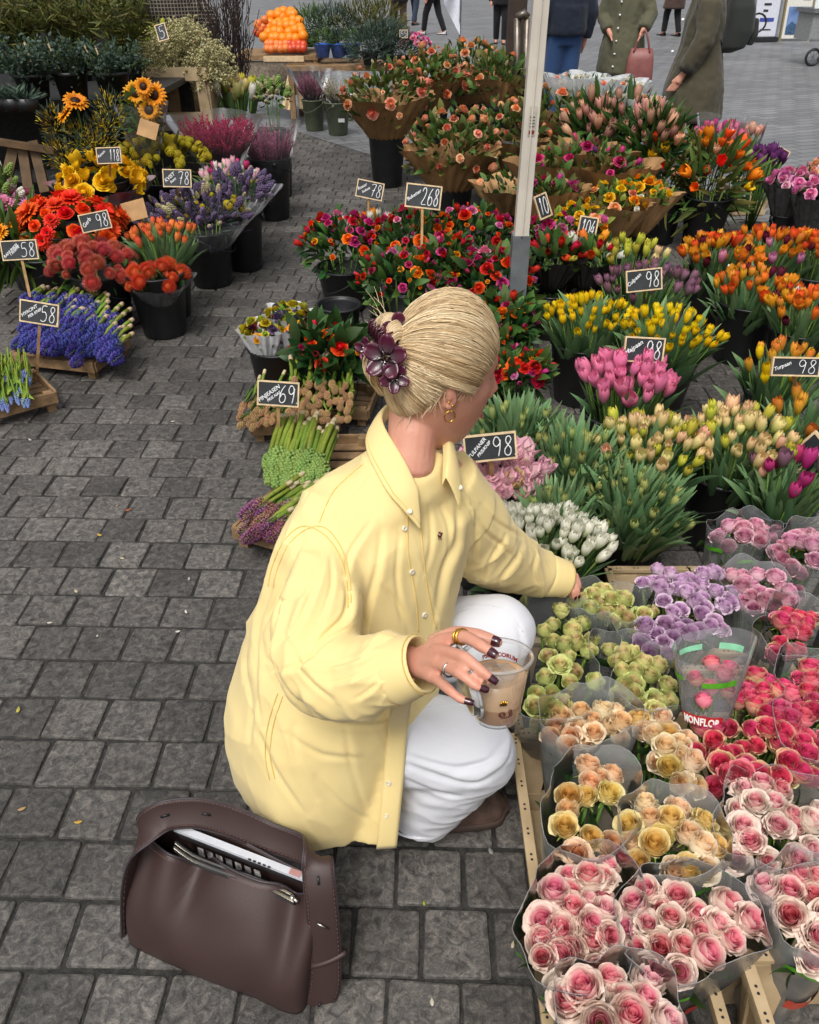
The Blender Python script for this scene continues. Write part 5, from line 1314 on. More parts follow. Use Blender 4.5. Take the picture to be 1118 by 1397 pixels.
def walker(label, px, Y, face, coat, legs, shoes, hair, hem=.5, flare=.25, stride=.12, top=1.0, Hh=1.68, arm_l=None, arm_r=None, hairlen=.0, coat_rough=.85, open_front=None, vox=.018, py=None):
    p = at_y(px, 60, Y) if py is None else at_z(px, py, 0); loc = Vector((p.x, p.y, 0)); t = thing('person', label, 'person', loc, None, face); k = Hh / 1.68
    sh = .185 * k
    hands = {-1: arm_l or [Vector((-sh, 0, 1.36)), Vector((-sh - .06, -.03, 1.10)), Vector((-sh - .05, .05, .86))], 1: arm_r or [Vector((sh, 0, 1.36)), Vector((sh + .06, -.03, 1.10)), Vector((sh + .05, .05, .86))]}
    hands = {s: [Vector(q) * k if i else Vector(q) * k for i, q in enumerate(h)] for s, h in hands.items()}
    b = MB(); fy = {-1: stride, 1: -stride}
    for s in (-1, 1):
        hp, kn_, an = Vector((s*.09, 0, .88))*k, Vector((s*.095, fy[s]*.55 + .03, .48))*k, Vector((s*.09, fy[s] - .03, .08))*k
        b.tube([hp, kn_, an], [.085*k, .06*k, .04*k], 10); b.tube([an, an + Vector((0, .14, -.045))*k], [.042*k, .03*k], 8)
        h = hands[s]; b.tube(h, [.055*k, .045*k, .03*k], 10); d = (h[2] - h[1]).normalized(); hd = h[2]
        b.tube([hd, hd + d * .09*k], [.03*k, .028*k], 8)
        for f in range(4): o_ = Vector((0, (-.03 + .02*f)*k, 0)); b.tube([hd + d*.08*k + o_, hd + d*.125*k + o_ * 1.1 + Vector((0, .01, 0)), hd + d*.165*k + o_ + Vector((0, .02, 0))], [.011*k, .010*k, .008*k], 6)
        b.tube([hd + d*.02*k + Vector((0, .02, 0)), hd + d*.08*k + Vector((0, .055, 0))], [.013*k, .009*k], 6)
    loft(b, [(0, 0, .82*k, .15*k, .11*k), (0, 0, 1.05*k, .14*k, .10*k), (0, 0, 1.30*k, .17*k, .11*k), (0, 0, 1.42*k, .10*k, .08*k)])
    b.tube([Vector((0, 0, 1.38))*k, Vector((0, .015, 1.52))*k], [.06*k, .055*k], 10)
    b.ball(Vector((0, .02, 1.57))*k, .1*k, 14, 10, 0, None, (.78, .95, 1.18)); b.ball(Vector((0, .115, 1.555))*k, .016*k, 8, 6)
    for s in (-1, 1): b.ball(Vector((s*.08, .01, 1.56))*k, .022*k, 8, 6, 0, None, (.5, .8, 1.3))
    remeshed(b, 'body', M_SKIN, .0105 if Y > 9 else .0075, 2, t)
    # trousers, shoes, hair, coat
    m = MB()
    for s in (-1, 1):
        hp, kn_, an = Vector((s*.09, 0, .92))*k, Vector((s*.095, fy[s]*.55 + .03, .48))*k, Vector((s*.09, fy[s] - .03, .10))*k; m.tube([hp, kn_, an], [.11*k, .085*k, .070*k], 12)
    loft(m, [(0, 0, .80*k, .16*k, .12*k), (0, 0, 1.0*k, .165*k, .12*k)]); remeshed(m, 'trousers', legs, .016, 3, t)
    for s in (-1, 1):
        an = Vector((s*.09, fy[s] - .03, 0))*k; m = MB()
        m.grid(lambda u, v: an + Vector(((.045 - .012 * abs(v - .4)) * k * math.cos(math.pi * u), (-.06 + .27 * v) * k, (.004 + (.085 - .055 * smooth01((v - .2) / .6)) * math.sin(math.pi * u) ** .7) * k)), 10, 10); sh_ = m.build('shoe', shoes, t)
        m = MB(); m.box((an.x - .046*k, an.y - .065*k, 0), (an.x + .046*k, an.y + .215*k, .022*k)); m.build('sole', M_BLACK, sh_, False)
    m = MB(); m.ball(Vector((0, -.012, 1.60))*k, .108*k, 14, 10, 0, None, (.84, .92, 1.08)); 
    if hairlen: m.tube([Vector((0, -.05, 1.58))*k, Vector((0, -.10, 1.48))*k, Vector((0, -.11, 1.58 - hairlen))*k], [.08*k, .085*k, .05*k], 12)
    remeshed(m, 'hair', hair, .014, 2, t)
    m = MB(); fl = flare
    loft(m, [(0, 0, hem*k, fl*k, fl*.92*k), (0, 0, (hem + .25)*k, (fl*.75 + .05)*k, (fl*.70 + .04)*k), (0, 0, 1.02*k, .20*k, .165*k), (0, .0, 1.25*k, .215*k, .150*k), (0, 0, 1.38*k, .20*k, .125*k), (0, 0, 1.46*k, .10*k, .09*k), (0, 0, 1.50*k, .085*k, .08*k)])
    for s in (-1, 1): h = hands[s]; e = h[1].lerp(h[2], .92); m.tube([h[0], h[1], e], [.085*k, .075*k, .062*k], 12)
    c = remeshed(m, 'coat', coat, vox, 4, t); me = c.data; nn = [v.normal.copy() for v in me.vertices]
    for v, q in zip(me.vertices, nn): v.co += q * (.012 * (1 - abs(2 * nz((v.co.x, v.co.y, v.co.z * .3), 9, 2.))) + .006 * (1 - abs(2 * nz(v.co, 16, 4.))))
    return t
WOOL = lambda n, h, **k: cloth_mat(n, hexc(h), 500, .15, .85, 14, .3)
M_OLV = WOOL('olive_coat', '#4a4536'); M_PARK = WOOL('olive_parka', '#585744'); M_JEAN = WOOL('blue_jeans', '#2f4a74'); M_NAVY = WOOL('navy_jacket', '#1c2433'); M_BLK = WOOL('black_wool', '#17171b'); M_BRN = WOOL('brown_coat', '#4a3a34'); M_BRH = plain('brown_hair', hexc('#4a3424'), .5, .3, 60)
w = walker('person in a long olive coat with a dark backpack walking past the tulips', 957, 8.2, R(82), M_OLV, M_BLK, M_BLACK, M_BRH, .46, .30, .16, arm_l=[(-.185, 0, 1.36), (-.26, .02, 1.08), (-.24, .14, .84)])
for s_ in (-1, 1):
    h_ = [(-.26, .02, 1.08), (-.24, .14, .84)] if s_ < 0 else [(.245, -.03, 1.10), (.235, .05, .86)]; a_, b_ = Vector(h_[0]), Vector(h_[1]); m = MB(); m.tube([a_.lerp(b_, .72), a_.lerp(b_, .84), a_.lerp(b_, .98)], [.072, .070, .066], 14); m.build('cuff', WOOL('dark_cuff', '#2b2924'), w)
for z_ in (.72, .98, 1.22): m = MB(); m.ball((-.02, .235 if z_ < 1 else .19, z_), .014, 8, 6); m.build('button', M_WPRINT, w)
# backpack on her back (local -y)
bp_ = thing('backpack', 'dark grey backpack with a loop strap worn over the olive coat', 'backpack', w.location + Vector((0, 0, 0)), None, R(82)); m = MB()
loft(m, [(0, -.20, .98, .10, .06), (0, -.25, 1.02, .17, .11), (0, -.28, 1.15, .185, .13), (0, -.27, 1.32, .175, .12), (0, -.24, 1.46, .12, .08), (0, -.22, 1.50, .05, .04)], 20, 3.); M_PACK = WOOL('grey_pack', '#2e312f'); remeshed(m, 'pack_body', M_PACK, .014, 4, bp_)
m = MB(); loft(m, [(0, -.39, 1.04, .11, .03), (0, -.41, 1.12, .13, .04), (0, -.40, 1.24, .12, .03)], 16, 3.); remeshed(m, 'front_pocket', M_PACK, .012, 3, bp_)
for s in (-1, 1): m = MB(); m.tube(catmull([(s*.10, -.16, 1.05), (s*.19, -.05, 1.15), (s*.16, .10, 1.32), (s*.10, -.02, 1.47), (s*.08, -.16, 1.46)], 4), .018, 8); m.build('strap', M_PACK, bp_)
m = MB(); m.tube([Vector((.02 + .0, -.44 - .07 * math.sin(a), 1.20 + .07 * math.cos(a))) for a in [k * math.pi / 8 for k in range(17)]], .008, 6); m.build('loop_strap', M_BLACK, bp_)
w = walker('person in an olive parka with white snaps and a pink tote bag', 850, 11.2, R(160), M_PARK, M_JEAN, M_BLACK, M_BRH, .52, .27, .05, arm_l=[(-.185, 0, 1.36), (-.28, .05, 1.12), (-.24, .20, .98)], arm_r=[(.185, 0, 1.36), (.27, 0, 1.10), (.16, .16, .96)])
for i in range(6): m = MB(); m.ball((.05, .17 + .09 * (1 - i / 5) , .60 + .13 * i), .012, 8, 6); m.build('snap', M_WPRINT, w)
lw = w.matrix_basis.to_3x3() if False else Matrix.Rotation(R(160), 3, 'Z'); hp = w.location + lw @ Vector((-.26, .26, .92)); tb_ = thing('tote_bag', 'dusty pink leather tote bag hanging from a hand', 'bag', hp - Vector((0, 0, .5)), None, R(170)); M_TOTE = plain('pink_leather', hexc('#8a524e'), .5, .12, 10)
m = MB(); loft(m, [(0, 0, -.08, .155, .05), (0, 0, -.03, .17, .065), (0, 0, .26, .15, .05), (0, 0, .38, .12, .025)], 20, 3.); m.build('tote_body', M_TOTE, tb_)
for s in (-1, 1): m = MB(); m.tube(catmull([(-.09, s*.03, .34), (-.05, s*.02, .48), (.0, 0, .56), (.05, s*.02, .48), (.09, s*.03, .34)], 4), .011, 6); m.build('handle', M_TOTE, tb_)
walker('person in blue jeans and a navy jacket seen from behind', 770, 10.7, R(10), M_NAVY, M_JEAN, M_BLACK, M_BRH, .90, .20, .04, Hh=1.78)
walker('person in a black suit with a white shirt facing the market', 682, 21.8, R(175), M_BLK, M_BLK, M_BLACK, M_BRH, .80, .22, .10, py=60)
walker('person in black striding away with white soled shoes', 591, 25, R(60), M_BLK, M_BLK, plain('white_shoe', (.6, .6, .6), .6), M_BRH, .85, .2, .26, py=47)
walker('person in a brown coat with dark legs walking', 914, 24.7, R(25), M_BRN, M_BLK, M_BLACK, M_BRH, .62, .26, .18, py=49)
walker('person with light trousers behind the flag', 566, 27, R(-30), WOOL('grey_coat', '#6a6862'), WOOL('dark_jean', '#2c3648'), M_BLACK, M_BRH, .75, .22, .2, py=34)
wv = walker('person with a pale blue scarf beside the tiny sign', 545, 22, R(20), M_BLK, M_BRN, M_BLACK, M_BRH, .80, .22, .15, py=52)
m = MB(); m.tube(catmull([(.10, .12, 1.45), (.14, .18, 1.2), (.12, .17, .95), (.15, .16, .78)], 4), .05, 8, flat=.5); m.build('scarf', plain('pale_blue_scarf', hexc('#6fa6c0'), .8, .2), wv)
walker('market vendor in a dark checked coat behind the dried flowers', 243, 8.4, R(200), check_mat(), M_BLK, M_BLACK, M_BRH, .7, .27, .03, arm_l=[(-.185, 0, 1.36), (-.30, .12, 1.16), (-.16, .32, 1.10)], arm_r=[(.185, 0, 1.36), (.30, .10, 1.14), (.12, .30, 1.08)])
# ------------------------------------------------------------ leather bag
def bag():
    def leather(name, col, rough=.52):
        m, nt, o = _nt(name); b = N(nt, 'ShaderNodeBsdfPrincipled'); L(nt, b.outputs[0], o.inputs[0]); tc = N(nt, 'ShaderNodeTexCoord')
        n1 = N(nt, 'ShaderNodeTexNoise'); n1.inputs['Scale'].default_value = 6; n1.inputs['Detail'].default_value = 6; L(nt, tc.outputs['Object'], n1.inputs['Vector']); mx = N(nt, 'ShaderNodeMix', data_type='RGBA'); mx.inputs['A'].default_value = c4(tuple(x * .8 for x in col)); mx.inputs['B'].default_value = c4(tuple(x * 1.15 for x in col)); L(nt, n1.outputs['Fac'], mx.inputs['Factor']); L(nt, mx.outputs['Result'], b.inputs['Base Color'])
        v = N(nt, 'ShaderNodeTexVoronoi'); v.inputs['Scale'].default_value = 420; L(nt, tc.outputs['Object'], v.inputs['Vector']); bp = N(nt, 'ShaderNodeBump'); bp.inputs['Strength'].default_value = .10; bp.inputs['Distance'].default_value = .002; L(nt, v.outputs['Distance'], bp.inputs['Height']); L(nt, bp.outputs[0], b.inputs['Normal'])
        mr = N(nt, 'ShaderNodeMapRange'); mr.inputs['To Min'].default_value = rough - .06; mr.inputs['To Max'].default_value = rough + .1; L(nt, n1.outputs['Fac'], mr.inputs['Value']); L(nt, mr.outputs[0], b.inputs['Roughness']); return m
    ML = leather('dark_brown_leather', hexc('#3b2a27')); ME = plain('leather_edge', hexc('#3a3236'), .5, .1); MI = plain('bag_lining', hexc('#2a2022'), .8, .15); MT = plain('thread_mauve', hexc('#6d5552'), .8)
    p0 = at_z(167, 1290, 0); p1 = at_z(410, 1392, 0); ex = (p1 - p0).normalized(); ey = Vector((-ex.y, ex.x, 0)); Lb = (p1 - p0).length
    t = thing('leather_bag', 'dark brown leather shoulder bag standing open on the paving', 'bag', p0)
    D = .15; H = .235
    def wall(u, v):
        """u 0..1 round the bag from the front left corner, v height"""
        a = u * 2 * math.pi
        # rounded rectangle footprint at base, pinched lens at top
        e = 9.0 - 6.4 * v ** .7; ca, sa = math.cos(a), math.sin(a); sx = math.copysign(abs(ca) ** (2 / e), ca); sy = math.copysign(abs(sa) ** (2 / e), sa)
        hw = Lb / 2 * (1 + .02 * math.sin(v * 3) - .05 * v); hd = D / 2 * (1.0 + .16 * math.sin(math.pi * v) - .62 * v)
        x = Lb / 2 + hw * sx; y = D / 2 + hd * sy
        front = max(0, -sy); back = max(0, sy)
        # height of the lip: front dips in two scallops
        s = sx
        lip = H * (1 - .05 * back) - front ** 2 * (.040 * math.exp(-((s + .30) / .13) ** 2) + .014 * math.exp(-((s + .75) / .10) ** 2) + .045 * math.exp(-((s - .76) / .13) ** 2) + .010) + .006 * front * math.exp(-((s - .2) / .3) ** 2)
        lip += .02 * (1 - abs(s)) * back
        z = .002 + (lip) * v
        # soft sag and belly
        fold = math.sin(math.pi * min(1, v)) * front
        y -= fold * (.008 + .012 * math.exp(-((s - .1) / .5) ** 2) - .014 * math.exp(-((s + .15) / .22) ** 2) * v)
        y += front * .020 * v ** 3 * math.exp(-((s + .20) / .20) ** 2) + front * .022 * v ** 3 * math.exp(-((s - .70) / .20) ** 2)
        y -= front * .012 * v ** 2 * math.exp(-((s + .55) / .16) ** 2)
        x += .010 * v * (1 if s > 0 else -.4) * math.sin(2.4 * v)
        y += .05 * v * v
        k = nz((x * 5, y * 9, z * 4), 1.6, 3.); k2 = nz((x * 9, y * 6, z * 14), 1.0, 8.); return ex * x + ey * (y + .007 * k + .004 * k2 * front) + Vector((0, 0, z + .002 * k * v))
    mb = MB(); mb.grid(wall, 120, 26, closed=True); b = mb.build('bag_body', ML, t); s = b.modifiers.new('t', 'SOLIDIFY'); s.thickness = .0035; s.offset = -1
    mb = MB(); mb.tube([wall(k / 120, 1.0) for k in range(121)], .0028, 6, 0, False); mb.build('lip_edge', ME, t)
    mb = MB(); mb.tube([wall(k / 120, .965) + (wall(k / 120, .965) - (ex * Lb / 2 + ey * (D / 2 + .04) + Vector((0, 0, H)))).normalized() * .0012 for k in range(121)], .0007, 4, 0, False); mb.build('lip_stitch', MT, t)
    mb = MB(); mb.grid(lambda u, v: ex * (.01 + (Lb - .02) * u) + ey * (.01 + (D - .02) * v) + Vector((0, 0, .004)), 4, 4); mb.build('bag_floor', MI, t)
    mb = MB(); n = 60; mb.grid(lambda u, v: wall(u, .06 + .34 * v) * 1.0 + ((ex * Lb / 2 + ey * (D / 2 + .03)) - (lambda q: ex * q.dot(ex) + ey * q.dot(ey))(wall(u, .06 + .34 * v))) * .22, 60, 8, closed=True); mb.build('lining', MI, t)
    # wide strap: from the left end up, over the back and down the right end
    def loc(px, py, Y): return at_y(px, py, Y) - p0
    SP_ = [loc(178, 1268, .925), loc(178, 1200, .93), loc(188, 1146, .94), loc(214, 1118, .950), loc(246, 1110, .960), loc(280, 1111, .965), loc(322, 1123, .965), loc(366, 1142, .955), loc(408, 1157, .930), loc(431, 1172, .890), loc(436, 1208, .855), loc(441, 1256, .825), loc(444, 1305, .800), loc(442, 1352, .780), loc(424, 1386, .768)]
    path = catmull(SP_, 6); n = len(path)
    # width direction turns from across the bag at the ends to tilted at the crown
    def wd(i):
        k = i / (n - 1); a = Vector((ey.x, ey.y, 0)); cu_ = Vector((0, .50, .86)); e_ = Vector((.98, .10, .12)); k1 = smooth01((k - .05) / .16); k2 = smooth01((k - .56) / .14)
        return (a * (1 - k1) + cu_ * k1 * (1 - k2) - e_ * k2).normalized()
    def strap(u, v):
        x = v * (n - 1); i = min(n - 2, int(x)); f = x - i; p = path[i].lerp(path[i+1], f); d = (path[min(n-1, i+1)] - path[max(0, i-1)]).normalized(); w = wd(x); w = (w - d * w.dot(d)).normalized()
        nn = w.cross(d); ww = .056; return p + w * ((u - .5) * ww) + nn * (.004 * (1 - (2 * u - 1) ** 2))
    mb = MB(); mb.grid(strap, 8, 90); st = mb.build('strap', ML, t); sm = st.modifiers.new('t', 'SOLIDIFY'); sm.thickness = .0045; sm.offset = 0
    for u in (.0, 1.0): mb = MB(); mb.tube([strap(u, k / 90) for k in range(91)], .0026, 5); mb.build('strap_edge', ME, st)
    for u in (.07, .93):
        for sd in (-1, 1):
            mb = MB()
            for k in range(120):
                a = strap(u, k / 120); b_ = strap(u, (k + .55) / 120); q = strap(.5, k / 120); nn = (strap(u + .01, k / 120) - a).cross(b_ - a).normalized() * .0030 * sd; mb.tube([a + nn, b_ + nn], .0007, 3)
            stuff(mb.build('strap_stitch', MT, st))
    for v in (.24, .36, .70, .955):
        mb = MB(); c = strap(.5, v); dd = (strap(.5, v + .01) - strap(.5, v - .01)).normalized(); w = (strap(.6, v) - strap(.4, v)).normalized(); nn = w.cross(dd).normalized(); 
        for sd in (-1, 1): mb.beam(c - dd * .008 + nn * .0046 * sd, c + dd * .008 + nn * .0046 * sd, .0042, .0016, 0, nn)
        mb.build('strap_slot', M_BLACK, st)
    c = strap(.5, .79); dd = (strap(.5, .80) - strap(.5, .78)).normalized(); w = (strap(.6, .79) - strap(.4, .79)).normalized(); nn = w.cross(dd).normalized(); nn = nn if nn.y < 0 else -nn
    mb = MB(); mb.tube([c + nn * .006 - (w * .8 - dd * .6) * .012, c + nn * .006 + (w * .8 - dd * .6) * .012], .0020, 8); mb.build('metal_bar', M_SILV, st)
    mb = MB(); mb.tube([strap(u, .865 + .02 * (u - .5)) + (strap(u, .865) - ex * Lb / 2 - ey * D / 2).normalized() * .004 for u in [k / 8 for k in range(-1, 10)]], .005, 6, 0, True, None, 0., .6); mb.build('strap_keeper', ML, st)
    # contents: laptop or magazine, zipped pouch
    a, b_, c_, d_ = (loc(238, 1135, .955), loc(425, 1208, .875), loc(410, 1262, .865), loc(236, 1190, .94)); dn = Vector((0, .02, -.05))
    bk = thing('magazine', 'pale edged magazine with photographs sticking out of the open bag', 'magazine', p0)
    mb = MB(); q = [a, b_, b_ + dn, a + dn]; th = Vector((.003, .012, .002)); mb.add(q + [p + th for p in q], [(0,1,2,3),(7,6,5,4),(0,4,5,1),(1,5,6,2),(2,6,7,3),(3,7,4,0)]); mb.build('cover', plain('magazine_cover', hexc('#575456'), .35, .45, 14, dark=hexc('#262426')), bk, False)
    mb = MB(); up_ = Vector((0, 0, .004)); mb.beam(a + up_ + th * .5, b_ + up_ + th * .5, .0135, .007); mb.build('page_edge', plain('page_white', hexc('#c9ccd4'), .5, .06), bk, False)
    e0 = a.lerp(b_, .84) + up_ * 2 + th * .5; e1 = a.lerp(b_, .92) + up_ * 2 + th * .5; mb = MB(); mb.beam(e0, e1, .012, .003); mb.build('spine_print', plain('spine_red', hexc('#b98a86'), .5), bk, False)
    for k in range(7):
        f = .16 + .07 * k; w0 = a.lerp(b_, f) + Vector((0, -.002, -.018)); mb = MB(); mb.add([w0, w0 + (b_ - a) * .045, w0 + (b_ - a) * .045 + Vector((0, 0, -.045)), w0 + Vector((0, 0, -.045))], [(0,1,2,3)]); mb.build('cover_photo', plain('photo_grey%d' % (k % 2), hexc('#8d8a8c' if k % 2 else '#b9b6b4'), .4, .5, 60), bk, False)
    for k in range(5):
        f = .55 + .035 * k; w0 = a.lerp(b_, f) + up_ * 2.1 + Vector((0, -.0015, 0)); mb = MB(); mb.beam(w0, w0 + (b_ - a) * .02, .004, .0006); mb.build('spine_lettering', M_BOARD, bk, False)
    pz = thing('zip_pouch', 'dark pouch with a silver zip inside the open bag', 'pouch', p0)
    Z = catmull([loc(240, 1152, .93), loc(266, 1170, .92), loc(305, 1186, .905), loc(345, 1199, .89), loc(385, 1216, .87), loc(402, 1225, .86)], 8)
    mb = MB(); vs = []
    for p in Z: vs += [p + Vector((0, .008, 0)), p + Vector((0, -.014, -.002)), p + Vector((0, .030, -.07)), p + Vector((0, .045, -.07))]
    fs = []
    for i in range(len(Z) - 1):
        for k in range(4): k2 = (k + 1) % 4; fs.append((i*4+k, i*4+k2, i*4+4+k2, i*4+4+k))
    mb.add(vs, fs); mb.build('pouch_body', plain('pouch_black', hexc('#1c1a1c'), .5, .2), pz)
    for off in (0, -.010):
        mb = MB()
        for i in range(len(Z) * 3 - 3):
            x = i / 3; j = int(x); p = Z[j].lerp(Z[min(len(Z) - 1, j + 1)], x - j) + Vector((0, off, .004)); mb.box((p.x - .0011, p.y - .0022, p.z - .001), (p.x + .0011, p.y + .0022, p.z + .0014))
        stuff(mb.build('zip_teeth', M_SILV, pz, False))
    mb = MB(); mb.ball(Z[-3] + Vector((0, -.004, .006)), .006, 8, 6, 0, None, (1, 1, .6)); mb.tube([Z[-3] + Vector((0, -.004, .006)), Z[-1] + Vector((.008, -.012, .006))], [.003, .0045], 6); mb.build('zip_puller', M_SILV, pz)
bag()
# ------------------------------------------------------------ cards, signs
def card(px, py, w, h, Y, roll, label):
    c = at_y(px, py, Y); s = scale_at(c); o = MB(); o.box((-w*s/2, -.001, -h*s/2), (w*s/2, .001, h*s/2)); k = o.build('paper_card', M_KRAFT_L, None, False); k.location = c; k.rotation_euler = (R(-25), R(roll), 0); tag(k, label, 'card')
card(183, 287, 34, 26, 4.75, -14, 'blank brown card standing over the orange tulips'); card(202, 176, 26, 22, 5.25, 18, 'blank brown card leaning at the tan crate')
W1 = [('Hyacinter', .16, .05, .10), ('3 st', .15, .24, .10)]
def down(px, py, Y, z): p = at_y(px, py, Y); return Vector((p.x, p.y + .02, z))
sign(27, 341, 50, 26, 3.95, '58', [('RANUNKEL', .20, .07, .12), ('1 KNIPPE', .17, .24, .22)], 'chalk sign reading 58 in front of the wide bucket', roll=-3, stick=at_y(41, 405, 3.85))
sign(54, 427, 53, 30, 3.45, '58,', [('HYACINT', .20, .07, .22), ('PER KNIP', .18, .24, .2)], 'chalk sign reading 58 over the blue hyacinths', roll=9, stick=at_y(50, 518, 3.45))
sign(380, 537, 57, 34, 2.72, '69.', [('PINJEASEN', .22, .06, .12), ('PRIS NAS', .16, .26, .14)], 'chalk sign reading 69 in front of the brown buds', roll=4, stick=at_y(380, 590, 2.72), price_x=.50)
sign(505, 259, 37, 23, 4.75, '78', [('Rosor', .24, .08, .35), ('bukett', .2, .25, .25)], 'small chalk sign reading 78 before the tallest bucket', roll=11, stick=at_y(503, 300, 4.75))
sign(578, 268, 49, 31, 4.3, '268', [('Buketter', .2, .08, .25)], 'chalk sign reading 268 on a tall stick among red bouquets', roll=6, stick=at_y(575, 366, 4.1), price_x=.44, price_w=.5)
sign(669, 610, 72, 38, 1.96, '98.', [('TULPANER', .19, .10, .14), ('PRIS/KNIP', .16, .27, .18)], 'chalk sign reading 98 in the pink parrot tulips', roll=-6, stick=at_y(672, 665, 2.0), wrot=46)
sign(879, 382, 49, 29, 3.42, '98', [('Culpaan', .24, .06, .25)], 'chalk sign reading 98 above the yellow tulips', roll=-6, stick=at_y(880, 420, 3.6))
sign(879, 477, 55, 34, 2.72, '98', [('Majpaan', .25, .06, .25)], 'chalk sign reading 98 above the bright pink tulips', roll=3, stick=at_y(880, 515, 2.85))
sign(1086, 500, 66, 26, 2.50, '98', [('Turpaan', .28, .06, .25)], 'wide chalk sign reading 98 in the yellow orange tulips', roll=1, stick=at_y(1090, 560, 2.6), wrot=24)
sign(1101, 617, 30, 56, 2.25, '-', None, 'chalk sign seen edge on by the magenta tulips', roll=24, yaw=-62, stick=at_y(1083, 660, 2.3), price_x=.2)
sign(130, 302, 40, 24, 4.25, '98', [('Gerb', .3, .1, .25)], 'chalk sign tilted over the orange red gerberas', roll=-8, stick=at_y(128, 335, 4.3), yaw=12)
sign(149, 212, 34, 21, 4.85, '118.', [('Ranun', .24, .08, .35)], 'chalk sign reading 118 over the golden ranunculus', roll=-2, stick=at_y(150, 240, 4.9), price_x=.5)
sign(242, 243, 39, 23, 4.85, '78', [('KVIST', .28, .1, .25), ('bunt', .22, .28, .2)], 'chalk sign reading 78 behind the purple statice', roll=1, stick=at_y(243, 270, 4.9))
sign(741, 281, 20, 32, 4.3, '10', None, 'narrow chalk sign tilted next to the tent pole', roll=-16, yaw=20, price_x=.15, price_w=.7, stick=at_y(742, 310, 4.35))
sign(802, 311, 26, 30, 4.2, '104', None, 'chalk sign with slanting digits in the yellow bouquets', roll=8, price_x=.12, price_w=.75, stick=at_y(800, 345, 4.25))
sign(828, 190, 24, 16, 6.2, '78', None, 'small dark chalk sign half hidden by lily leaves', roll=-14, price_x=.15, price_w=.7)
sign(1066, 213, 16, 20, 6.0, '9', None, 'small dark chalk sign beside the purple tulips', roll=24, yaw=-20, price_x=.2, price_w=.6)
sign(221, 44, 15, 21, 5.5, '5', None, 'tiny chalk sign over the dried cream flowers', roll=-14, price_x=.2, price_w=.6)
sign(551, 46, 11, 10, 10.5, '55', None, 'tiny chalk sign by the lavender plants', price_x=.1, price_w=.8)
# white paper bouquets in the front bucket
p = at_z(378, 470, .27); bucket(Vector((p.x, p.y, 0)), .27, .125, 'black bucket with white paper wrapped bouquets at the aisle')
ZB = [(RUFF, [T['crasp'], M_STEM], .022, 2), (RUFF, [T['statice'], M_STEM], .024, 1.6), (RUFF, [T['tul_dark'], M_STEM], .024, 1), (RUFF, [T['amber'], M_STEM], .02, 1), (RUFF, [T['tul_lime'], M_STEM], .022, 1.6)]
for i, (dx, dy, dz) in enumerate([(-.035, -.05, .03), (.05, .06, .06), (.075, -.02, .035)]):
    cc = Vector((p.x + dx, p.y + dy, .30 + dz)); bouquet('paper_bouquet', ['yellow and maroon posy in striped white paper at the bucket front', 'yellow posy in white paper at the bucket back', 'yellow and orange posy in white paper beside the red bouquet'][i], 'bouquet', cc, .085, .06, ZB, 22, foot=Vector((cc.x, cc.y, .06)), leaf_mats=[M_LEAF_Y, M_LEAF_M], nleaf=50, lsize=.035, wrap_mat=M_WPAPER, wrap_h=.14, wr=1.1, wrap_up=.35, seed=50 + i, group='posies in white paper')
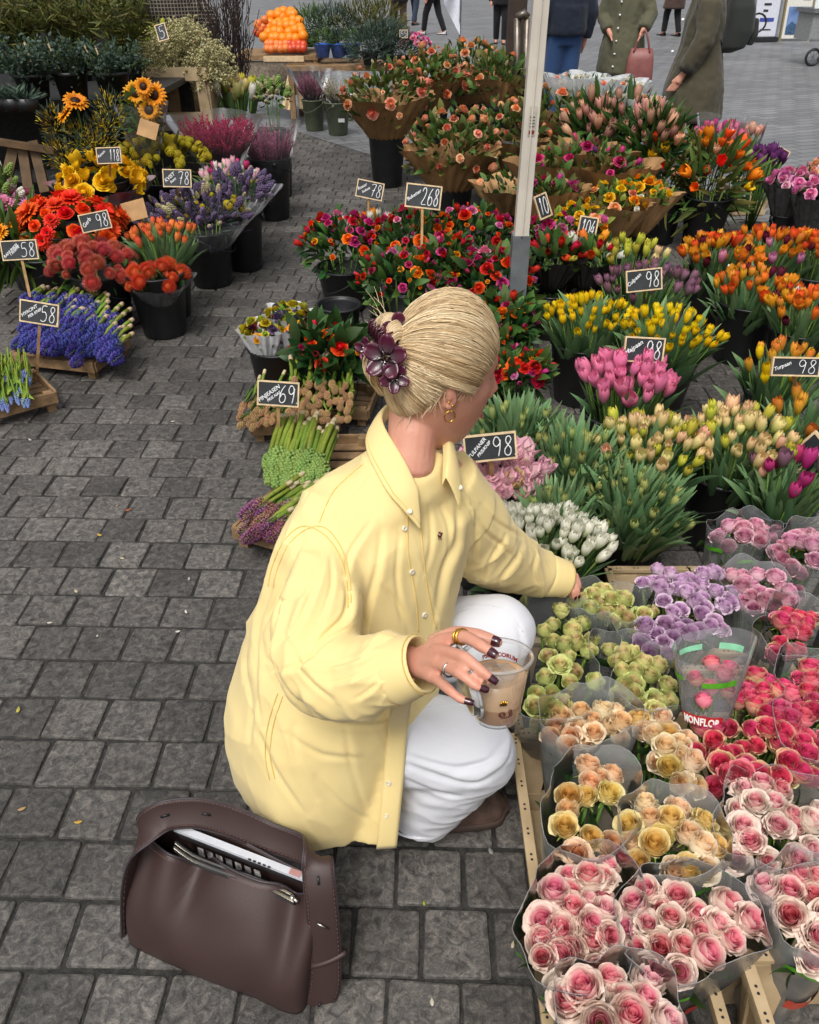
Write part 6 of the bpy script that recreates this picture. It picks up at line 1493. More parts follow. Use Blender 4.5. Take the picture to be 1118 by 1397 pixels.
# ------------------------------------------------------------ tent pole, post, rail
def pole():
    b = at_z(716, 420, 0); Yp = 3.75
    bot = at_y(713, 405, Yp); b = Vector((bot.x, Yp, 0)); top = at_y(738, 0, Yp); 
    t = thing('tent_pole', 'white square tent pole in a grey metal foot sleeve', 'pole', b)
    mid = at_y(711, 322, Yp) - b
    tp = top - b; tp = mid + (tp - mid) * 1.25
    m = MB(); m.beam(mid - Vector((0, 0, .05)), tp, .062, .062); m.beam(mid + Vector((0, -.031, 0)), tp + Vector((0, -.031, 0)), .016, .006); m.build('pole_tube', plain('pole_white', hexc('#cfc8bb'), .45, .12, 3, .05), t, False)
    m = MB(); m.beam(Vector((mid.x, mid.y, 0)), mid + Vector((0, 0, .01)), .078, .078); m.build('foot_sleeve', plain('galv', hexc('#8f959a'), .4, .15, 12, metal=.6), t, False)
    m = MB(); m.box((mid.x - .09, mid.y - .09, 0), (mid.x + .09, mid.y + .09, .012)); m.build('base_plate', MATS['galv'], t, False)
    # small printed sticker
    f = (tp - mid); q = mid + f * .42
    s = MB(); d = f.normalized(); x = Vector((1, 0, 0)); s.add([q + Vector((-.014, -.0355, -.05)), q + Vector((.016, -.0355, -.05)), q + Vector((.020, -.0355, .06)), q + Vector((-.010, -.0355, .06))], [(0, 1, 2, 3)]); s.build('sticker', plain('sticker', hexc('#bdb6a8'), .5), t, False)
    s = MB(); s.add([q + Vector((-.010, -.037, -.045)), q + Vector((.013, -.037, -.045)), q + Vector((.014, -.037, -.03)), q + Vector((-.009, -.037, -.03))], [(0, 1, 2, 3)]); s.build('sticker_print', plain('sticker_red', hexc('#7a2a22'), .5), t, False)
    for k in range(4): s = MB(); z_ = -.018 + .012 * k; s.add([q + Vector((-.008, -.037, z_)), q + Vector((.013, -.037, z_)), q + Vector((.013, -.037, z_ + .004)), q + Vector((-.008, -.037, z_ + .004))], [(0, 1, 2, 3)]); s.build('sticker_print', plain('sticker_grey', (.08, .08, .08), .5), t, False)
    t = thing('wooden_post', 'dark brown square post behind the peach bouquets', 'post', at_y(700, 110, 8.8) * 1.0); t.location.z = 0
    m = MB(); m.box((-.08, -.08, 0), (.08, .08, 2.6)); m.build('shaft', plain('brown_post', hexc('#3a2a20'), .6, .2, 8), t, False); m = MB(); m.box((-.12, -.12, 0), (.12, .12, .05)); m.build('foot_plate', MATS['galv'], t, False)
    t = thing('metal_rail', 'worn bent metal tube rail next to the tent pole', 'rail', at_y(712, 100, 8.0)); t.location.z = 0; o = t.location
    a = at_y(706, 105, 8.0) - o; b2 = at_y(706, 24, 8.0) - o; c2 = at_y(716, 18, 8.0) - o; d2 = at_y(720, 24, 8.0) - o; e2 = at_y(716, 130, 8.0) - o
    m = MB(); m.tube([Vector((a.x, a.y, 0)), a, b2], .03, 10); m.build('upright', plain('worn_metal', hexc('#7a7268'), .35, .3, 10, metal=.7), t); m = MB(); m.tube([b2, c2, d2], .034, 10); m.build('bend', MATS['worn_metal'], t); m = MB(); m.tube([d2, e2, Vector((e2.x, e2.y, 0))], .03, 10); m.build('upright', MATS['worn_metal'], t)
pole()
# ------------------------------------------------------------ fruit stand
def fruit():
    c = at_y(375, 60, 11.0); t = thing('fruit_stand', 'wooden fruit stand with sloping boxes behind the olive buckets', 'stand', (c.x, c.y, 0))
    z = at_y(375, 75, 11.0).z
    m = MB(); m.box((-.50, -.02, z - .05), (.50, .9, z)); m.build('top', M_WOOD, t, False)
    for x in (-.46, .46):
        for y in (.02, .84): m = MB(); m.box((x - .03, y - .03, 0), (x + .03, y + .03, z - .05)); m.build('leg', M_WOOD, t, False)
    m = MB(); m.box((-.42, .0, z - .42), (.42, .03, z - .06)); m.build('front_board', plain('crate_slat', hexc('#8d8070'), .7, .25), t, False)
    ball = MB(); ball.ball((0, 0, 0), 1, 12, 8, 0, None, (1, 1, .95)); 
    def fr(x, y, Y, r, mat, nm, lab, grp):
        p = at_y(x, y, Y); o = obj(nm, me_of([ball], 0, [mat], nm)); o.location = p; o.scale = (r, r, r); tag(o, lab, nm, grp)
    MO = plain('orange_skin', hexc('#f08a12'), .4, .08, 20, .2, bscale=120); MA = plain('apple_skin', hexc('#d8502a'), .35, .25, 9); MP = plain('apricot_skin', hexc('#e8803c'), .45, .2, 9)
    rows = [(50, 7, 358, 418), (43, 6, 360, 416), (36, 6, 362, 414), (29, 5, 366, 412), (22, 5, 368, 406), (15, 3, 376, 402)]
    for k, (y, n, x0, x1) in enumerate(rows):
        for i in range(n): fr(x0 + (x1 - x0) * (i + .5) / n + U(-2.5, 2.5), y + U(-2.5, 2.5), 11.2 + .07 * k, .062, MO, 'orange', 'bright orange fruit in the heaped pyramid', 'oranges on the fruit stand')
    for k, (y, n) in enumerate([(66, 9), (60, 9), (55, 8)]):
        for i in range(n): fr(362 + 55 * (i + .5) / n + U(-1, 1), y + U(-1, 1), 11.05 + .08 * k, .05, MA if i > n / 2 else MP, 'apricot', 'small reddish orange fruit in the lower box', 'small fruit on the fruit stand')
    for i in range(16): fr(350 + U(0, 12), 26 + U(0, 20), 11.3, .045, rnd.choice([MA, MP]), 'tangerine', 'small red orange fruit left of the orange pyramid', 'small fruit left of the oranges')
    # wooden easel crate legs behind the aisle
    e = thing('wooden_trestle', 'pale wooden trestle behind the heather bucket', 'trestle', at_z(400, 150, 0)); o = e.location
    for (x0, y0, x1, y1) in [(395, 150, 402, 90), (412, 148, 404, 90), (388, 148, 398, 95)]:
        m = MB(); m.beam(at_y(x0, y0, 10.8) - o, at_y(x1, y1, 10.9) - o, .06, .04); m.build('leg', M_WOOD_P, e, False)
    m = MB(); m.beam(at_y(360, 80, 10.85) - o, at_y(415, 80, 10.85) - o, .06, .05); m.build('rail', M_WOOD_P, e, False)
fruit()
# lavender, rosemary, blue wrapped pots behind the peach bouquets
def bp(label, px, py, Y, mat, wrapmat, leafm, w=.14, h=.12, n=260, leafs=NEEDLE, ls=.06, pz=None, name='potted_plant', group='potted plants behind the aisle'):
    c = at_y(px, py, Y); t = thing(name, label, 'plant', (c.x, c.y, c.z - .12), group); m = MB(); leaf_cloud(m, Vector((0, 0, .16)), w, w, h, n, leafs, ls, 0); stuff(m.build('foliage', leafm, t))
    p = MB(); p.lathe([(0, 0), (.07, 0), (.10, .13), (.11, .14), (.09, .14), (0, .06)], 14); p.build('pot', wrapmat, t)
M_BLUEW = plain('blue_foil', hexc('#3f6fd8'), .3, .25, 18, .6)
table = thing('plant_bench', 'low bench carrying potted lavender and rosemary', 'bench', (at_y(480, 90, 10.8).x, 10.8, 0)); zb = at_y(480, 88, 10.8).z
m = MB(); m.box((-.75, -.15, zb - .05), (.55, .8, zb)); m.build('top', M_WOOD, table, False)
for x in (-.7, .5):
    for y in (-.1, .7): m = MB(); m.box((x - .03, y - .03, 0), (x + .03, y + .03, zb - .05)); m.build('leg', M_WOOD, table, False)
for i, (x, y, Y, lm, lab) in enumerate([(440, 62, 10.9, M_LEAF_M, 'small green plant in a blue foil pot by the oranges'), (462, 62, 10.95, M_LEAF_G, 'small grey plant in a blue foil pot'), (480, 62, 11.0, M_LEAF_M, 'small leafy plant in a blue foil pot near the lavender')]): bp(lab, x, y, Y, None, M_BLUEW, lm)
for i, (x, y, lab) in enumerate([(455, 35, 'round rosemary standard behind the blue pots'), (490, 32, 'wide rosemary behind the lavender'), (425, 40, 'fresh green bush beside the oranges'), (520, 30, 'olive green bush below the far walkers')]):
    bp(lab, x, y + 8, 11.4 + .1 * i, None, M_BLACK, [M_LEAF_G, M_LEAF_O, M_LEAF_M, M_LEAF_O][i], .30, .26, 700, NEEDLE, .09)
for i, (x, y, lab) in enumerate([(505, 72, 'silvery lavender at the bench edge'), (528, 62, 'silvery lavender next to the pink flowers'), (545, 78, 'silvery lavender below the tiny sign')]):
    bp(lab, x, y, 10.6 + .1 * i, None, M_BLACK, M_LEAF_G, .25, .2, 600, NEEDLE, .09)
c = at_y(567, 62, 10.8); bouquet('pink_plant', 'bright pink potted flowers behind the peach bouquets', 'plant', c, .16, .1, [(RUFF, [T['tul_pink'], M_STEM], .035, 2), (RUFF, [T['pinkm'], M_STEM], .035, 1)], 26, foot=Vector((c.x, c.y, .3)), nleaf=30, lsize=.05)
bucket(Vector((c.x, c.y, 0)), max(.3, c.z - .1), .14, 'black bucket under the bright pink flowers')
# white flag
def flag():
    b = at_y(627, 68, 11.0); t = thing('white_flag', 'white drooping flag on a thin pole', 'flag', (b.x, b.y, 0)); m = MB(); m.tube([(0, 0, 0), (0, 0, 2.6)], .012, 8); m.build('pole', MATS['galv'], t)
    def f(u, v):
        p = at_y(606 + 22 * u, -30 + 78 * v * (.45 + .55 * u), 11.0 - .05 * math.sin(u * 5 + v * 2)) - Vector((b.x, b.y, 0)); return p
    m = MB(); m.grid(f, 8, 10); m.build('cloth', plain('flag_white', (.72, .74, .82), .7, .05), t)
flag()
# sign boards and cart on the square
def boards():
    b = at_z(1040, 57, 0); t = thing('display_board', 'white freestanding board with blue print and rows of lettering', 'board', b); t.rotation_euler = (R(-6), 0, R(8))
    m = MB(); m.box((-.30, -.02, .12), (.30, .02, 2.0)); m.build('panel', plain('board_white', (.62, .64, .72), .4, .05), t, False)
    for s in (-1, 1): m = MB(); m.box((s*.32 - .02, -.03, .05), (s*.32 + .02, .03, 2.02)); m.build('frame', MATS['galv'], t, False)
    m = MB(); m.box((-.34, -.12, 0), (.34, .12, .10)); m.build('foot', M_BLACK, t, False)
    for i in range(6): m = MB(); z = .62 + .13 * i; m.box((-.10, -.024, z), (.02 + .16 * ((i * 7) % 5) / 5, -.021, z + .05)); m.build('printed_line', M_BOARD, t, False)
    m = MB(); m.box((-.16, -.024, .42), (.2, -.021, .50)); m.build('printed_band', plain('blue_print', hexc('#3c4a9c'), .4), t, False)
    m = MB(); m.box((-.12, -.024, .24), (.16, -.021, .27)); m.build('printed_line', M_BOARD, t, False)
    b = at_z(1082, 56, 0); t = thing('display_board', 'freestanding board with a blue mountain picture', 'board', b); t.rotation_euler = (R(-6), 0, R(6))
    m = MB(); m.box((-.32, -.02, .06), (.32, .02, 2.0)); m.build('panel', plain('board_cream', (.7, .69, .62), .45, .05), t, False)
    m = MB(); m.box((-.25, -.025, .14), (.25, -.021, .72)); m.build('picture', plain('sky_picture', hexc('#6f86b0'), .4, .5, 2.2, dark=hexc('#3f5a86')), t, False)
    m = MB(); m.add([(-.25, -.028, .14), (.25, -.028, .14), (.25, -.028, .32), (.1, -.028, .40), (0, -.028, .34), (-.12, -.028, .42), (-.25, -.028, .30)], [(0,1,2,3,4,5,6)]); m.build('picture_hills', plain('hill_print', hexc('#3f5f80'), .4, .3), t, False)
    for i in range(8): m = MB(); z = .85 + .13 * i; m.box((.06, -.024, z), (.26, -.021, z + .06)); m.build('printed_line', M_BOARD, t, False)
    for s in (-1, 1): m = MB(); m.box((s*.34 - .02, -.03, 0), (s*.34 + .02, .03, 2.02)); m.build('frame', plain('board_wood', hexc('#8a7c5c'), .6), t, False)
    b = at_z(1112, 90, 0); t = thing('handcart', 'grey metal handcart with a wheel and a printed lid', 'cart', b); t.rotation_euler = (0, 0, R(4))
    m = MB(); m.box((-.24, 0, .42), (1.2, .6, .85)); m.build('box', plain('cart_grey', hexc('#8d8f8e'), .5, .1), t, False); m = MB(); m.box((-.28, -.05, .85), (1.2, .65, .92)); m.build('lid_edge', plain('cart_edge', hexc('#6f7274'), .5), t, False)
    m = MB(); m.add([(-.26, 0, .92), (1.2, 0, .92), (1.2, .3, 1.5), (-.16, .3, 1.5)], [(0, 1, 2, 3)]); m.add([(-.26, .02, .92), (1.2, .02, .92), (1.2, .32, 1.5), (-.16, .32, 1.5)], [(3, 2, 1, 0)]); m.build('lid', plain('cart_lid', hexc('#c3c9c8'), .45, .05), t, False)
    for i in range(2): m = MB(); m.box((-.02, .115 + .09 * i, 1.15 + .16 * i), (.5, .12 + .09 * i, 1.25 + .16 * i)); m.build('printed_line', M_BOARD, t, False)
    w = MB()
    for a0 in range(16): pass
    w.tube([Vector((-.09 + .13 * math.cos(a), -.03, .15 + .13 * math.sin(a))) for a in [k * math.pi / 12 for k in range(25)]], .024, 8); w.build('tyre', M_BLACK, t); w = MB()
    for k in range(4): a = k * math.pi / 4; w.beam((-.09 - .12 * math.cos(a), -.03, .15 - .12 * math.sin(a)), (-.09 + .12 * math.cos(a), -.03, .15 + .12 * math.sin(a)), .014, .014)
    w.build('rim', MATS['galv'], t, False); w = MB(); w.beam((-.02, 0, .02), (.2, 0, .45), .03, .03); w.beam((-.2, 0, .42), (.9, 0, .42), .04, .04); w.build('frame', MATS['cart_edge'], t, False)
boards()
# ------------------------------------------------------------ rose crates and rose bunches (front right)
def c7(*l): return [(680 + x * .3918, 980 + y * .3918) for x, y in l]
def c6(*l): return [(700 + x * .3739, 680 + y * .3739) for x, y in l]
def crate(x0, x1, y0, y1, h, label, flare=.03, hole=True):
    """tan plastic auction crate: base tray, wide splayed corner posts, rim with drilled holes"""
    t = thing('flower_crate', label, 'crate', ((x0+x1)/2, (y0+y1)/2, 0), 'tan plastic flower crates')
    w, d = (x1-x0)/2, (y1-y0)/2; f = flare
    b = MB(); b.box((-w+f, -d+f, .0), (w-f, d-f, .012))
    for s in (-1, 1):
        b.box((s*(w-f) - .006, -d+f, .012), (s*(w-f) + .006, d-f, .07)); b.box((-w+f+.006, s*(d-f) - .006, .012), (w-f-.006, s*(d-f) + .006, .07))
    b.build('base_tray', M_TAN, t, False)
    for s in (-1, 1):
        for e in (-1, 1):
            p = MB()
            for axis in (0, 1):
                lo = Vector((s*(w-f), e*(d-f), .05)); hi = Vector((s*w, e*d, h-.02))
                run = Vector((-s, 0, 0)) if axis == 0 else Vector((0, -e, 0)); nrm = Vector((0, e, 0)) if axis == 0 else Vector((s, 0, 0))
                wl, wh = .035, .085
                vs = [lo, lo + run*wl, hi + run*wh, hi]; vs = vs + [v - nrm * .007 for v in vs]
                p.add(vs, [(0,1,2,3),(7,6,5,4),(0,4,5,1),(1,5,6,2),(2,6,7,3),(3,7,4,0)])
                m = lo + run * wl * .5 + nrm * .004; m2 = hi + run * wh * .55 + nrm * .004
                p.beam(m, m2, .008, .006)
            p.build('corner_post', M_TAN, t, False)
    for nm, a, c in (('rim_rail', (-w, -d), (-w, d)), ('rim_rail', (w, -d), (w, d)), ('rim_rail', (-w, -d), (w, -d)), ('rim_rail', (-w, d), (w, d))):
        r = MB(); r.beam((a[0], a[1], h-.004), (c[0], c[1], h-.004), .020, .010); r.beam((a[0], a[1], h-.022), (c[0], c[1], h-.022), .009, .026)
        ro = r.build(nm, M_TAN, t, False)
        if hole:
            hm = MB(); n = 7
            for i in range(n):
                q = Vector((a[0], a[1], 0)).lerp(Vector((c[0], c[1], 0)), (i + .5) / n); q.z = h + .0013
                hm.lathe([(0, 0), (.0028, 0)], 6, 0, Matrix.Translation(q)); hm.lathe([(0, 0), (.0028, 0)], 6, 0, Matrix.Translation(q + (Vector((0, .011, 0)) if a[0] == c[0] else Vector((.011, 0, 0)))))
            stuff(hm.build('drilled_holes', M_BLACK, ro, False))
    return t
crate(.222, .505, .55, .80, .235, 'tan plastic crate under the pale pink roses at the paving edge')
crate(.232, .515, .835, 1.225, .235, 'tan plastic crate under the peach and cream roses by the knee')
crate(.545, .86, .42, .70, .31, 'taller tan plastic crate with an empty corner showing')
crate(.54, .86, .74, 1.08, .20, 'tan plastic crate under the yellow roses')
crate(.25, .53, 1.26, 1.56, .20, 'tan plastic crate under the greenish roses')
crate(.56, .88, 1.12, 1.46, .20, 'tan plastic crate under the hot pink roses')
crate(.57, .92, 1.52, 1.86, .20, 'tan plastic crate under the lilac roses')
crate(.93, 1.25, 1.30, 1.66, .20, 'tan plastic crate under the mauve roses')
ZR = .38
PK = [(T['rose_pink'], 1.0, 3), (T['rose_pale'], 1.0, 1)]
rose_bunch('tall sleeve of pink and cream roses at the corner of the crates', c7((262,540),(375,505),(365,605),(258,655),(178,690),(270,765),(380,725),(165,805),(345,840),(240,900),(318,560),(195,600)), ZR, .0262, PK, bands=2, foot_shift=(.03, .02), red=True)
rose_bunch('wide sleeve of pink roses with a red print over the tan crate', c7((535,590),(690,660),(475,705),(605,690),(770,620),(855,680),(795,740),(525,830),(705,790),(640,840),(575,760),(640,610)), ZR, .0265, PK, bands=3, red=True, foot_shift=(.0, .02), leafs=5)
rose_bunch('cut off front bunch of large pink roses', c7((265,965),(395,910),(515,915),(365,1030),(570,1040),(460,1030),(300,1090),(480,1110)), ZR + .02, .0280, PK, bands=1)
rose_bunch('pink roses with grey film above the crate with the empty corner', c7((1045,535),(965,585),(1035,665),(1110,600),(1100,770),(1150,680),(1180,590)), ZR, .0270, PK, bands=2, film_mat=M_FILM_M, red=True)
rose_bunch('palest blush roses below the hot pink ones', c7((870,240),(985,230),(850,300),(960,290),(860,365),(970,370),(1075,350),(855,440),(945,455),(1075,430),(1150,300),(1150,420),(1040,470)), ZR, .0255, [(T['rose_pale'], 1.0, 3), (T['rose_pink'], .95, 1)], bands=2)
rose_bunch('peach garden roses with one yellow bloom in blue green film', c7((310,160),(395,170),(250,250),(375,250),(240,360),(390,400),(285,435),(320,215)), ZR, .0265, [(T['rose_peach'], 1.0, 5), (T['rose_yellow'], 1.0, 1)], bands=1, film_mat=M_FILM_M)
rose_bunch('yellow and apricot roses framed by blue green film', c7((530,285),(625,300),(710,340),(480,350),(580,395),(670,390),(750,420),(510,465),(615,505),(715,485),(540,340)), ZR, .0245, [(T['rose_yellow'], 1.0, 3), (T['rose_cream'], 1.0, 2), (T['rose_peach'], 1, 1)], bands=2, film_mat=M_FILM_M)
rose_bunch('cream peach roses in a milky sleeve with green bands', c6((260,755),(185,775),(345,800),(235,815),(150,840),(220,880),(410,785),(320,760),(300,850),(380,840)), ZR - .01, .0235, [(T['rose_peach'], 1., 2), (T['rose_cream'], 1., 2)], bands=3, rise=.03, film_mat=M_FILM_M)
rose_bunch('loose cream roses with dark leaves beside the hot pink ones', c6((535,770),(500,830),(580,820),(555,880),(600,920),(580,960),(670,990),(470,800),(620,870),(540,930),(610,1000),(645,950)), ZR, .0232, [(T['rose_cream'], 1., 3), (T['rose_yellow'], 1., 1)], sleeve=False, group='loose rose bunches')
rose_bunch('yellow green roses in front of the coffee cup', c6((180,395),(250,425),(110,475),(210,485),(295,490),(190,530),(270,545),(140,570),(225,600),(125,630),(215,655),(295,655),(85,690),(180,710),(95,770),(150,450)), ZR - .01, .0222, [(T['rose_green'], 1., 1)], bands=1, film_mat=M_FILM)
rose_bunch('yellow green roses under the reaching hand', c6((320,360),(395,365),(270,345),(460,385),(370,415),(330,330),(290,390),(420,410),(245,360)), ZR - .01, .0218, [(T['rose_green'], 1., 1)], bands=2, film_mat=M_FILM, rise=.01)
rose_bunch('green and peach tinted roses between cream and lilac ones', c6((435,550),(365,520),(385,590),(470,600),(525,590),(440,650),(560,660),(500,620),(470,720),(550,700),(400,690),(520,750),(450,690)), ZR - .01, .0222, [(T['rose_green'], 1., 1)], bands=1, film_mat=M_FILM)
rose_bunch('round mass of lilac roses with a few leaves', c6((540,250),(480,290),(550,290),(610,320),(640,280),(690,310),(750,250),(700,355),(610,390),(660,365),(530,330),(690,405),(555,370),(490,445),(560,435),(640,435),(520,520),(580,530),(590,480),(760,390),(790,345),(770,455),(715,450),(800,310),(690,265),(480,490),(580,265),(650,470)), ZR - .01, .0212, [(T['rose_lilac'], 1., 1)], sleeve=False, group='loose rose bunches', leafs=16)
rose_bunch('small mauve pink roses in a sleeve with a green band standing on the paving', c6((770,100),(830,90),(880,95),(920,85),(850,130),(900,140),(800,140),(760,120),(930,115)), ZR - .02, .0225, [(T['rose_mauve'], 1., 1)], bands=2, tight=True)
rose_bunch('mauve roses over a dark pot next to the lilac ones', c6((815,255),(895,265),(985,300),(855,290),(910,330),(850,350),(890,375),(985,380),(940,350),(960,270),(1010,345),(840,310)), ZR - .02, .0225, [(T['rose_mauve'], 1., 1)], bands=0, film_mat=M_FILM_M, rise=.0)
rose_bunch('pale mauve roses in a sleeve with two green bands', c6((990,155),(1040,130),(1090,110),(1060,150),(1000,200),(1060,230),(1110,150),(1100,210),(1130,190),(1150,130),(980,180)), ZR - .02, .0232, [(T['rose_mauve'], 1., 1)], bands=2, tight=True)
rose_bunch('coral pink roses in a narrow sleeve behind the hot pink mass', c6((1005,410),(1075,430),(980,450),(1060,470),(980,500),(1045,530),(965,540),(1030,440),(1010,480),(1090,400)), ZR - .01, .0222, [(T['rose_hot'], 1., 2), (T['rose_hotg'], 1., 1)], bands=1, tight=True)
rose_bunch('large mass of hot pink roses with green outer petals', c6((900,640),(985,670),(960,690),(890,750),(830,720),(985,740),(1055,740),(710,810),(800,820),(865,830),(970,800),(750,870),(890,880),(685,910),(820,910),(970,880),(775,940),(840,975),(910,985),(1060,800),(1050,850),(1010,940),(1070,920),(760,1000),(930,720),(870,690),(1020,700),(930,840),(1090,980),(1000,980)), ZR, .0232, [(T['rose_hot'], 1., 2), (T['rose_hotg'], 1., 3)], sleeve=False, group='loose rose bunches', tight=True, leafs=8)
rose_bunch('hot pink roses with cream edges in film beyond the blush roses', c6((1060,635),(1095,600),(1095,660),(1130,630),(1140,700),(1080,700),(1150,770),(1100,760),(1140,850),(1110,880),(1150,940)), ZR, .0228, [(T['rose_hotg'], 1., 1), (T['rose_hot'], 1., 1)], bands=1, tight=True)
rose_bunch('leaf green roses standing behind the arm sleeve', c6((505,395),(480,420),(455,440)), ZR - .02, .02, [(T['rose_green'], 1., 1)], bands=0, sleeve=False, group='loose rose bunches')
# tall frosted sleeve that stands up out of the pink roses
def tall_sleeve():
    base = at_z(962, 985, .36); t = thing('sleeved_rose_bunch', 'frosted film sleeve with a red label standing over hot pink roses', 'roses', base, 'rose bunches in film sleeves')
    top = at_z(973, 890, .50) - base; ph = .7
    up = top.normalized(); X = Vector((1, -.18, .0)).normalized(); Yv = up.cross(X).normalized(); ln = top.length
    def f(u, v):
        a = u * 2 * math.pi; r = .038 + .032 * v; r *= 1 + .06 * math.sin(3 * a + ph) * v
        z = v * (ln + .03 * math.sin(a + .9) * v + .015 * v)
        return X * (r * math.cos(a) * 1.12) + Yv * (r * math.sin(a) * .72) + up * z
    mb = MB(); mb.grid(f, 40, 10, closed=True); sl = mb.build('sleeve', film('frost_film', (.72, .75, .79), .24, .3), t)
    def patch(u0, u1, v0, v1, mat, nm, out=.003):
        def g(u, v):
            p = f(u0 + (u1 - u0) * u, v0 + (v1 - v0) * v); c = up * (p.dot(up)); return p + (p - c).normalized() * out
        m = MB(); m.grid(g, 8, 2); return m.build(nm, mat, sl), g
    patch(-.30, -.14, .62, .70, M_GREENPRINT, 'printed_band'); patch(-.50, -.40, .66, .73, M_GREENPRINT, 'printed_band')
    patch(.08, .20, .80, .86, plain('pale_green_print', hexc('#7fc09a'), .5), 'printed_band', -.003); patch(.28, .40, .80, .86, MATS['pale_green_print'], 'printed_band', -.003)
    lab, g = patch(-.44, -.16, .02, .17, M_REDPRINT, 'printed_label')
    me = text_mesh('MONFLOR', .02, .0004, .0006)
    xs = [v.co.x for v in me.vertices]; x0, x1 = min(xs), max(xs)
    if x1 > x0:
        for v in me.vertices:
            uu = (v.co.x - x0) / (x1 - x0); vv = v.co.y / .0146
            u_ = -.42 + .24 * uu; p = f(u_, .035 + .115 * vv); c = up * p.dot(up); v.co = p + (p - c).normalized() * (.0042 + v.co.z)
    me.materials.clear(); me.materials.append(M_WPRINT); obj('lettering', me, sl)
    for k, (px, py) in enumerate([(972,915),(998,922),(985,928),(950,935),(968,948),(990,950),(960,965)]):
        p = at_z(px, py, .455 if k < 3 else .42) - base
        obj('rose', me_of(ROSE_TIGHT, k % 3, [T['rose_hotg'] if k % 2 else T['rose_hot'], M_LEAF_Y], 'rose'), t, TRS(p, look(up + Vector((U(-.2, .2), U(-.2, .2), 0)), U(0, 6)), .021))
    sm = MB()
    for k in range(6): sm.tube([Vector((.02 * math.cos(k), .02 * math.sin(k), -.3)), up * ln * .6 + Vector((.02 * math.cos(k), .02 * math.sin(k), 0))], .003, 4)
    stuff(sm.build('stems', M_STEM, t))
tall_sleeve()

# ------------------------------------------------------------ tulips (right)
def tb(px, py, z, rpx, label, kinds, n, size, bk='black bucket holding ', ry=1.0, h=.28, br=None, bucket_on=True, cat='tulips', name='tulip_bunch', group='tulip bunches in buckets', shift=(0, .03), **kw):
    c = at_z(px, py, z); s = scale_at(c); Rr = rpx * s
    foot = Vector((c.x + shift[0], c.y + shift[1], .06))
    r = br or min(.16, max(.1, Rr * .78))
    if bucket_on: bucket(Vector((foot.x, foot.y, 0)), h, r, bk + label)
    return tulip_bunch(name, label, cat, c, foot, Rr, Rr * ry, n, kinds, size, group=group, **kw)
TG = lambda k, w=1: (TULIP, T[k], w)
NEAR = dict(leaf_obj=100, lsize=.21, lw=.85)
tb(705, 572, .43, 62, 'unopened green tulips furthest from the white tulips', [(BUD, T['tul_green'], 1)], 18, .034, nleaf=230, leaf_z=.035, ry=1.0, **NEAR)
tb(790, 610, .43, 70, 'unopened green tulips in the middle of the green mass', [(BUD, T['tul_green'], 1)], 24, .034, nleaf=280, leaf_z=.035, ry=1.1, **NEAR)
tb(868, 668, .40, 74, 'unopened green tulips fanning over the bucket edge', [(BUD, T['tul_green'], 1)], 28, .034, nleaf=300, leaf_z=.035, ry=1.15, spread=1.3, **NEAR)
tb(760, 690, .40, 50, 'unopened green tulips right behind the white tulips', [(BUD, T['tul_green'], 1)], 12, .032, nleaf=150, leaf_z=.04, bucket_on=False, **NEAR)
tb(730, 718, .42, 104, 'closed white tulips in front of the green ones', [TG('tul_white')], 104, .034, nleaf=140, ry=.62, leaf_z=-.01, drop=.3, leaf_obj=80, lsize=.18, lw=1.3, br=.13)
tb(672, 640, .42, 68, 'frilly pale pink parrot tulips under the price sign', [(PARROT, T['tul_parrot'], 5), (PARROT, T['tul_cream'], .4)], 60, .042, nleaf=60, ry=.85, leaf_obj=50, lsize=.2, br=.13)
tb(893, 592, .45, 72, 'yellow and apricot tulips left of the dark bucket', [TG('tul_cream', 4), TG('tul_lime', 1.), TG('tul_peach', .5), (BUD, T['tul_lime'], 1.)], 56, .039, nleaf=160, ry=1.05, **NEAR)
tb(1015, 582, .45, 74, 'yellow and apricot tulips in the dark bucket on bare paving', [TG('tul_cream', 4), TG('tul_lime', 1.), TG('tul_peach', .5), (BUD, T['tul_lime'], 1.)], 58, .039, nleaf=160, ry=1.05, **NEAR)
tb(858, 508, .44, 66, 'bright pink tulips below the price sign', [(TULIP_OPEN[:2] + TULIP[:2], T['tul_pink'], 1)], 46, .048, nleaf=40, ry=.8, lsize=.24, br=.14)
tb(806, 418, .44, 60, 'yellow tulips next to the tent pole', [TG('tul_yellow')], 44, .034, nleaf=80, lsize=.25, leaf_z=.02)
tb(912, 437, .44, 72, 'yellow tulips spilling toward bare paving', [TG('tul_yellow')], 56, .035, nleaf=90, lsize=.25, spread=1.3, leaf_z=.02)
tb(885, 372, .46, 70, 'dusky mauve tulips behind the yellow ones', [TG('tul_mauve')], 50, .040, nleaf=50, ry=.6, bucket_on=False)
tb(862, 338, .48, 48, 'lime and cream tulips behind the mauve ones', [TG('tul_lime', 2), TG('tul_cream', 1)], 24, .042, nleaf=60, ry=.7, lsize=.24)
OR = [(TULIP + TULIP_OPEN, T['tul_orange'], 5), (TULIP, T['tul_dark'], .8), (TULIP, T['tul_oryel'], 1), (TULIP, T['pinkm'], .5)]
tb(985, 335, .44, 52, 'mixed orange and red tulips heading the orange row', OR + [(TULIP_OPEN, T['orange'], 1.5)], 42, .044, nleaf=80, lsize=.25, h=.3)
tb(1062, 322, .46, 58, 'orange tulips in the middle of the orange row', OR, 46, .042, nleaf=80, lsize=.25)
tb(1128, 326, .46, 50, 'orange tulips at the far end of the orange row', OR, 36, .042, nleaf=60, lsize=.25)
tb(1035, 378, .42, 55, 'orange and cream tulips in the bucket standing free', OR + [(TULIP, T['white'], .5), (TULIP, T['tul_oryel'], 1)], 36, .042, nleaf=90, lsize=.26, h=.30, br=.15)
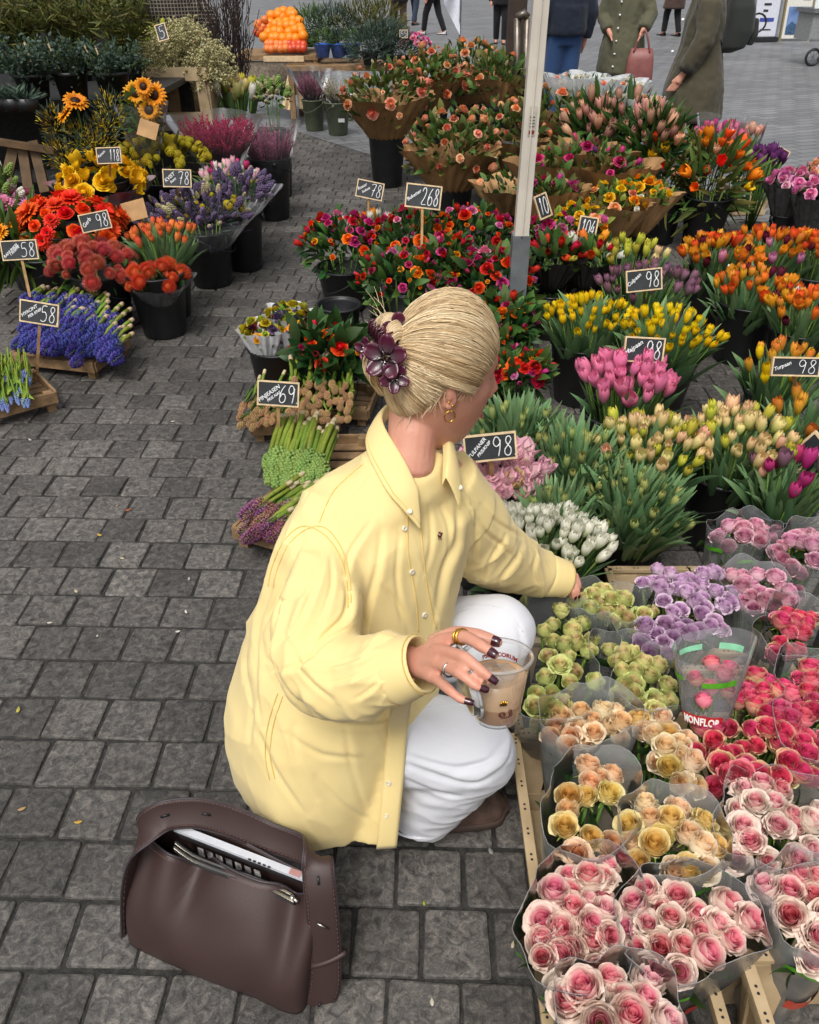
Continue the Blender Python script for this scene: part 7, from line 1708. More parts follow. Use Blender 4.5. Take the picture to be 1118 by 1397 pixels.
tb(1108, 408, .42, 52, 'orange and dark red tulips under the orange row', OR + [(TULIP, T['tul_oryel'], 1)], 34, .042, nleaf=80, lsize=.26)
tb(1075, 488, .42, 52, 'yellow orange tulips around the price sign', [TG('tul_oryel'), TG('tul_yellow', .5)], 22, .040, nleaf=80, lsize=.26)
tb(1112, 560, .42, 48, 'few closed orange tulips below the price sign', [TG('tul_oryel')], 10, .042, nleaf=80, **NEAR)
tb(1085, 640, .42, 55, 'magenta tulips mostly leaves beside the mauve roses', [TG('magenta', 2), TG('tul_mauve', 1)], 12, .044, nleaf=90, **NEAR)
# bucket without flowers on the left of the bouquets
bucket(Vector((at_z(462, 414, .28).x, at_z(462, 414, .28).y, 0)), .28, .105, 'empty black bucket with nothing in it')

# ------------------------------------------------------------ bouquets in the middle
MIX = [(RUFF, [T['red'], M_STEM], .028, 2), (RUFF, [T['orange'], M_STEM], .030, 2.5), (RUFF, [T['magenta'], M_STEM], .028, 2), (TULIP, [T['red'], M_STEM], .032, 1), (RUFF, [T['pinkm'], M_STEM], .028, 1.2), (RUFF, [T['amber'], M_STEM], .016, 1.6), (BUD, [T['red'], M_STEM], .022, 1.5), (RUFF, [T['orange'], M_STEM], .013, 2.), (BUD, [T['magenta'], M_STEM], .022, 1.2)]
def bq(px, py, z, rpx, label, blooms=None, n=26, hk=.55, bk=True, bh=None, **kw):
    if blooms is None: blooms = MIX; n = int(n * 1.6)
    c = at_z(px, py, z); s = scale_at(c); Rr = rpx * s; c.z -= Rr * hk * .5
    kw.setdefault('group', 'mixed bouquets'); kw.setdefault('leafs', OLEAF)
    if bk:
        h = bh or max(.2, c.z - .10); bucket(Vector((c.x, c.y, 0)), h, min(.17, Rr * .68), 'black bucket under ' + label)
    foot = Vector((c.x, c.y, .06 if bk else max(.02, c.z - .3)))
    return bouquet(kw.pop('name', 'flower_bouquet'), label, 'bouquet', c, Rr, Rr * hk * 1.3, blooms, n, foot=foot, **kw)
GL = dict(nleaf=230, lsize=.075, leaf_mats=[M_LEAF_M, M_LEAF_D], lz=-.75)
bq(468, 322, .40, 56, 'bouquet of red and orange flowers at the aisle end with broad leaves', n=34, **GL)
bq(560, 318, .44, 58, 'bouquet of orange and pink flowers right behind the tall price stick', n=36, **GL)
bq(645, 312, .44, 58, 'bouquet of red and magenta flowers under the kraft paper bouquet', n=36, **GL)
bq(545, 372, .40, 56, 'bouquet of orange and magenta flowers directly above the blonde hair', n=34, **GL)
bq(672, 372, .40, 58, 'bouquet of magenta and orange flowers touching the metal pole foot', n=36, **GL)
bq(612, 350, .44, 45, 'bouquet of red flowers in the heart of the bouquet row', n=26, **GL)
bq(447, 470, .33, 52, 'low red and orange bouquet with hanging dark leaves', n=18, hk=.5, nleaf=240, lsize=.10, leaf_mats=[M_LEAF_D], lz=-.9)
bq(706, 500, .36, 40, 'bouquet of magenta and red flowers in front of the face', n=26, nleaf=200, lsize=.07, leaf_mats=[M_LEAF_M, M_LEAF_D], lz=-.8)
bq(640, 470, .34, 60, 'bouquet of red flowers hidden behind the hair', n=20, **GL)
bq(690, 430, .36, 42, 'leafy red bouquet between the pole and the hair', n=20, nleaf=220, lsize=.085, leaf_mats=[M_LEAF_D, M_LEAF_M], lz=-.9)
tb(505, 300, .44, 34, 'white tulips mixed in behind the first price sign', [TG('tul_white', 2), TG('tul_orange', 1)], 18, .045, nleaf=50, bucket_on=False, lsize=.2, group=None)
# peach roses in kraft paper
PE = [(RUFF, [T['peachr'], M_STEM], .042, 3), (ROSE_TIGHT, [T['peachr'], M_LEAF_Y], .032, 3), (RUFF, [T['tul_peach'], M_STEM], .026, 1.2), (GRBUD, [T['gyps'], M_STEM], .04, .8)]
KR = dict(wrap_mat=M_KRAFT, leaf_mats=[M_LEAF_M, M_LEAF_O], nleaf=260, lsize=.085, group='peach bouquets in kraft paper', n=32, hk=.62, wr=.90, zmin=-.25)
def kq(px, py, Y, rpx, label, bh, **kw):
    p = at_y(px, py, Y); d = dict(KR); d.update(kw); d.setdefault('bh', bh)
    return bq(px, py, p.z, rpx, label, PE if 'blooms' not in d else d.pop('blooms'), bh=d.pop('bh'), **d)
kq(527, 118, 7.6, 60, 'peach bouquet in kraft paper on the tallest black bucket', .60, seed=1)
kq(588, 95, 8.3, 50, 'peach bouquet behind the tallest bucket', .62, seed=2)
kq(640, 85, 8.6, 50, 'peach bouquet in kraft paper below the white flag', .62, seed=3)
kq(684, 95, 8.0, 42, 'loose peach bouquet beside the brown post', .6, seed=4, n=10)
kq(618, 188, 6.3, 64, 'peach bouquet in kraft paper on the wide black bucket', .42, seed=5)
kq(690, 172, 6.9, 58, 'peach bouquet half behind the white tent pole', .45, seed=6)
kq(760, 150, 7.2, 50, 'peach bouquet right of the white tent pole', .5, seed=7)
bq(700, 245, at_y(700, 245, 5.6).z, 40, 'kraft paper bouquet with barely any flowers behind the pole', PE, 5, bh=.34, wrap_mat=M_KRAFT_L, nleaf=60, lsize=.07, group='kraft paper bouquets', seed=8, wrap_h=.2, wr=1.2)
MG = [(RUFF, [T['magenta'], M_STEM], .032, 3), (RUFF, [T['pinkm'], M_STEM], .030, 1), (TULIP, [T['tul_purple'], M_STEM], .034, 1), (TULIP, [T['magenta'], M_STEM], .034, 1)]
KM = dict(n=14, nleaf=130, lsize=.075, wrap_mat=M_KRAFT, leaf_mats=[M_LEAF_M, M_LEAF_O], group='kraft paper bouquets', wrap_h=.22, wr=1.22, wrap_up=.38, lz=.0)
bq(762, 228, .60, 46, 'magenta bouquet in kraft paper next to the tent pole', MG, bh=.3, seed=11, **KM)
bq(800, 212, .64, 40, 'magenta bouquet in kraft paper behind the others', MG, bh=.3, seed=12, **KM)
bq(832, 232, .60, 46, 'magenta and purple bouquet in kraft paper by the lily buds', MG, bh=.3, seed=13, **KM)
bq(752, 262, .56, 36, 'dark magenta bouquet low against the pole', MG, bh=.3, seed=14, **KM)
YM = [(RUFF, [T['gold'], M_STEM], .030, 3), (RUFF, [T['amber'], M_STEM], .028, 2), (RUFF, [T['peachr'], M_STEM], .030, 1.2), (RUFF, [T['white'], M_STEM], .026, .7), (RUFF, [T['pinkm'], M_STEM], .028, .7)]
KY = dict(n=24, nleaf=130, lsize=.06, wrap_mat=M_KRAFT_L, leaf_mats=[M_LEAF_M, M_LEAF_Y], group='kraft paper bouquets', wrap_h=.2, wr=1.15, wrap_up=.22, lz=-.1)
bq(836, 274, .52, 44, 'yellow and orange bouquet in kraft paper', YM, bh=.26, seed=15, **KY)
bq(878, 262, .54, 34, 'small orange and pink bouquet in light paper over a dark bucket', YM, bh=.28, seed=16, **KY)
bq(790, 300, .48, 36, 'bouquet of yellow and pink flowers behind the tilted sign', YM + MG[:1], bh=.26, seed=17, **{**KY, 'wrap_mat': None})
bq(756, 312, .48, 32, 'small pink and gold bouquet touching the pole', MG[:2] + YM[:1], bh=.26, seed=18, **{**KY, 'wrap_mat': None})
RT = [(TULIP, [T['tul_red'], M_STEM], .045, 2), (TULIP, [T['tul_lime'], M_STEM], .045, 1), (TULIP, [T['tul_pink'], M_STEM], .045, 1), (TULIP, [T['white'], M_STEM], .045, 1)]
bq(757, 345, .44, 32, 'red pink and cream tulips in a dark wrap by the pole', RT, n=14, nleaf=50, lsize=.08, bh=.24, wrap_mat=plain('dark_wrap', (.02, .018, .016), .35, .2), group='kraft paper bouquets', seed=19)
bq(808, 345, .44, 32, 'white and orange tulips in a dark wrap below the sign', [(TULIP, [T['white'], M_STEM], .045, 2), (TULIP, [T['tul_orange'], M_STEM], .045, 2), (TULIP, [T['tul_red'], M_STEM], .045, 1)], n=14, nleaf=60, lsize=.08, bh=.24, wrap_mat=MATS['dark_wrap'], group='kraft paper bouquets', seed=20)
# lily buds, white wraps
LB = [(BUD, [T['lilybud'], M_STEM], .075, 3), (BUD, [T['tul_peach'], M_STEM], .07, 1)]
for i, (x, y, rp, lab) in enumerate([(815, 170, 42, 'pinkish lily buds with long leaves left in the row'), (855, 172, 44, 'pinkish lily buds with long leaves in the middle of the row'), (890, 180, 34, 'pinkish lily buds leaning over the poppy bucket')]):
    bq(x, y, .70, rp, lab, LB, n=26, hk=.8, bh=.4, leafs=TLEAF, leaf_mats=[M_LEAF_D, M_LEAF_M], nleaf=150, lsize=.17, group='lily bunches', up=1.2)
for i, (x, y, rp) in enumerate([(783, 112, 32), (815, 114, 32), (848, 120, 31), (872, 140, 26)]):
    bq(x, y, .84, rp, ['white wrapped bunch leaning at the tent pole side', 'white wrapped bunch with the widest opening', 'white wrapped bunch with pink blooms peeking out', 'white wrapped bunch above the lily leaves'][i], [(RUFF, [T['white'], M_STEM], .03, 2), (RUFF, [T['tul_peach'], M_STEM], .025, 1)], n=12, hk=.3, bh=.5, nleaf=30, lsize=.05, wrap_mat=film('white_wrap', (.86, .9, .9), .8, .25), wrap_h=.22, group='white wrapped bunches', seed=30 + i, wr=1.15, wrap_up=.3)
# poppies
PO = [(TULIP_OPEN, [T['orange'], M_STEM], .060, 2), (TULIP_OPEN, [T['coral'], M_STEM], .060, 1.5), (TULIP_OPEN, [T['tul_peach'], M_STEM], .055, 2), (TULIP_OPEN, [T['gold'], M_STEM], .055, 1), (BUD, [T['tul_green'], M_STEM], .035, 2)]
bq(915, 222, .52, 42, 'poppies with one large red orange bloom in a black bucket', PO, n=30, hk=.9, bh=.34, leafs=TLEAF, leaf_mats=[M_LEAF_M, M_LEAF_O], nleaf=170, lz=-.9, lsize=.16, group='poppy bunches')
bq(975, 232, .50, 48, 'poppies with a yellow bloom in a wide black bucket', PO, n=36, hk=1.0, bh=.34, leafs=TLEAF, leaf_mats=[M_LEAF_M, M_LEAF_O], nleaf=180, lz=-.9, lsize=.16, group='poppy bunches')
tb(982, 178, .62, 32, 'hot pink tulips in clear film behind the poppies', [TG('tul_pink', 2), TG('magenta', 1)], 26, .05, nleaf=30, bucket_on=False, group='wrapped tulips', wrap=lambda t, h, b: cone_wrap(t, 'film_wrap', M_FILM_C, Vector((h.x, h.y, h.z - .3)), .06, Vector((h.x, h.y, h.z + .08)), .17, .17, 4, 3, .05, 30, 6, .2, b))
tb(1022, 182, .60, 18, 'peach tulips in a clear sleeve', [TG('tul_peach', 1)], 10, .055, nleaf=16, bucket_on=False, group='wrapped tulips', wrap=lambda t, h, b: cone_wrap(t, 'film_wrap', M_FILM_C, Vector((h.x, h.y, h.z - .3)), .05, Vector((h.x, h.y, h.z + .08)), .11, .11, 4, 4, .05, 30, 6, .2, b))
tb(1046, 214, .55, 24, 'purple tulips in a white vase on the crate', [TG('tul_purple', 1)], 22, .055, nleaf=24, bucket_on=False, group='wrapped tulips', spread=.6)
def vase():
    c = at_z(1040, 255, .30); t = thing('plastic_vase', 'white plastic vase holding purple tulips', 'vase', (c.x, c.y, .22))
    m = MB(); m.lathe([(0, 0), (.05, 0), (.055, .02), (.07, .17), (.074, .175), (.066, .175), (.05, .03), (0, .03)], 20); m.build('body', plain('milk_plastic', (.75, .76, .76), .35), t)
    m = MB(); m.lathe([(.070, .168), (.080, .172), (.078, .180), (.068, .178)], 20); m.build('rim', MATS['milk_plastic'], t)
vase()
q_ = at_z(1018, 296, 0); crate(q_.x - .16, q_.x + .18, q_.y, q_.y + .34, .22, 'small tan crate under the purple tulips', hole=False)
# carnations at the right edge
for i, (x, y, lab) in enumerate([(1085, 246, 'pale pink carnations in a dark sleeve'), (1120, 262, 'mauve carnations in a dark sleeve'), (1130, 232, 'blush carnations behind the mauve ones')]):
    bq(x, y, .50, 30, lab, [(RUFF, [T['pinkm'] if i != 2 else T['tul_peach'], M_STEM], .035, 3), (RUFF, [T['rose_mauve'], M_STEM], .034, 1)], n=24, hk=.45, bh=.3, nleaf=30, lsize=.05, wrap_mat=plain('grey_sleeve', (.05, .05, .052), .25, .2), wrap_h=.26, group='carnation bunches', seed=40 + i, wr=1.1)
# ------------------------------------------------------------ wooden trays with cut stems lying on them
def tray(c, w, d, h, rz, label, z=0., slats=5):
    t = thing('wooden_tray', label, 'tray', (c.x, c.y, z), 'low wooden flower trays', rz)
    for s in (-1, 1):
        m = MB(); m.box((-w/2, s*d/2 - .006, h*.45), (w/2, s*d/2 + .006, h)); m.build('side_board', M_WOOD, t, False)
        m = MB(); m.box((s*w/2 - .006, -d/2 + .007, h*.47), (s*w/2 + .006, d/2 - .007, h*.98)); m.build('end_board', M_WOOD, t, False)
        for e in (-1, 1):
            m = MB(); m.box((s*(w/2 - .03) - .018, e*(d/2 - .022) - .014, 0), (s*(w/2 - .03) + .018, e*(d/2 - .022) + .014, h*1.0)); m.build('foot', M_WOOD, t, False)
    for i in range(slats):
        y = -d/2 + d * (i + .5) / slats; m = MB(); m.box((-w/2 + .007, y - d/slats*.36, h*.50), (w/2 - .007, y + d/slats*.36, h*.56)); m.build('slat', M_WOOD, t, False)
    return t
def lying(name, label, heads, zf, d, mbs, mats, size, stalk, group, foot, ends=True, stem=None, sr=.006, leafn=0, leaf=None, hname='flower_spike', dj=.12, bind=None, zdrop=.02, stest=None):
    """cut stems laid in a pile: heads = photo pixels of the flower heads; d points from stalk to head tip"""
    t = thing(name, label, 'flowers', foot, group); st = MB(); lm = MB(); dv = Vector(d).normalized()
    for (x, y) in heads:
        p = at_z(x, y, zf(x, y)) - Vector(foot); dd = (dv + Vector((U(-dj, dj), U(-dj, dj), U(-dj, dj) * .7))).normalized()
        k = size * U(.85, 1.15)
        obj(hname, me_of(mbs, rnd.randrange(len(mbs)), mats, hname), t, TRS(p - dd * k * .5, look(dd, U(0, 6.28)), k))
        if stalk and (stest is None or stest(x, y)):
            ln = stalk * U(.9, 1.1); b = p - dd * (k * .5); e = b - dd * ln + Vector((0, 0, zdrop * U(.5, 1.5)))
            st.tube([b, (b + e) / 2 + Vector((0, 0, .008)), e], [sr, sr * 1.15, sr * 1.3], 6, 0, True, None, rnd.random())
            if ends: st.tube([e, e - dd * .022], [sr * 1.5, sr * 1.35], 6, 1)
        for i in range(leafn):
            lm.addmb(rnd.choice(TLEAF), TRS(p - dd * (k * .5 + stalk * U(.7, 1.0)), look((dd + Vector((U(-.2, .2), U(-.2, .2), U(-.05, .2)))).normalized(), U(0, 6.28)), stalk * U(.7, 1.05)), 0, rnd.random())
    if st.v: stuff(st.build('stalks', [stem or M_LEAF_Y, M_BULB], t))
    if lm.v: stuff(lm.build('foliage', leaf or M_LEAF_Y, t))
    return t
def scatter(x0, x1, y0, y1, n, test=None):
    out = []
    while len(out) < n:
        x, y = U(x0, x1), U(y0, y1)
        if (not test or test(x, y)) and all((x-a)**2 + (y-b)**2 > ((x1-x0)*(y1-y0)/n) * .38 for a, b in out): out.append((x, y))
        elif rnd.random() < .002: out.append((x, y))
    return out
# blue hyacinths
c = at_z(100, 494, 0); tray(c, .46, .32, .085, R(-14), 'wooden tray under the blue violet hyacinths')
lying('hyacinth_pile', 'pile of blue violet hyacinths with pale cut ends on a tray', scatter(20, 155, 410, 508, 95, lambda x, y: y > 400 + max(0, (x - 100) * .75) and y < 470 + x * .15 and not (x < 30 and y < 470)), lambda x, y: .10 + .13 * (508 - y) / 100, (-.40, -.88, -.12), HYA, [T['hya_blue'], M_STEM], .088, .075, 'flower piles on trays', Vector((c.x, c.y, .09)), leafn=0, sr=.008, hname='hyacinth', stest=lambda x, y: y < 432 + max(0, (x - 60) * .55))
# muscari
c = at_z(5, 560, 0); tray(c, .40, .30, .09, R(38), 'wooden tray under the pale blue grape hyacinths cut by the frame')
lying('grape_hyacinth_pile', 'pale blue grape hyacinths with thin green leaves on a tray', scatter(-25, 40, 508, 558, 46, lambda x, y: y < 562 - .3 * (40 - x) * 0), lambda x, y: .10 + .05 * (560 - y) / 50, (.35, -.85, -.25), MUSC, [T['musc'], M_STEM], .045, .12, 'flower piles on trays', Vector((c.x, c.y, .09)), ends=False, sr=.003, leafn=3, hname='grape_hyacinth')
# brown cone-like buds, two piles
c = at_z(372, 592, 0); c2 = at_z(440, 568, 0)
tray(at_z(368, 600, 0) + Vector((.10, .12, 0)), .36, .26, .08, R(6), 'wooden tray under the brown bud bundles next to the 69 sign')
tray(at_z(440, 575, 0) + Vector((.05, .10, 0)), .34, .26, .08, R(-8), 'wooden tray under the higher brown bud pile')
lying('brown_bud_pile', 'green stems with tan brown bud heads lying left of the sign stick', scatter(322, 385, 550, 588, 26), lambda x, y: .10 + .07 * (590 - y) / 40, (-.35, -.8, -.35), CONE, [T['conebud'], M_STEM], .034, .10, 'flower piles on trays', Vector((c.x, c.y, .09)), sr=.005, leafn=3, leaf=M_LEAF_M, hname='bud', dj=.25, stest=lambda x, y: y < 555)
lying('brown_bud_pile', 'green stems with tan brown bud heads right of the sign stick', scatter(392, 480, 520, 575, 46, lambda x, y: y > 500 + abs(x - 435) * .35), lambda x, y: .12 + .14 * (578 - y) / 60, (-.05, -.85, -.4), CONE, [T['conebud'], M_STEM], .034, .10, 'flower piles on trays', Vector((c2.x, c2.y, .09)), sr=.007, leafn=2, leaf=M_LEAF_Y, hname='bud', dj=.25, stest=lambda x, y: y < 532)
# green hyacinth bundles
c = at_z(420, 672, 0); tray(c + Vector((.06, .13, 0)), .34, .34, .08, R(2), 'wooden tray under the green budded hyacinths')
lying('green_hyacinth_pile', 'lime green budded hyacinths bound with pale stalk ends up', scatter(364, 440, 622, 660, 34), lambda x, y: .10 + .05 * (664 - y) / 40, (-.12, -.95, -.12), GRBUD, [T['grbud'], M_STEM], .066, .185, 'flower piles on trays', Vector((c.x, c.y, .09)), sr=.0085, leafn=0, hname='green_hyacinth', dj=.08)
# mixed hyacinths behind the shirt
c = at_z(378, 748, 0); tray(c + Vector((.05, .08, 0)), .30, .28, .08, R(-24), 'wooden tray under the mixed colour hyacinths behind the shirt')
lying('mixed_hyacinth_pile', 'pink grey and yellow hyacinths with green stalks behind the shirt', scatter(330, 400, 694, 736, 34), lambda x, y: .10 + .04 * (740 - y) / 40, (-.75, -.55, -.2), HYA, [T['hya_mix'], M_STEM], .07, .13, 'flower piles on trays', Vector((c.x, c.y, .09)), sr=.006, leafn=1, hname='hyacinth', leaf=M_LEAF_M)
# ------------------------------------------------------------ left buckets
PR = [(PIN, [T['pin'], M_STEM], .036, 1)]
def lb(px, pyb, r, h, lab, mat=None): p = bpos(px, pyb, r); bucket(p, h, r, lab, mat); return p
p = lb(155, 460, .150, .32, 'black bucket holding the red pincushion flowers')
bouquet('pincushion_bunch', 'salmon red pincushion flowers heaped over the bucket', 'bouquet', Vector((p.x - .03, p.y, at_y(142, 372, p.y).z)), .20, .13, PR, 40, foot=Vector((p.x, p.y, .06)), nleaf=60, lsize=.06, group='bunches on the left')
p = lb(228, 464, .148, .33, 'black bucket with wrapped flowers leaning over its rim')
bouquet('pincushion_bunch', 'orange red pincushion flowers wrapped in crinkled clear film', 'bouquet', Vector((p.x + .02, p.y - .05, at_y(232, 388, p.y - .05).z)), .13, .08, [(PIN, [T['pin2'], M_STEM], .036, 1)], 13, foot=Vector((p.x, p.y, .06)), nleaf=30, lsize=.05, wrap_mat=M_FILM_C, group='bunches on the left', wrap_h=.12)
c = at_y(216, 312, p.y + .26); tulip_bunch('tulip_bunch', 'slim orange tulips with fresh green leaves left of the aisle', 'tulips', c, Vector((c.x, c.y, .06)), .17, .15, 30, [TG('tul_orangered')], .040, nleaf=80, lsize=.26, group='bunches on the left')
bucket(Vector((c.x, c.y, 0)), .30, .14, 'black bucket under the slim orange tulips')
p = lb(292, 395, .150, .33, 'black bucket holding the purple dried bunch at the aisle'); p2 = lb(338, 372, .13, .36, 'black bucket behind the purple dried bunch')
ST = [(CRASP, [T['crasp'], M_STEM], .017, 1.6), (GRBUD, [T['statice'], M_STEM], .05, 5), (GRBUD, [T['gyps'], M_STEM], .045, 1.2)]
bouquet('dried_bunch', 'purple statice with yellow dots in crinkled film at the aisle', 'bouquet', Vector((p.x, p.y, .38)), .24, .15, ST, 90, foot=Vector((p.x, p.y, .06)), leafs=NEEDLE, leaf_mats=[T['statice'], M_LEAF_G], nleaf=260, lsize=.06, wrap_mat=M_FILM_C, group='dried bunches', wrap_h=.14)
bouquet('dried_bunch', 'purple statice with yellow dots behind', 'bouquet', Vector((p2.x - .02, p2.y, .44)), .2, .13, ST, 70, foot=Vector((p2.x, p2.y, .06)), leafs=NEEDLE, leaf_mats=[T['statice'], M_LEAF_G], nleaf=200, lsize=.06, wrap_mat=M_FILM_C, group='dried bunches', wrap_h=.14)
pp = at_y(232, 285, 5.1); bouquet('dried_bunch', 'purple statice next to the brown card', 'bouquet', Vector((pp.x, pp.y, pp.z - .08)), .2, .13, ST, 60, foot=Vector((pp.x, pp.y, .06)), leafs=NEEDLE, leaf_mats=[T['statice'], M_LEAF_G], nleaf=160, lsize=.06, group='dried bunches')
bucket(Vector((pp.x, pp.y, 0)), .3, .14, 'black bucket under the statice next to the brown card')
# gerberas
p = lb(82, 425, .19, .30, 'wide black bucket behind the blue hyacinths')
c = Vector((p.x - .10, p.y + .02, .50)); bouquet('gerbera_bunch', 'amber gerberas with long green stems in the wide bucket', 'bouquet', at_y(20, 335, p.y), .20, .10, [(GERB, [T['amber'], M_EYE_Y], .052, 1)], 15, foot=Vector((p.x, p.y, .06)), leafs=TLEAF, leaf_mats=[M_LEAF_M], nleaf=70, lsize=.22, group='bunches on the left', lz=-1)
c = at_y(95, 303, 4.6); bouquet('gerbera_bunch', 'fiery orange red gerberas heaped high', 'bouquet', Vector((c.x, c.y, c.z - .06)), .27, .17, [(GERB, [T['coral'], M_EYE], .062, 3), (RUFF, [T['coral'], M_STEM], .05, 1)], 40, foot=Vector((c.x, c.y, .1)), nleaf=60, lsize=.07, group='bunches on the left')
bucket(Vector((c.x, c.y, 0)), .42, .18, 'tall black bucket under the orange red gerberas')
c = at_y(22, 288, 4.9); bouquet('gerbera_bunch', 'small pink gerberas behind the orange ones', 'bouquet', c, .14, .08, [(GERB, [T['pinkm'], M_EYE], .05, 1)], 9, foot=Vector((c.x, c.y, .1)), nleaf=20, group='bunches on the left')
bucket(Vector((c.x, c.y, 0)), .4, .13, 'black bucket under the pink gerberas')
bucket(bpos(4, 388, .17), .3, .17, 'black bucket cut by the left of the photo')
c = at_y(-2, 268, 4.9); bouquet('stock_bunch', 'white green stock flowers in film at the wooden stand', 'bouquet', Vector((c.x, c.y, c.z - .1)), .14, .26, [(GRBUD, [T['white'], M_STEM], .05, 2), (GRBUD, [T['grbud'], M_STEM], .05, 2)], 40, foot=Vector((c.x, c.y, .2)), nleaf=60, lsize=.06, wrap_mat=M_FILM_C, wrap_h=.25, group='bunches on the left')
# yellow ranunculus in a printed wrap
c = at_y(137, 243, 5.1); bouquet('ranunculus_bunch', 'golden yellow ranunculus in red and white printed wrap', 'bouquet', Vector((c.x, c.y, c.z - .06)), .24, .14, [(RUFF, [T['gold'], M_STEM], .050, 3), (TULIP_OPEN, [T['gold'], M_STEM], .05, 1)], 42, foot=Vector((c.x, c.y, .3)), nleaf=30, lsize=.06, wrap_mat=plain('printed_wrap', hexc('#7a2f34'), .4, .5, 9, dark=hexc('#8d9096')), wrap_h=.2, wr=.95, group='bunches on the left')
bucket(Vector((c.x, c.y, 0)), .58, .18, 'tall black bucket under the golden ranunculus')
c = at_y(218, 203, 5.7); bouquet('craspedia_bunch', 'mustard yellow ball flowers in a loose dome', 'bouquet', Vector((c.x, c.y, c.z - .08)), .30, .14, [(CRASP, [T['crasp'], M_STEM], .026, 1)], 90, foot=Vector((c.x, c.y, .2)), leafs=NEEDLE, leaf_mats=[M_LEAF_O], nleaf=80, lsize=.1, group='dried bunches')
bucket(Vector((c.x, c.y, 0)), .45, .17, 'black bucket under the mustard yellow balls')
# red astilbe and pink heather in film
def feathery(name, label, px, py, Y, w, h, mat, n, bh, br, film_=True, group='feathery bunches', mesh=None):
    c = at_y(px, py, Y); t = thing(name, label, 'flowers', (c.x, c.y, bh * .3), group); f = Vector((c.x, c.y, bh * .3)); m = MB()
    for i in range(n):
        a = U(0, 6.28); rr = w * math.sqrt(U(0, 1)); d = Vector((math.cos(a) * rr, math.sin(a) * rr, h + U(-.25, .1) * h * .6)); tip = c - f + Vector((d.x, d.y, U(-.3, .5) * h))
        base = c - f + Vector((d.x * .45, d.y * .45, -h * .8))
        m.tube([base, (base + tip) / 2 + Vector((U(-.01, .01), U(-.01, .01), 0)), tip], [.003, .006, .001], 3, 0, True, [0, .4, 1], rnd.random())
        for k in range(9):
            q = base.lerp(tip, .35 + .65 * k / 9); dd = Vector((U(-1, 1), U(-1, 1), U(.2, 1.4))).normalized() * U(.02, .045)
            m.tube([q, q + dd], [.0045, .0015], 3, 0, False, [.3, 1], rnd.random())
    stuff(m.build('flower_plumes', mat, t))
    if film_: cone_wrap(t, 'film_wrap', M_FILM_C, c - Vector((0, 0, h * 1.2)), br * .7, c + Vector((0, 0, h * .45)), w * 1.15, w * 1.15, 4, 5, .05, 30, 6, .15, f)
    bucket(Vector((c.x, c.y, 0)), bh, br, 'bucket under ' + label, None); return t
feathery('astilbe_bunch', 'deep crimson feathery plumes next to the white tulips', 298, 182, 6.1, .26, .2, T['astilbe'], 280, .42, .16)
feathery('heather_bunch', 'dusty pink heather in a clear film cone', 366, 190, 6.5, .2, .24, T['heather'], 80, .44, .15)
p = lb(430, 180, .13, .33, 'olive plastic bucket with dusty pink heather', M_OLIVE); 
feathery('heather_bunch', 'dusty pink heather in the olive bucket', 426, 110, p.y, .2, .24, T['heather'], 60, .05, .05)
p = lb(462, 186, .14, .34, 'olive plastic bucket with a white label and film wrapped twigs', M_OLIVE)
feathery('twig_bunch', 'pale silvery twigs in a film cone', 462, 116, p.y, .2, .24, T['gyps'], 40, .05, .05)
m = MB(); m.box((-.035, -.001, -.02), (.035, .001, .02)); o = m.build('paper_label', M_WPAPER, None, False); o.location = at_y(466, 164, p.y - .135); o.rotation_euler = (R(10), 0, 0); tag(o, 'small white paper label stuck on the olive bucket', 'label')
# low tulips
c = at_y(312, 228, 5.6); tulip_bunch('tulip_bunch', 'small pink and white tulips below the crimson plumes', 'tulips', c, Vector((c.x, c.y, .1)), .2, .14, 34, [TG('tul_parrot', 2), TG('magenta', 1), TG('white', 1)], .04, nleaf=80, lsize=.22, group='bunches on the left')
bucket(Vector((c.x, c.y, 0)), .36, .15, 'black bucket under the small pink and white tulips')
c = at_y(322, 118, 7.2); tulip_bunch('tulip_bunch', 'pale yellow and white tulips beside the tan crate', 'tulips', c, Vector((c.x, c.y, .3)), .2, .16, 24, [(TULIP, T['tul_cream'], 2), TG('white', 1), TG('tul_lime', .6)], .075, nleaf=30, lsize=.22, group='bunches on the left')
bucket(Vector((c.x, c.y, 0)), .5, .16, 'black bucket under the pale yellow tulips')
c = at_y(372, 135, 7.2); bouquet('bud_bunch', 'round green white buds in a net bowl', 'bouquet', c, .14, .12, [(GRBUD, [T['grbud'], M_STEM], .05, 2), (GRBUD, [T['gyps'], M_STEM], .04, 1)], 50, foot=Vector((c.x, c.y, .3)), nleaf=50, lsize=.05, group='bunches on the left')
bucket(Vector((c.x, c.y, 0)), .5, .13, 'black bucket under the green white buds')
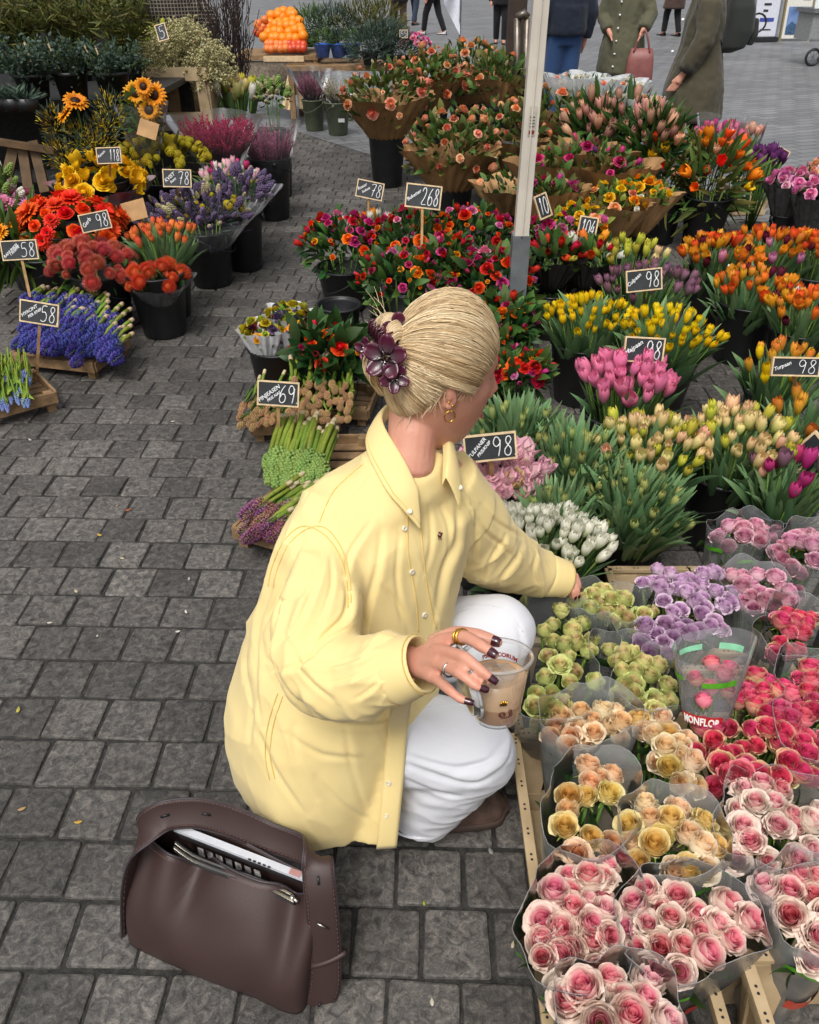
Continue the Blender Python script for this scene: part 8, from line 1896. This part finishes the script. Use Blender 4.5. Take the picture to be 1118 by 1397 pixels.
# stepped stall table at the back left
def stall():
    t = thing('stall_table', 'dark wooden stall table with a step behind the sunflowers', 'table', (-2.3, 5.9, 0))
    a = at_y(0, 150, 5.3); z = .92
    m = MB(); m.box((-1.6, -.2, z - .04), (.62, 1.2, z)); m.build('table_top', plain('dark_table', (.03, .03, .032), .5, .2), t, False)
    for x in (-1.5, -.5, .5):
        m = MB(); m.box((x - .04, -.16, 0), (x + .04, -.08, z - .04)); m.build('leg', M_WOOD, t, False)
        m = MB(); m.box((x - .04, 1.0, 0), (x + .04, 1.08, z - .04)); m.build('leg', M_WOOD, t, False)
    m = MB(); m.box((-1.6, -.15, .42), (.62, .05, .46)); m.build('shelf', MATS['dark_table'], t, False)
    m = MB(); m.box((-1.6, 1.14, 0), (.62, 1.18, z - .05)); m.build('back_panel', plain('dark_panel', (.02, .018, .016), .7, .3), t, False)
    # leaning boards at the left edge
    w = thing('wooden_stand', 'brown wooden stand boards leaning under the table', 'stand', at_z(20, 275, 0))
    for i, (x0, y0, x1, y1) in enumerate([(5, 262, 20, 195), (40, 262, 30, 195), (62, 262, 45, 192)]):
        pa = at_y(x0, y0, 5.2) - w.location; pb = at_y(x1, y1, 5.3) - w.location; m = MB(); m.beam(pa, pb, .06, .02, 0, (0, -1, 0)); m.build('board', plain('old_wood', hexc('#5f4930'), .75, .2, 14), w, False)
    m = MB(); m.beam(at_y(-20, 190, 5.25) - w.location, at_y(75, 205, 5.25) - w.location, .04, .035); m.build('rail', MATS['old_wood'], w, False)
stall()
def backdrop():  # added dark sheet, its colour stands in for shade inside the stall
    t = thing('shade_backdrop', 'added dark sheet standing in for the dark interior of the plant stall', 'backdrop', (at_y(60, 60, 7.5).x, 7.5, 0)); m = MB()
    m.grid(lambda u, v: Vector((-2.2 + 3.05 * u, .06 * math.sin(u * 22) + .03 * math.sin(u * 51 + v * 3), 2.35 * v)), 60, 8); m.build('backdrop_sheet', plain('backdrop_dark', (.018, .020, .015), .9, .3, 5), t)
    for x in (-2.2, .85): m = MB(); m.tube([(x, .05, 0), (x, .05, 2.5)], .02, 8); m.build('pole', M_BLACK, t)
backdrop()
def shrub(label, px, py, Y, w, h, mat, n, leafs, ls, pot=True, canes=0, name='potted_plant', pot_r=.1, pot_z=.92, group='potted green plants'):
    c = at_y(px, py, Y); t = thing(name, label, 'plant', (c.x, c.y, pot_z), group); m = MB(); st = MB()
    top = c.z + h - pot_z; ns = max(5, int(n / 45))
    for i in range(ns):
        a = U(0, 6.28); r = w * math.sqrt(U(.02, 1)); tip = Vector((r * math.cos(a), r * math.sin(a) * .7, top * U(.65, 1.05))); mid = Vector((r * .35 * math.cos(a) + U(-.03, .03), r * .35 * math.sin(a), top * .5))
        pts = catmull([Vector((U(-.03, .03), U(-.03, .03), .05)), mid, tip], 4); st.tube(pts, [.004 - .003 * i_ / len(pts) for i_ in range(len(pts))], 4)
        for k in range(n // ns):
            f = U(.18, 1.0); q = pts[min(len(pts) - 1, int(f * (len(pts) - 1)))] + Vector((U(-.02, .02), U(-.02, .02), U(-.04, .04)))
            d = Vector((U(-1, 1), U(-1, 1), U(-.2, 1.1))); m.addmb(rnd.choice(leafs), TRS(q, look(d, U(0, 6.28)), ls * U(.6, 1.25)), 0, rnd.random())
    stuff(m.build('foliage', mat, t)); stuff(st.build('stems', M_STEM, t))
    if pot:
        p = MB(); p.lathe([(0, 0), (pot_r * .75, 0), (pot_r, .15), (pot_r + .008, .15), (pot_r + .008, .17), (pot_r - .006, .17), (pot_r * .7, .05), (0, .05)], 18); p.build('pot', M_BLACK, t)
    for i in range(canes):
        a = U(0, 6.28); k = MB(); k.beam((.04 * math.cos(a), .04 * math.sin(a), .05), (.07 * math.cos(a) - .06, .07 * math.sin(a), top * .95), .008, .008); k.build('cane', M_WOOD_P, t, False)
    return t
shrub('grey green eucalyptus with two bamboo canes at the left end of the table', 38, 85, 5.5, .26, .12, M_LEAF_G, 2300, OLEAF, .034, canes=2)
shrub('grey green eucalyptus with one bamboo cane in the middle of the table', 92, 85, 5.6, .26, .12, M_LEAF_G, 2300, OLEAF, .034, canes=1)
shrub('grey green eucalyptus with bamboo canes next to the sunflowers', 150, 88, 5.6, .26, .12, M_LEAF_G, 2300, OLEAF, .034, canes=2)
shrub('dark olive shrub behind the eucalyptus at the left end', 20, 30, 6.6, .35, .2, M_LEAF_O, 1500, NEEDLE, .11)
shrub('dark olive shrub behind the eucalyptus in the middle', 95, 28, 6.7, .38, .2, M_LEAF_O, 1500, NEEDLE, .11)
shrub('dark olive shrub behind the eucalyptus near the checked coat', 165, 30, 6.6, .3, .2, M_LEAF_O, 1100, NEEDLE, .11)
c = at_y(20, 160, 5.15)
for i, (x, y) in enumerate([(2, 160), (22, 158), (42, 164)]):
    q = at_y(x, y, 5.25); t = thing('succulent', ['spiky pale green succulent at the outer end of the table', 'spiky pale green succulent between two other succulents', 'spiky pale green succulent next to the eucalyptus pots'][i], 'succulent', (q.x, q.y, .92), 'succulents on the table')
    m = MB()
    for k in range(46): a = k * 2.4; e = U(.15, 1.3); m.addmb(TLEAF[k % 7], TRS((0, 0, .05), look((math.cos(a), math.sin(a), e)), .13 * U(.7, 1.1)), 0, rnd.random())
    stuff(m.build('foliage', M_LEAF_G, t)); p = MB(); p.lathe([(0, 0), (.06, 0), (.075, .07), (.065, .07), (0, .04)], 14); p.build('pot', M_BLACK, t)
# sunflowers
SUN_EYE = [T['sun'], M_EYE]
t = thing('sunflower_bunch', 'four sunflowers with dark centres in film beside the tan crate', 'sunflowers', at_y(200, 190, 5.5), 'sunflower bunches'); fo = t.location
for i, (x, y, sz) in enumerate([(185, 127, .075), (211, 130, .08), (204, 150, .078), (196, 118, .06)]):
    p = at_y(x, y, 5.5 - .02 * i) - fo; obj('sunflower', me_of(SUNF, i % 2, SUN_EYE, 'sunflower'), t, TRS(p, look((U(-.2, .3), -1.0, .35), U(0, 6)), sz)); m = MB(); m.tube([p + Vector((0, .02, 0)), p * .6 + Vector((0, .03, 0)), (0, 0, -.1)], .006, 5); m.build('stem', M_STEM, t)
m = MB(); leaf_cloud(m, Vector((0, 0, .1)), .1, .06, .12, 40, OLEAF, .09); stuff(m.build('foliage', M_LEAF_M, t)); cone_wrap(t, 'film_wrap', M_FILM_C, fo + Vector((0, 0, -.15)), .04, fo + Vector((0, 0, .2)), .16, .12, 4, 6, .04, 24, 5, .1, fo)
t = thing('sunflower_bunch', 'two shaggy sunflowers above feathery yellow mimosa', 'sunflowers', at_y(100, 215, 5.2), 'sunflower bunches'); fo = t.location
for i, (x, y) in enumerate([(90, 155), (103, 138)]):
    p = at_y(x, y, 5.2) - fo; obj('sunflower', me_of(SUNF, i, SUN_EYE, 'sunflower'), t, TRS(p, look((-.8 if i == 0 else .3, -.4, .9), 0), .075)); m = MB(); m.tube([p, p * .5 + Vector((.04, .02, 0)), (0, 0, -.1)], .006, 5); m.build('stem', M_STEM, t)
m = MB()
for (x, y) in [(75, 170), (80, 210), (110, 190), (130, 205), (150, 150), (150, 170), (95, 225), (140, 185)]:
    q = at_y(x, y, 5.2 + U(-.05, .1)) - fo; leaf_cloud(m, q, .09, .07, .11, 130, NEEDLE, .028, 0); leaf_cloud(m, q, .10, .07, .11, 60, NEEDLE, .06, 1)
stuff(m.build('foliage', [T['mimosa'], M_LEAF_G], t))
bucket(Vector((fo.x, fo.y, 0)), .55, .15, 'black bucket under the shaggy sunflowers')
# tan crate with window and dried gypsophila
def window_crate():
    c = at_y(252, 178, 6.9); w = .235; h = .43; t = thing('flower_crate', 'tan crate with a window opening holding dried cream flowers', 'crate', (c.x, c.y, c.z), 'tan plastic flower crates')
    for s in (-1, 1):
        m = MB(); m.add([(s*w, 0, 0), (s*w*.62, 0, 0), (s*w*.58, 0, h*.8), (s*w*.86, 0, h*.8), (s*w, .02, 0), (s*w*.62, .02, 0), (s*w*.58, .02, h*.8), (s*w*.86, .02, h*.8)], [(0,1,2,3),(7,6,5,4),(0,4,5,1),(1,5,6,2),(2,6,7,3),(3,7,4,0)]); m.build('corner_post', M_TAN, t, False)
        m = MB(); m.box((s*w*.93 - .01, .021, 0), (s*w*.93 + .01, .34, h*.98)); m.build('side_panel', M_TAN, t, False)
    m = MB(); m.box((-w*.95, -.006, h*.8), (w*.95, .026, h)); m.build('rim_rail', M_TAN, t, False)
    m = MB(); m.box((-w*.62, -.002, 0), (w*.62, .018, h*.3)); m.build('front_panel', M_TAN, t, False)
    m = MB(); m.box((-w*.9, .34, 0), (w*.9, .36, h)); m.build('back_panel', M_TAN, t, False)
    q = thing('block_stand', 'dark block that lifts the tan window crate', 'stand', (c.x, c.y + .18, 0)); m = MB(); m.box((-.24, -.2, 0), (.24, .2, c.z - .03)); m.build('body', MATS['dark_panel'], q, False); m = MB(); m.box((-.26, -.22, c.z - .03), (.26, .22, c.z - .001)); m.build('top', MATS['dark_table'], q, False)
    g = thing('dried_bunch', 'billowing cream dried flowers overflowing the tan crate', 'bouquet', (c.x, c.y + .18, c.z + h * .6), 'dried bunches'); m = MB(); fo = g.location
    for k, (x, y, r) in enumerate([(208, 80, .19), (240, 70, .23), (270, 80, .22), (295, 88, .17), (225, 95, .16), (255, 58, .19), (280, 98, .16), (200, 90, .14)]):
        cc = at_y(x, y, 7.0 + .1 * (k % 3)) - fo
        for i in range(150):
            d = Vector((U(-1, 1), U(-1, 1), U(-.6, 1))).normalized(); p = cc + d * r * U(.55, 1.05)
            m.tube([cc * .6 + p * .4, p], .0012, 3, 1, False); m.ball(p, U(.006, .012), 5, 3, 0, rnd.random())
            for e in range(3): m.ball(p + Vector((U(-.02, .02), U(-.02, .02), U(-.02, .02))), U(.004, .009), 4, 3, 0, rnd.random())
    stuff(m.build('flower_sprays', [T['gyps'], T['gyps']], g))
window_crate()
c = at_y(215, 40, 7.35); tulip_bunch('tulip_bunch', 'lime green leafy tulips behind the dried cream flowers', 'tulips', c, Vector((c.x, c.y, c.z - .45)), .22, .15, 12, [TG('tul_lime')], .05, leaf=M_LEAF_Y, nleaf=110, lsize=.32, group='bunches on the left', lw=1.4)
q = thing('block_stand', 'dark block under the lime green tulips', 'stand', (c.x, c.y, 0)); m = MB(); m.box((-.2, -.15, 0), (.2, .15, c.z - .48)); m.build('body', MATS['dark_panel'], q, False); m = MB(); m.box((-.22, -.17, c.z - .48), (.22, .17, c.z - .45)); m.build('top', MATS['dark_table'], q, False)
# dark twigs
c = at_y(318, 120, 8.0); t = thing('twig_bunch', 'dark brown bare twigs rising beside the fruit stand', 'twigs', (c.x, c.y, c.z - .3)); m = MB()
for i in range(120):
    a = U(0, 6.28); b = Vector((U(-.05, .05), U(-.05, .05), 0)); e = Vector((math.cos(a) * U(.05, .3), math.sin(a) * .15, U(.7, 1.25))); md = (b + e) / 2 + Vector((U(-.08, .08), U(-.04, .04), 0)); pts = catmull([b, md, e], 4)
    m.tube(pts, .003, 3)
    for k in range(5): q = rnd.choice(pts); m.tube([q, q + Vector((U(-.06, .06), U(-.04, .04), U(.02, .09)))], [.0025, .004], 3)
stuff(m.build('twigs', plain('twig_brown', hexc('#3c2c26'), .8, .3), t)); bucket(Vector((c.x, c.y, 0)), max(.3, c.z - .25), .15, 'tall black bucket of the bare twigs')
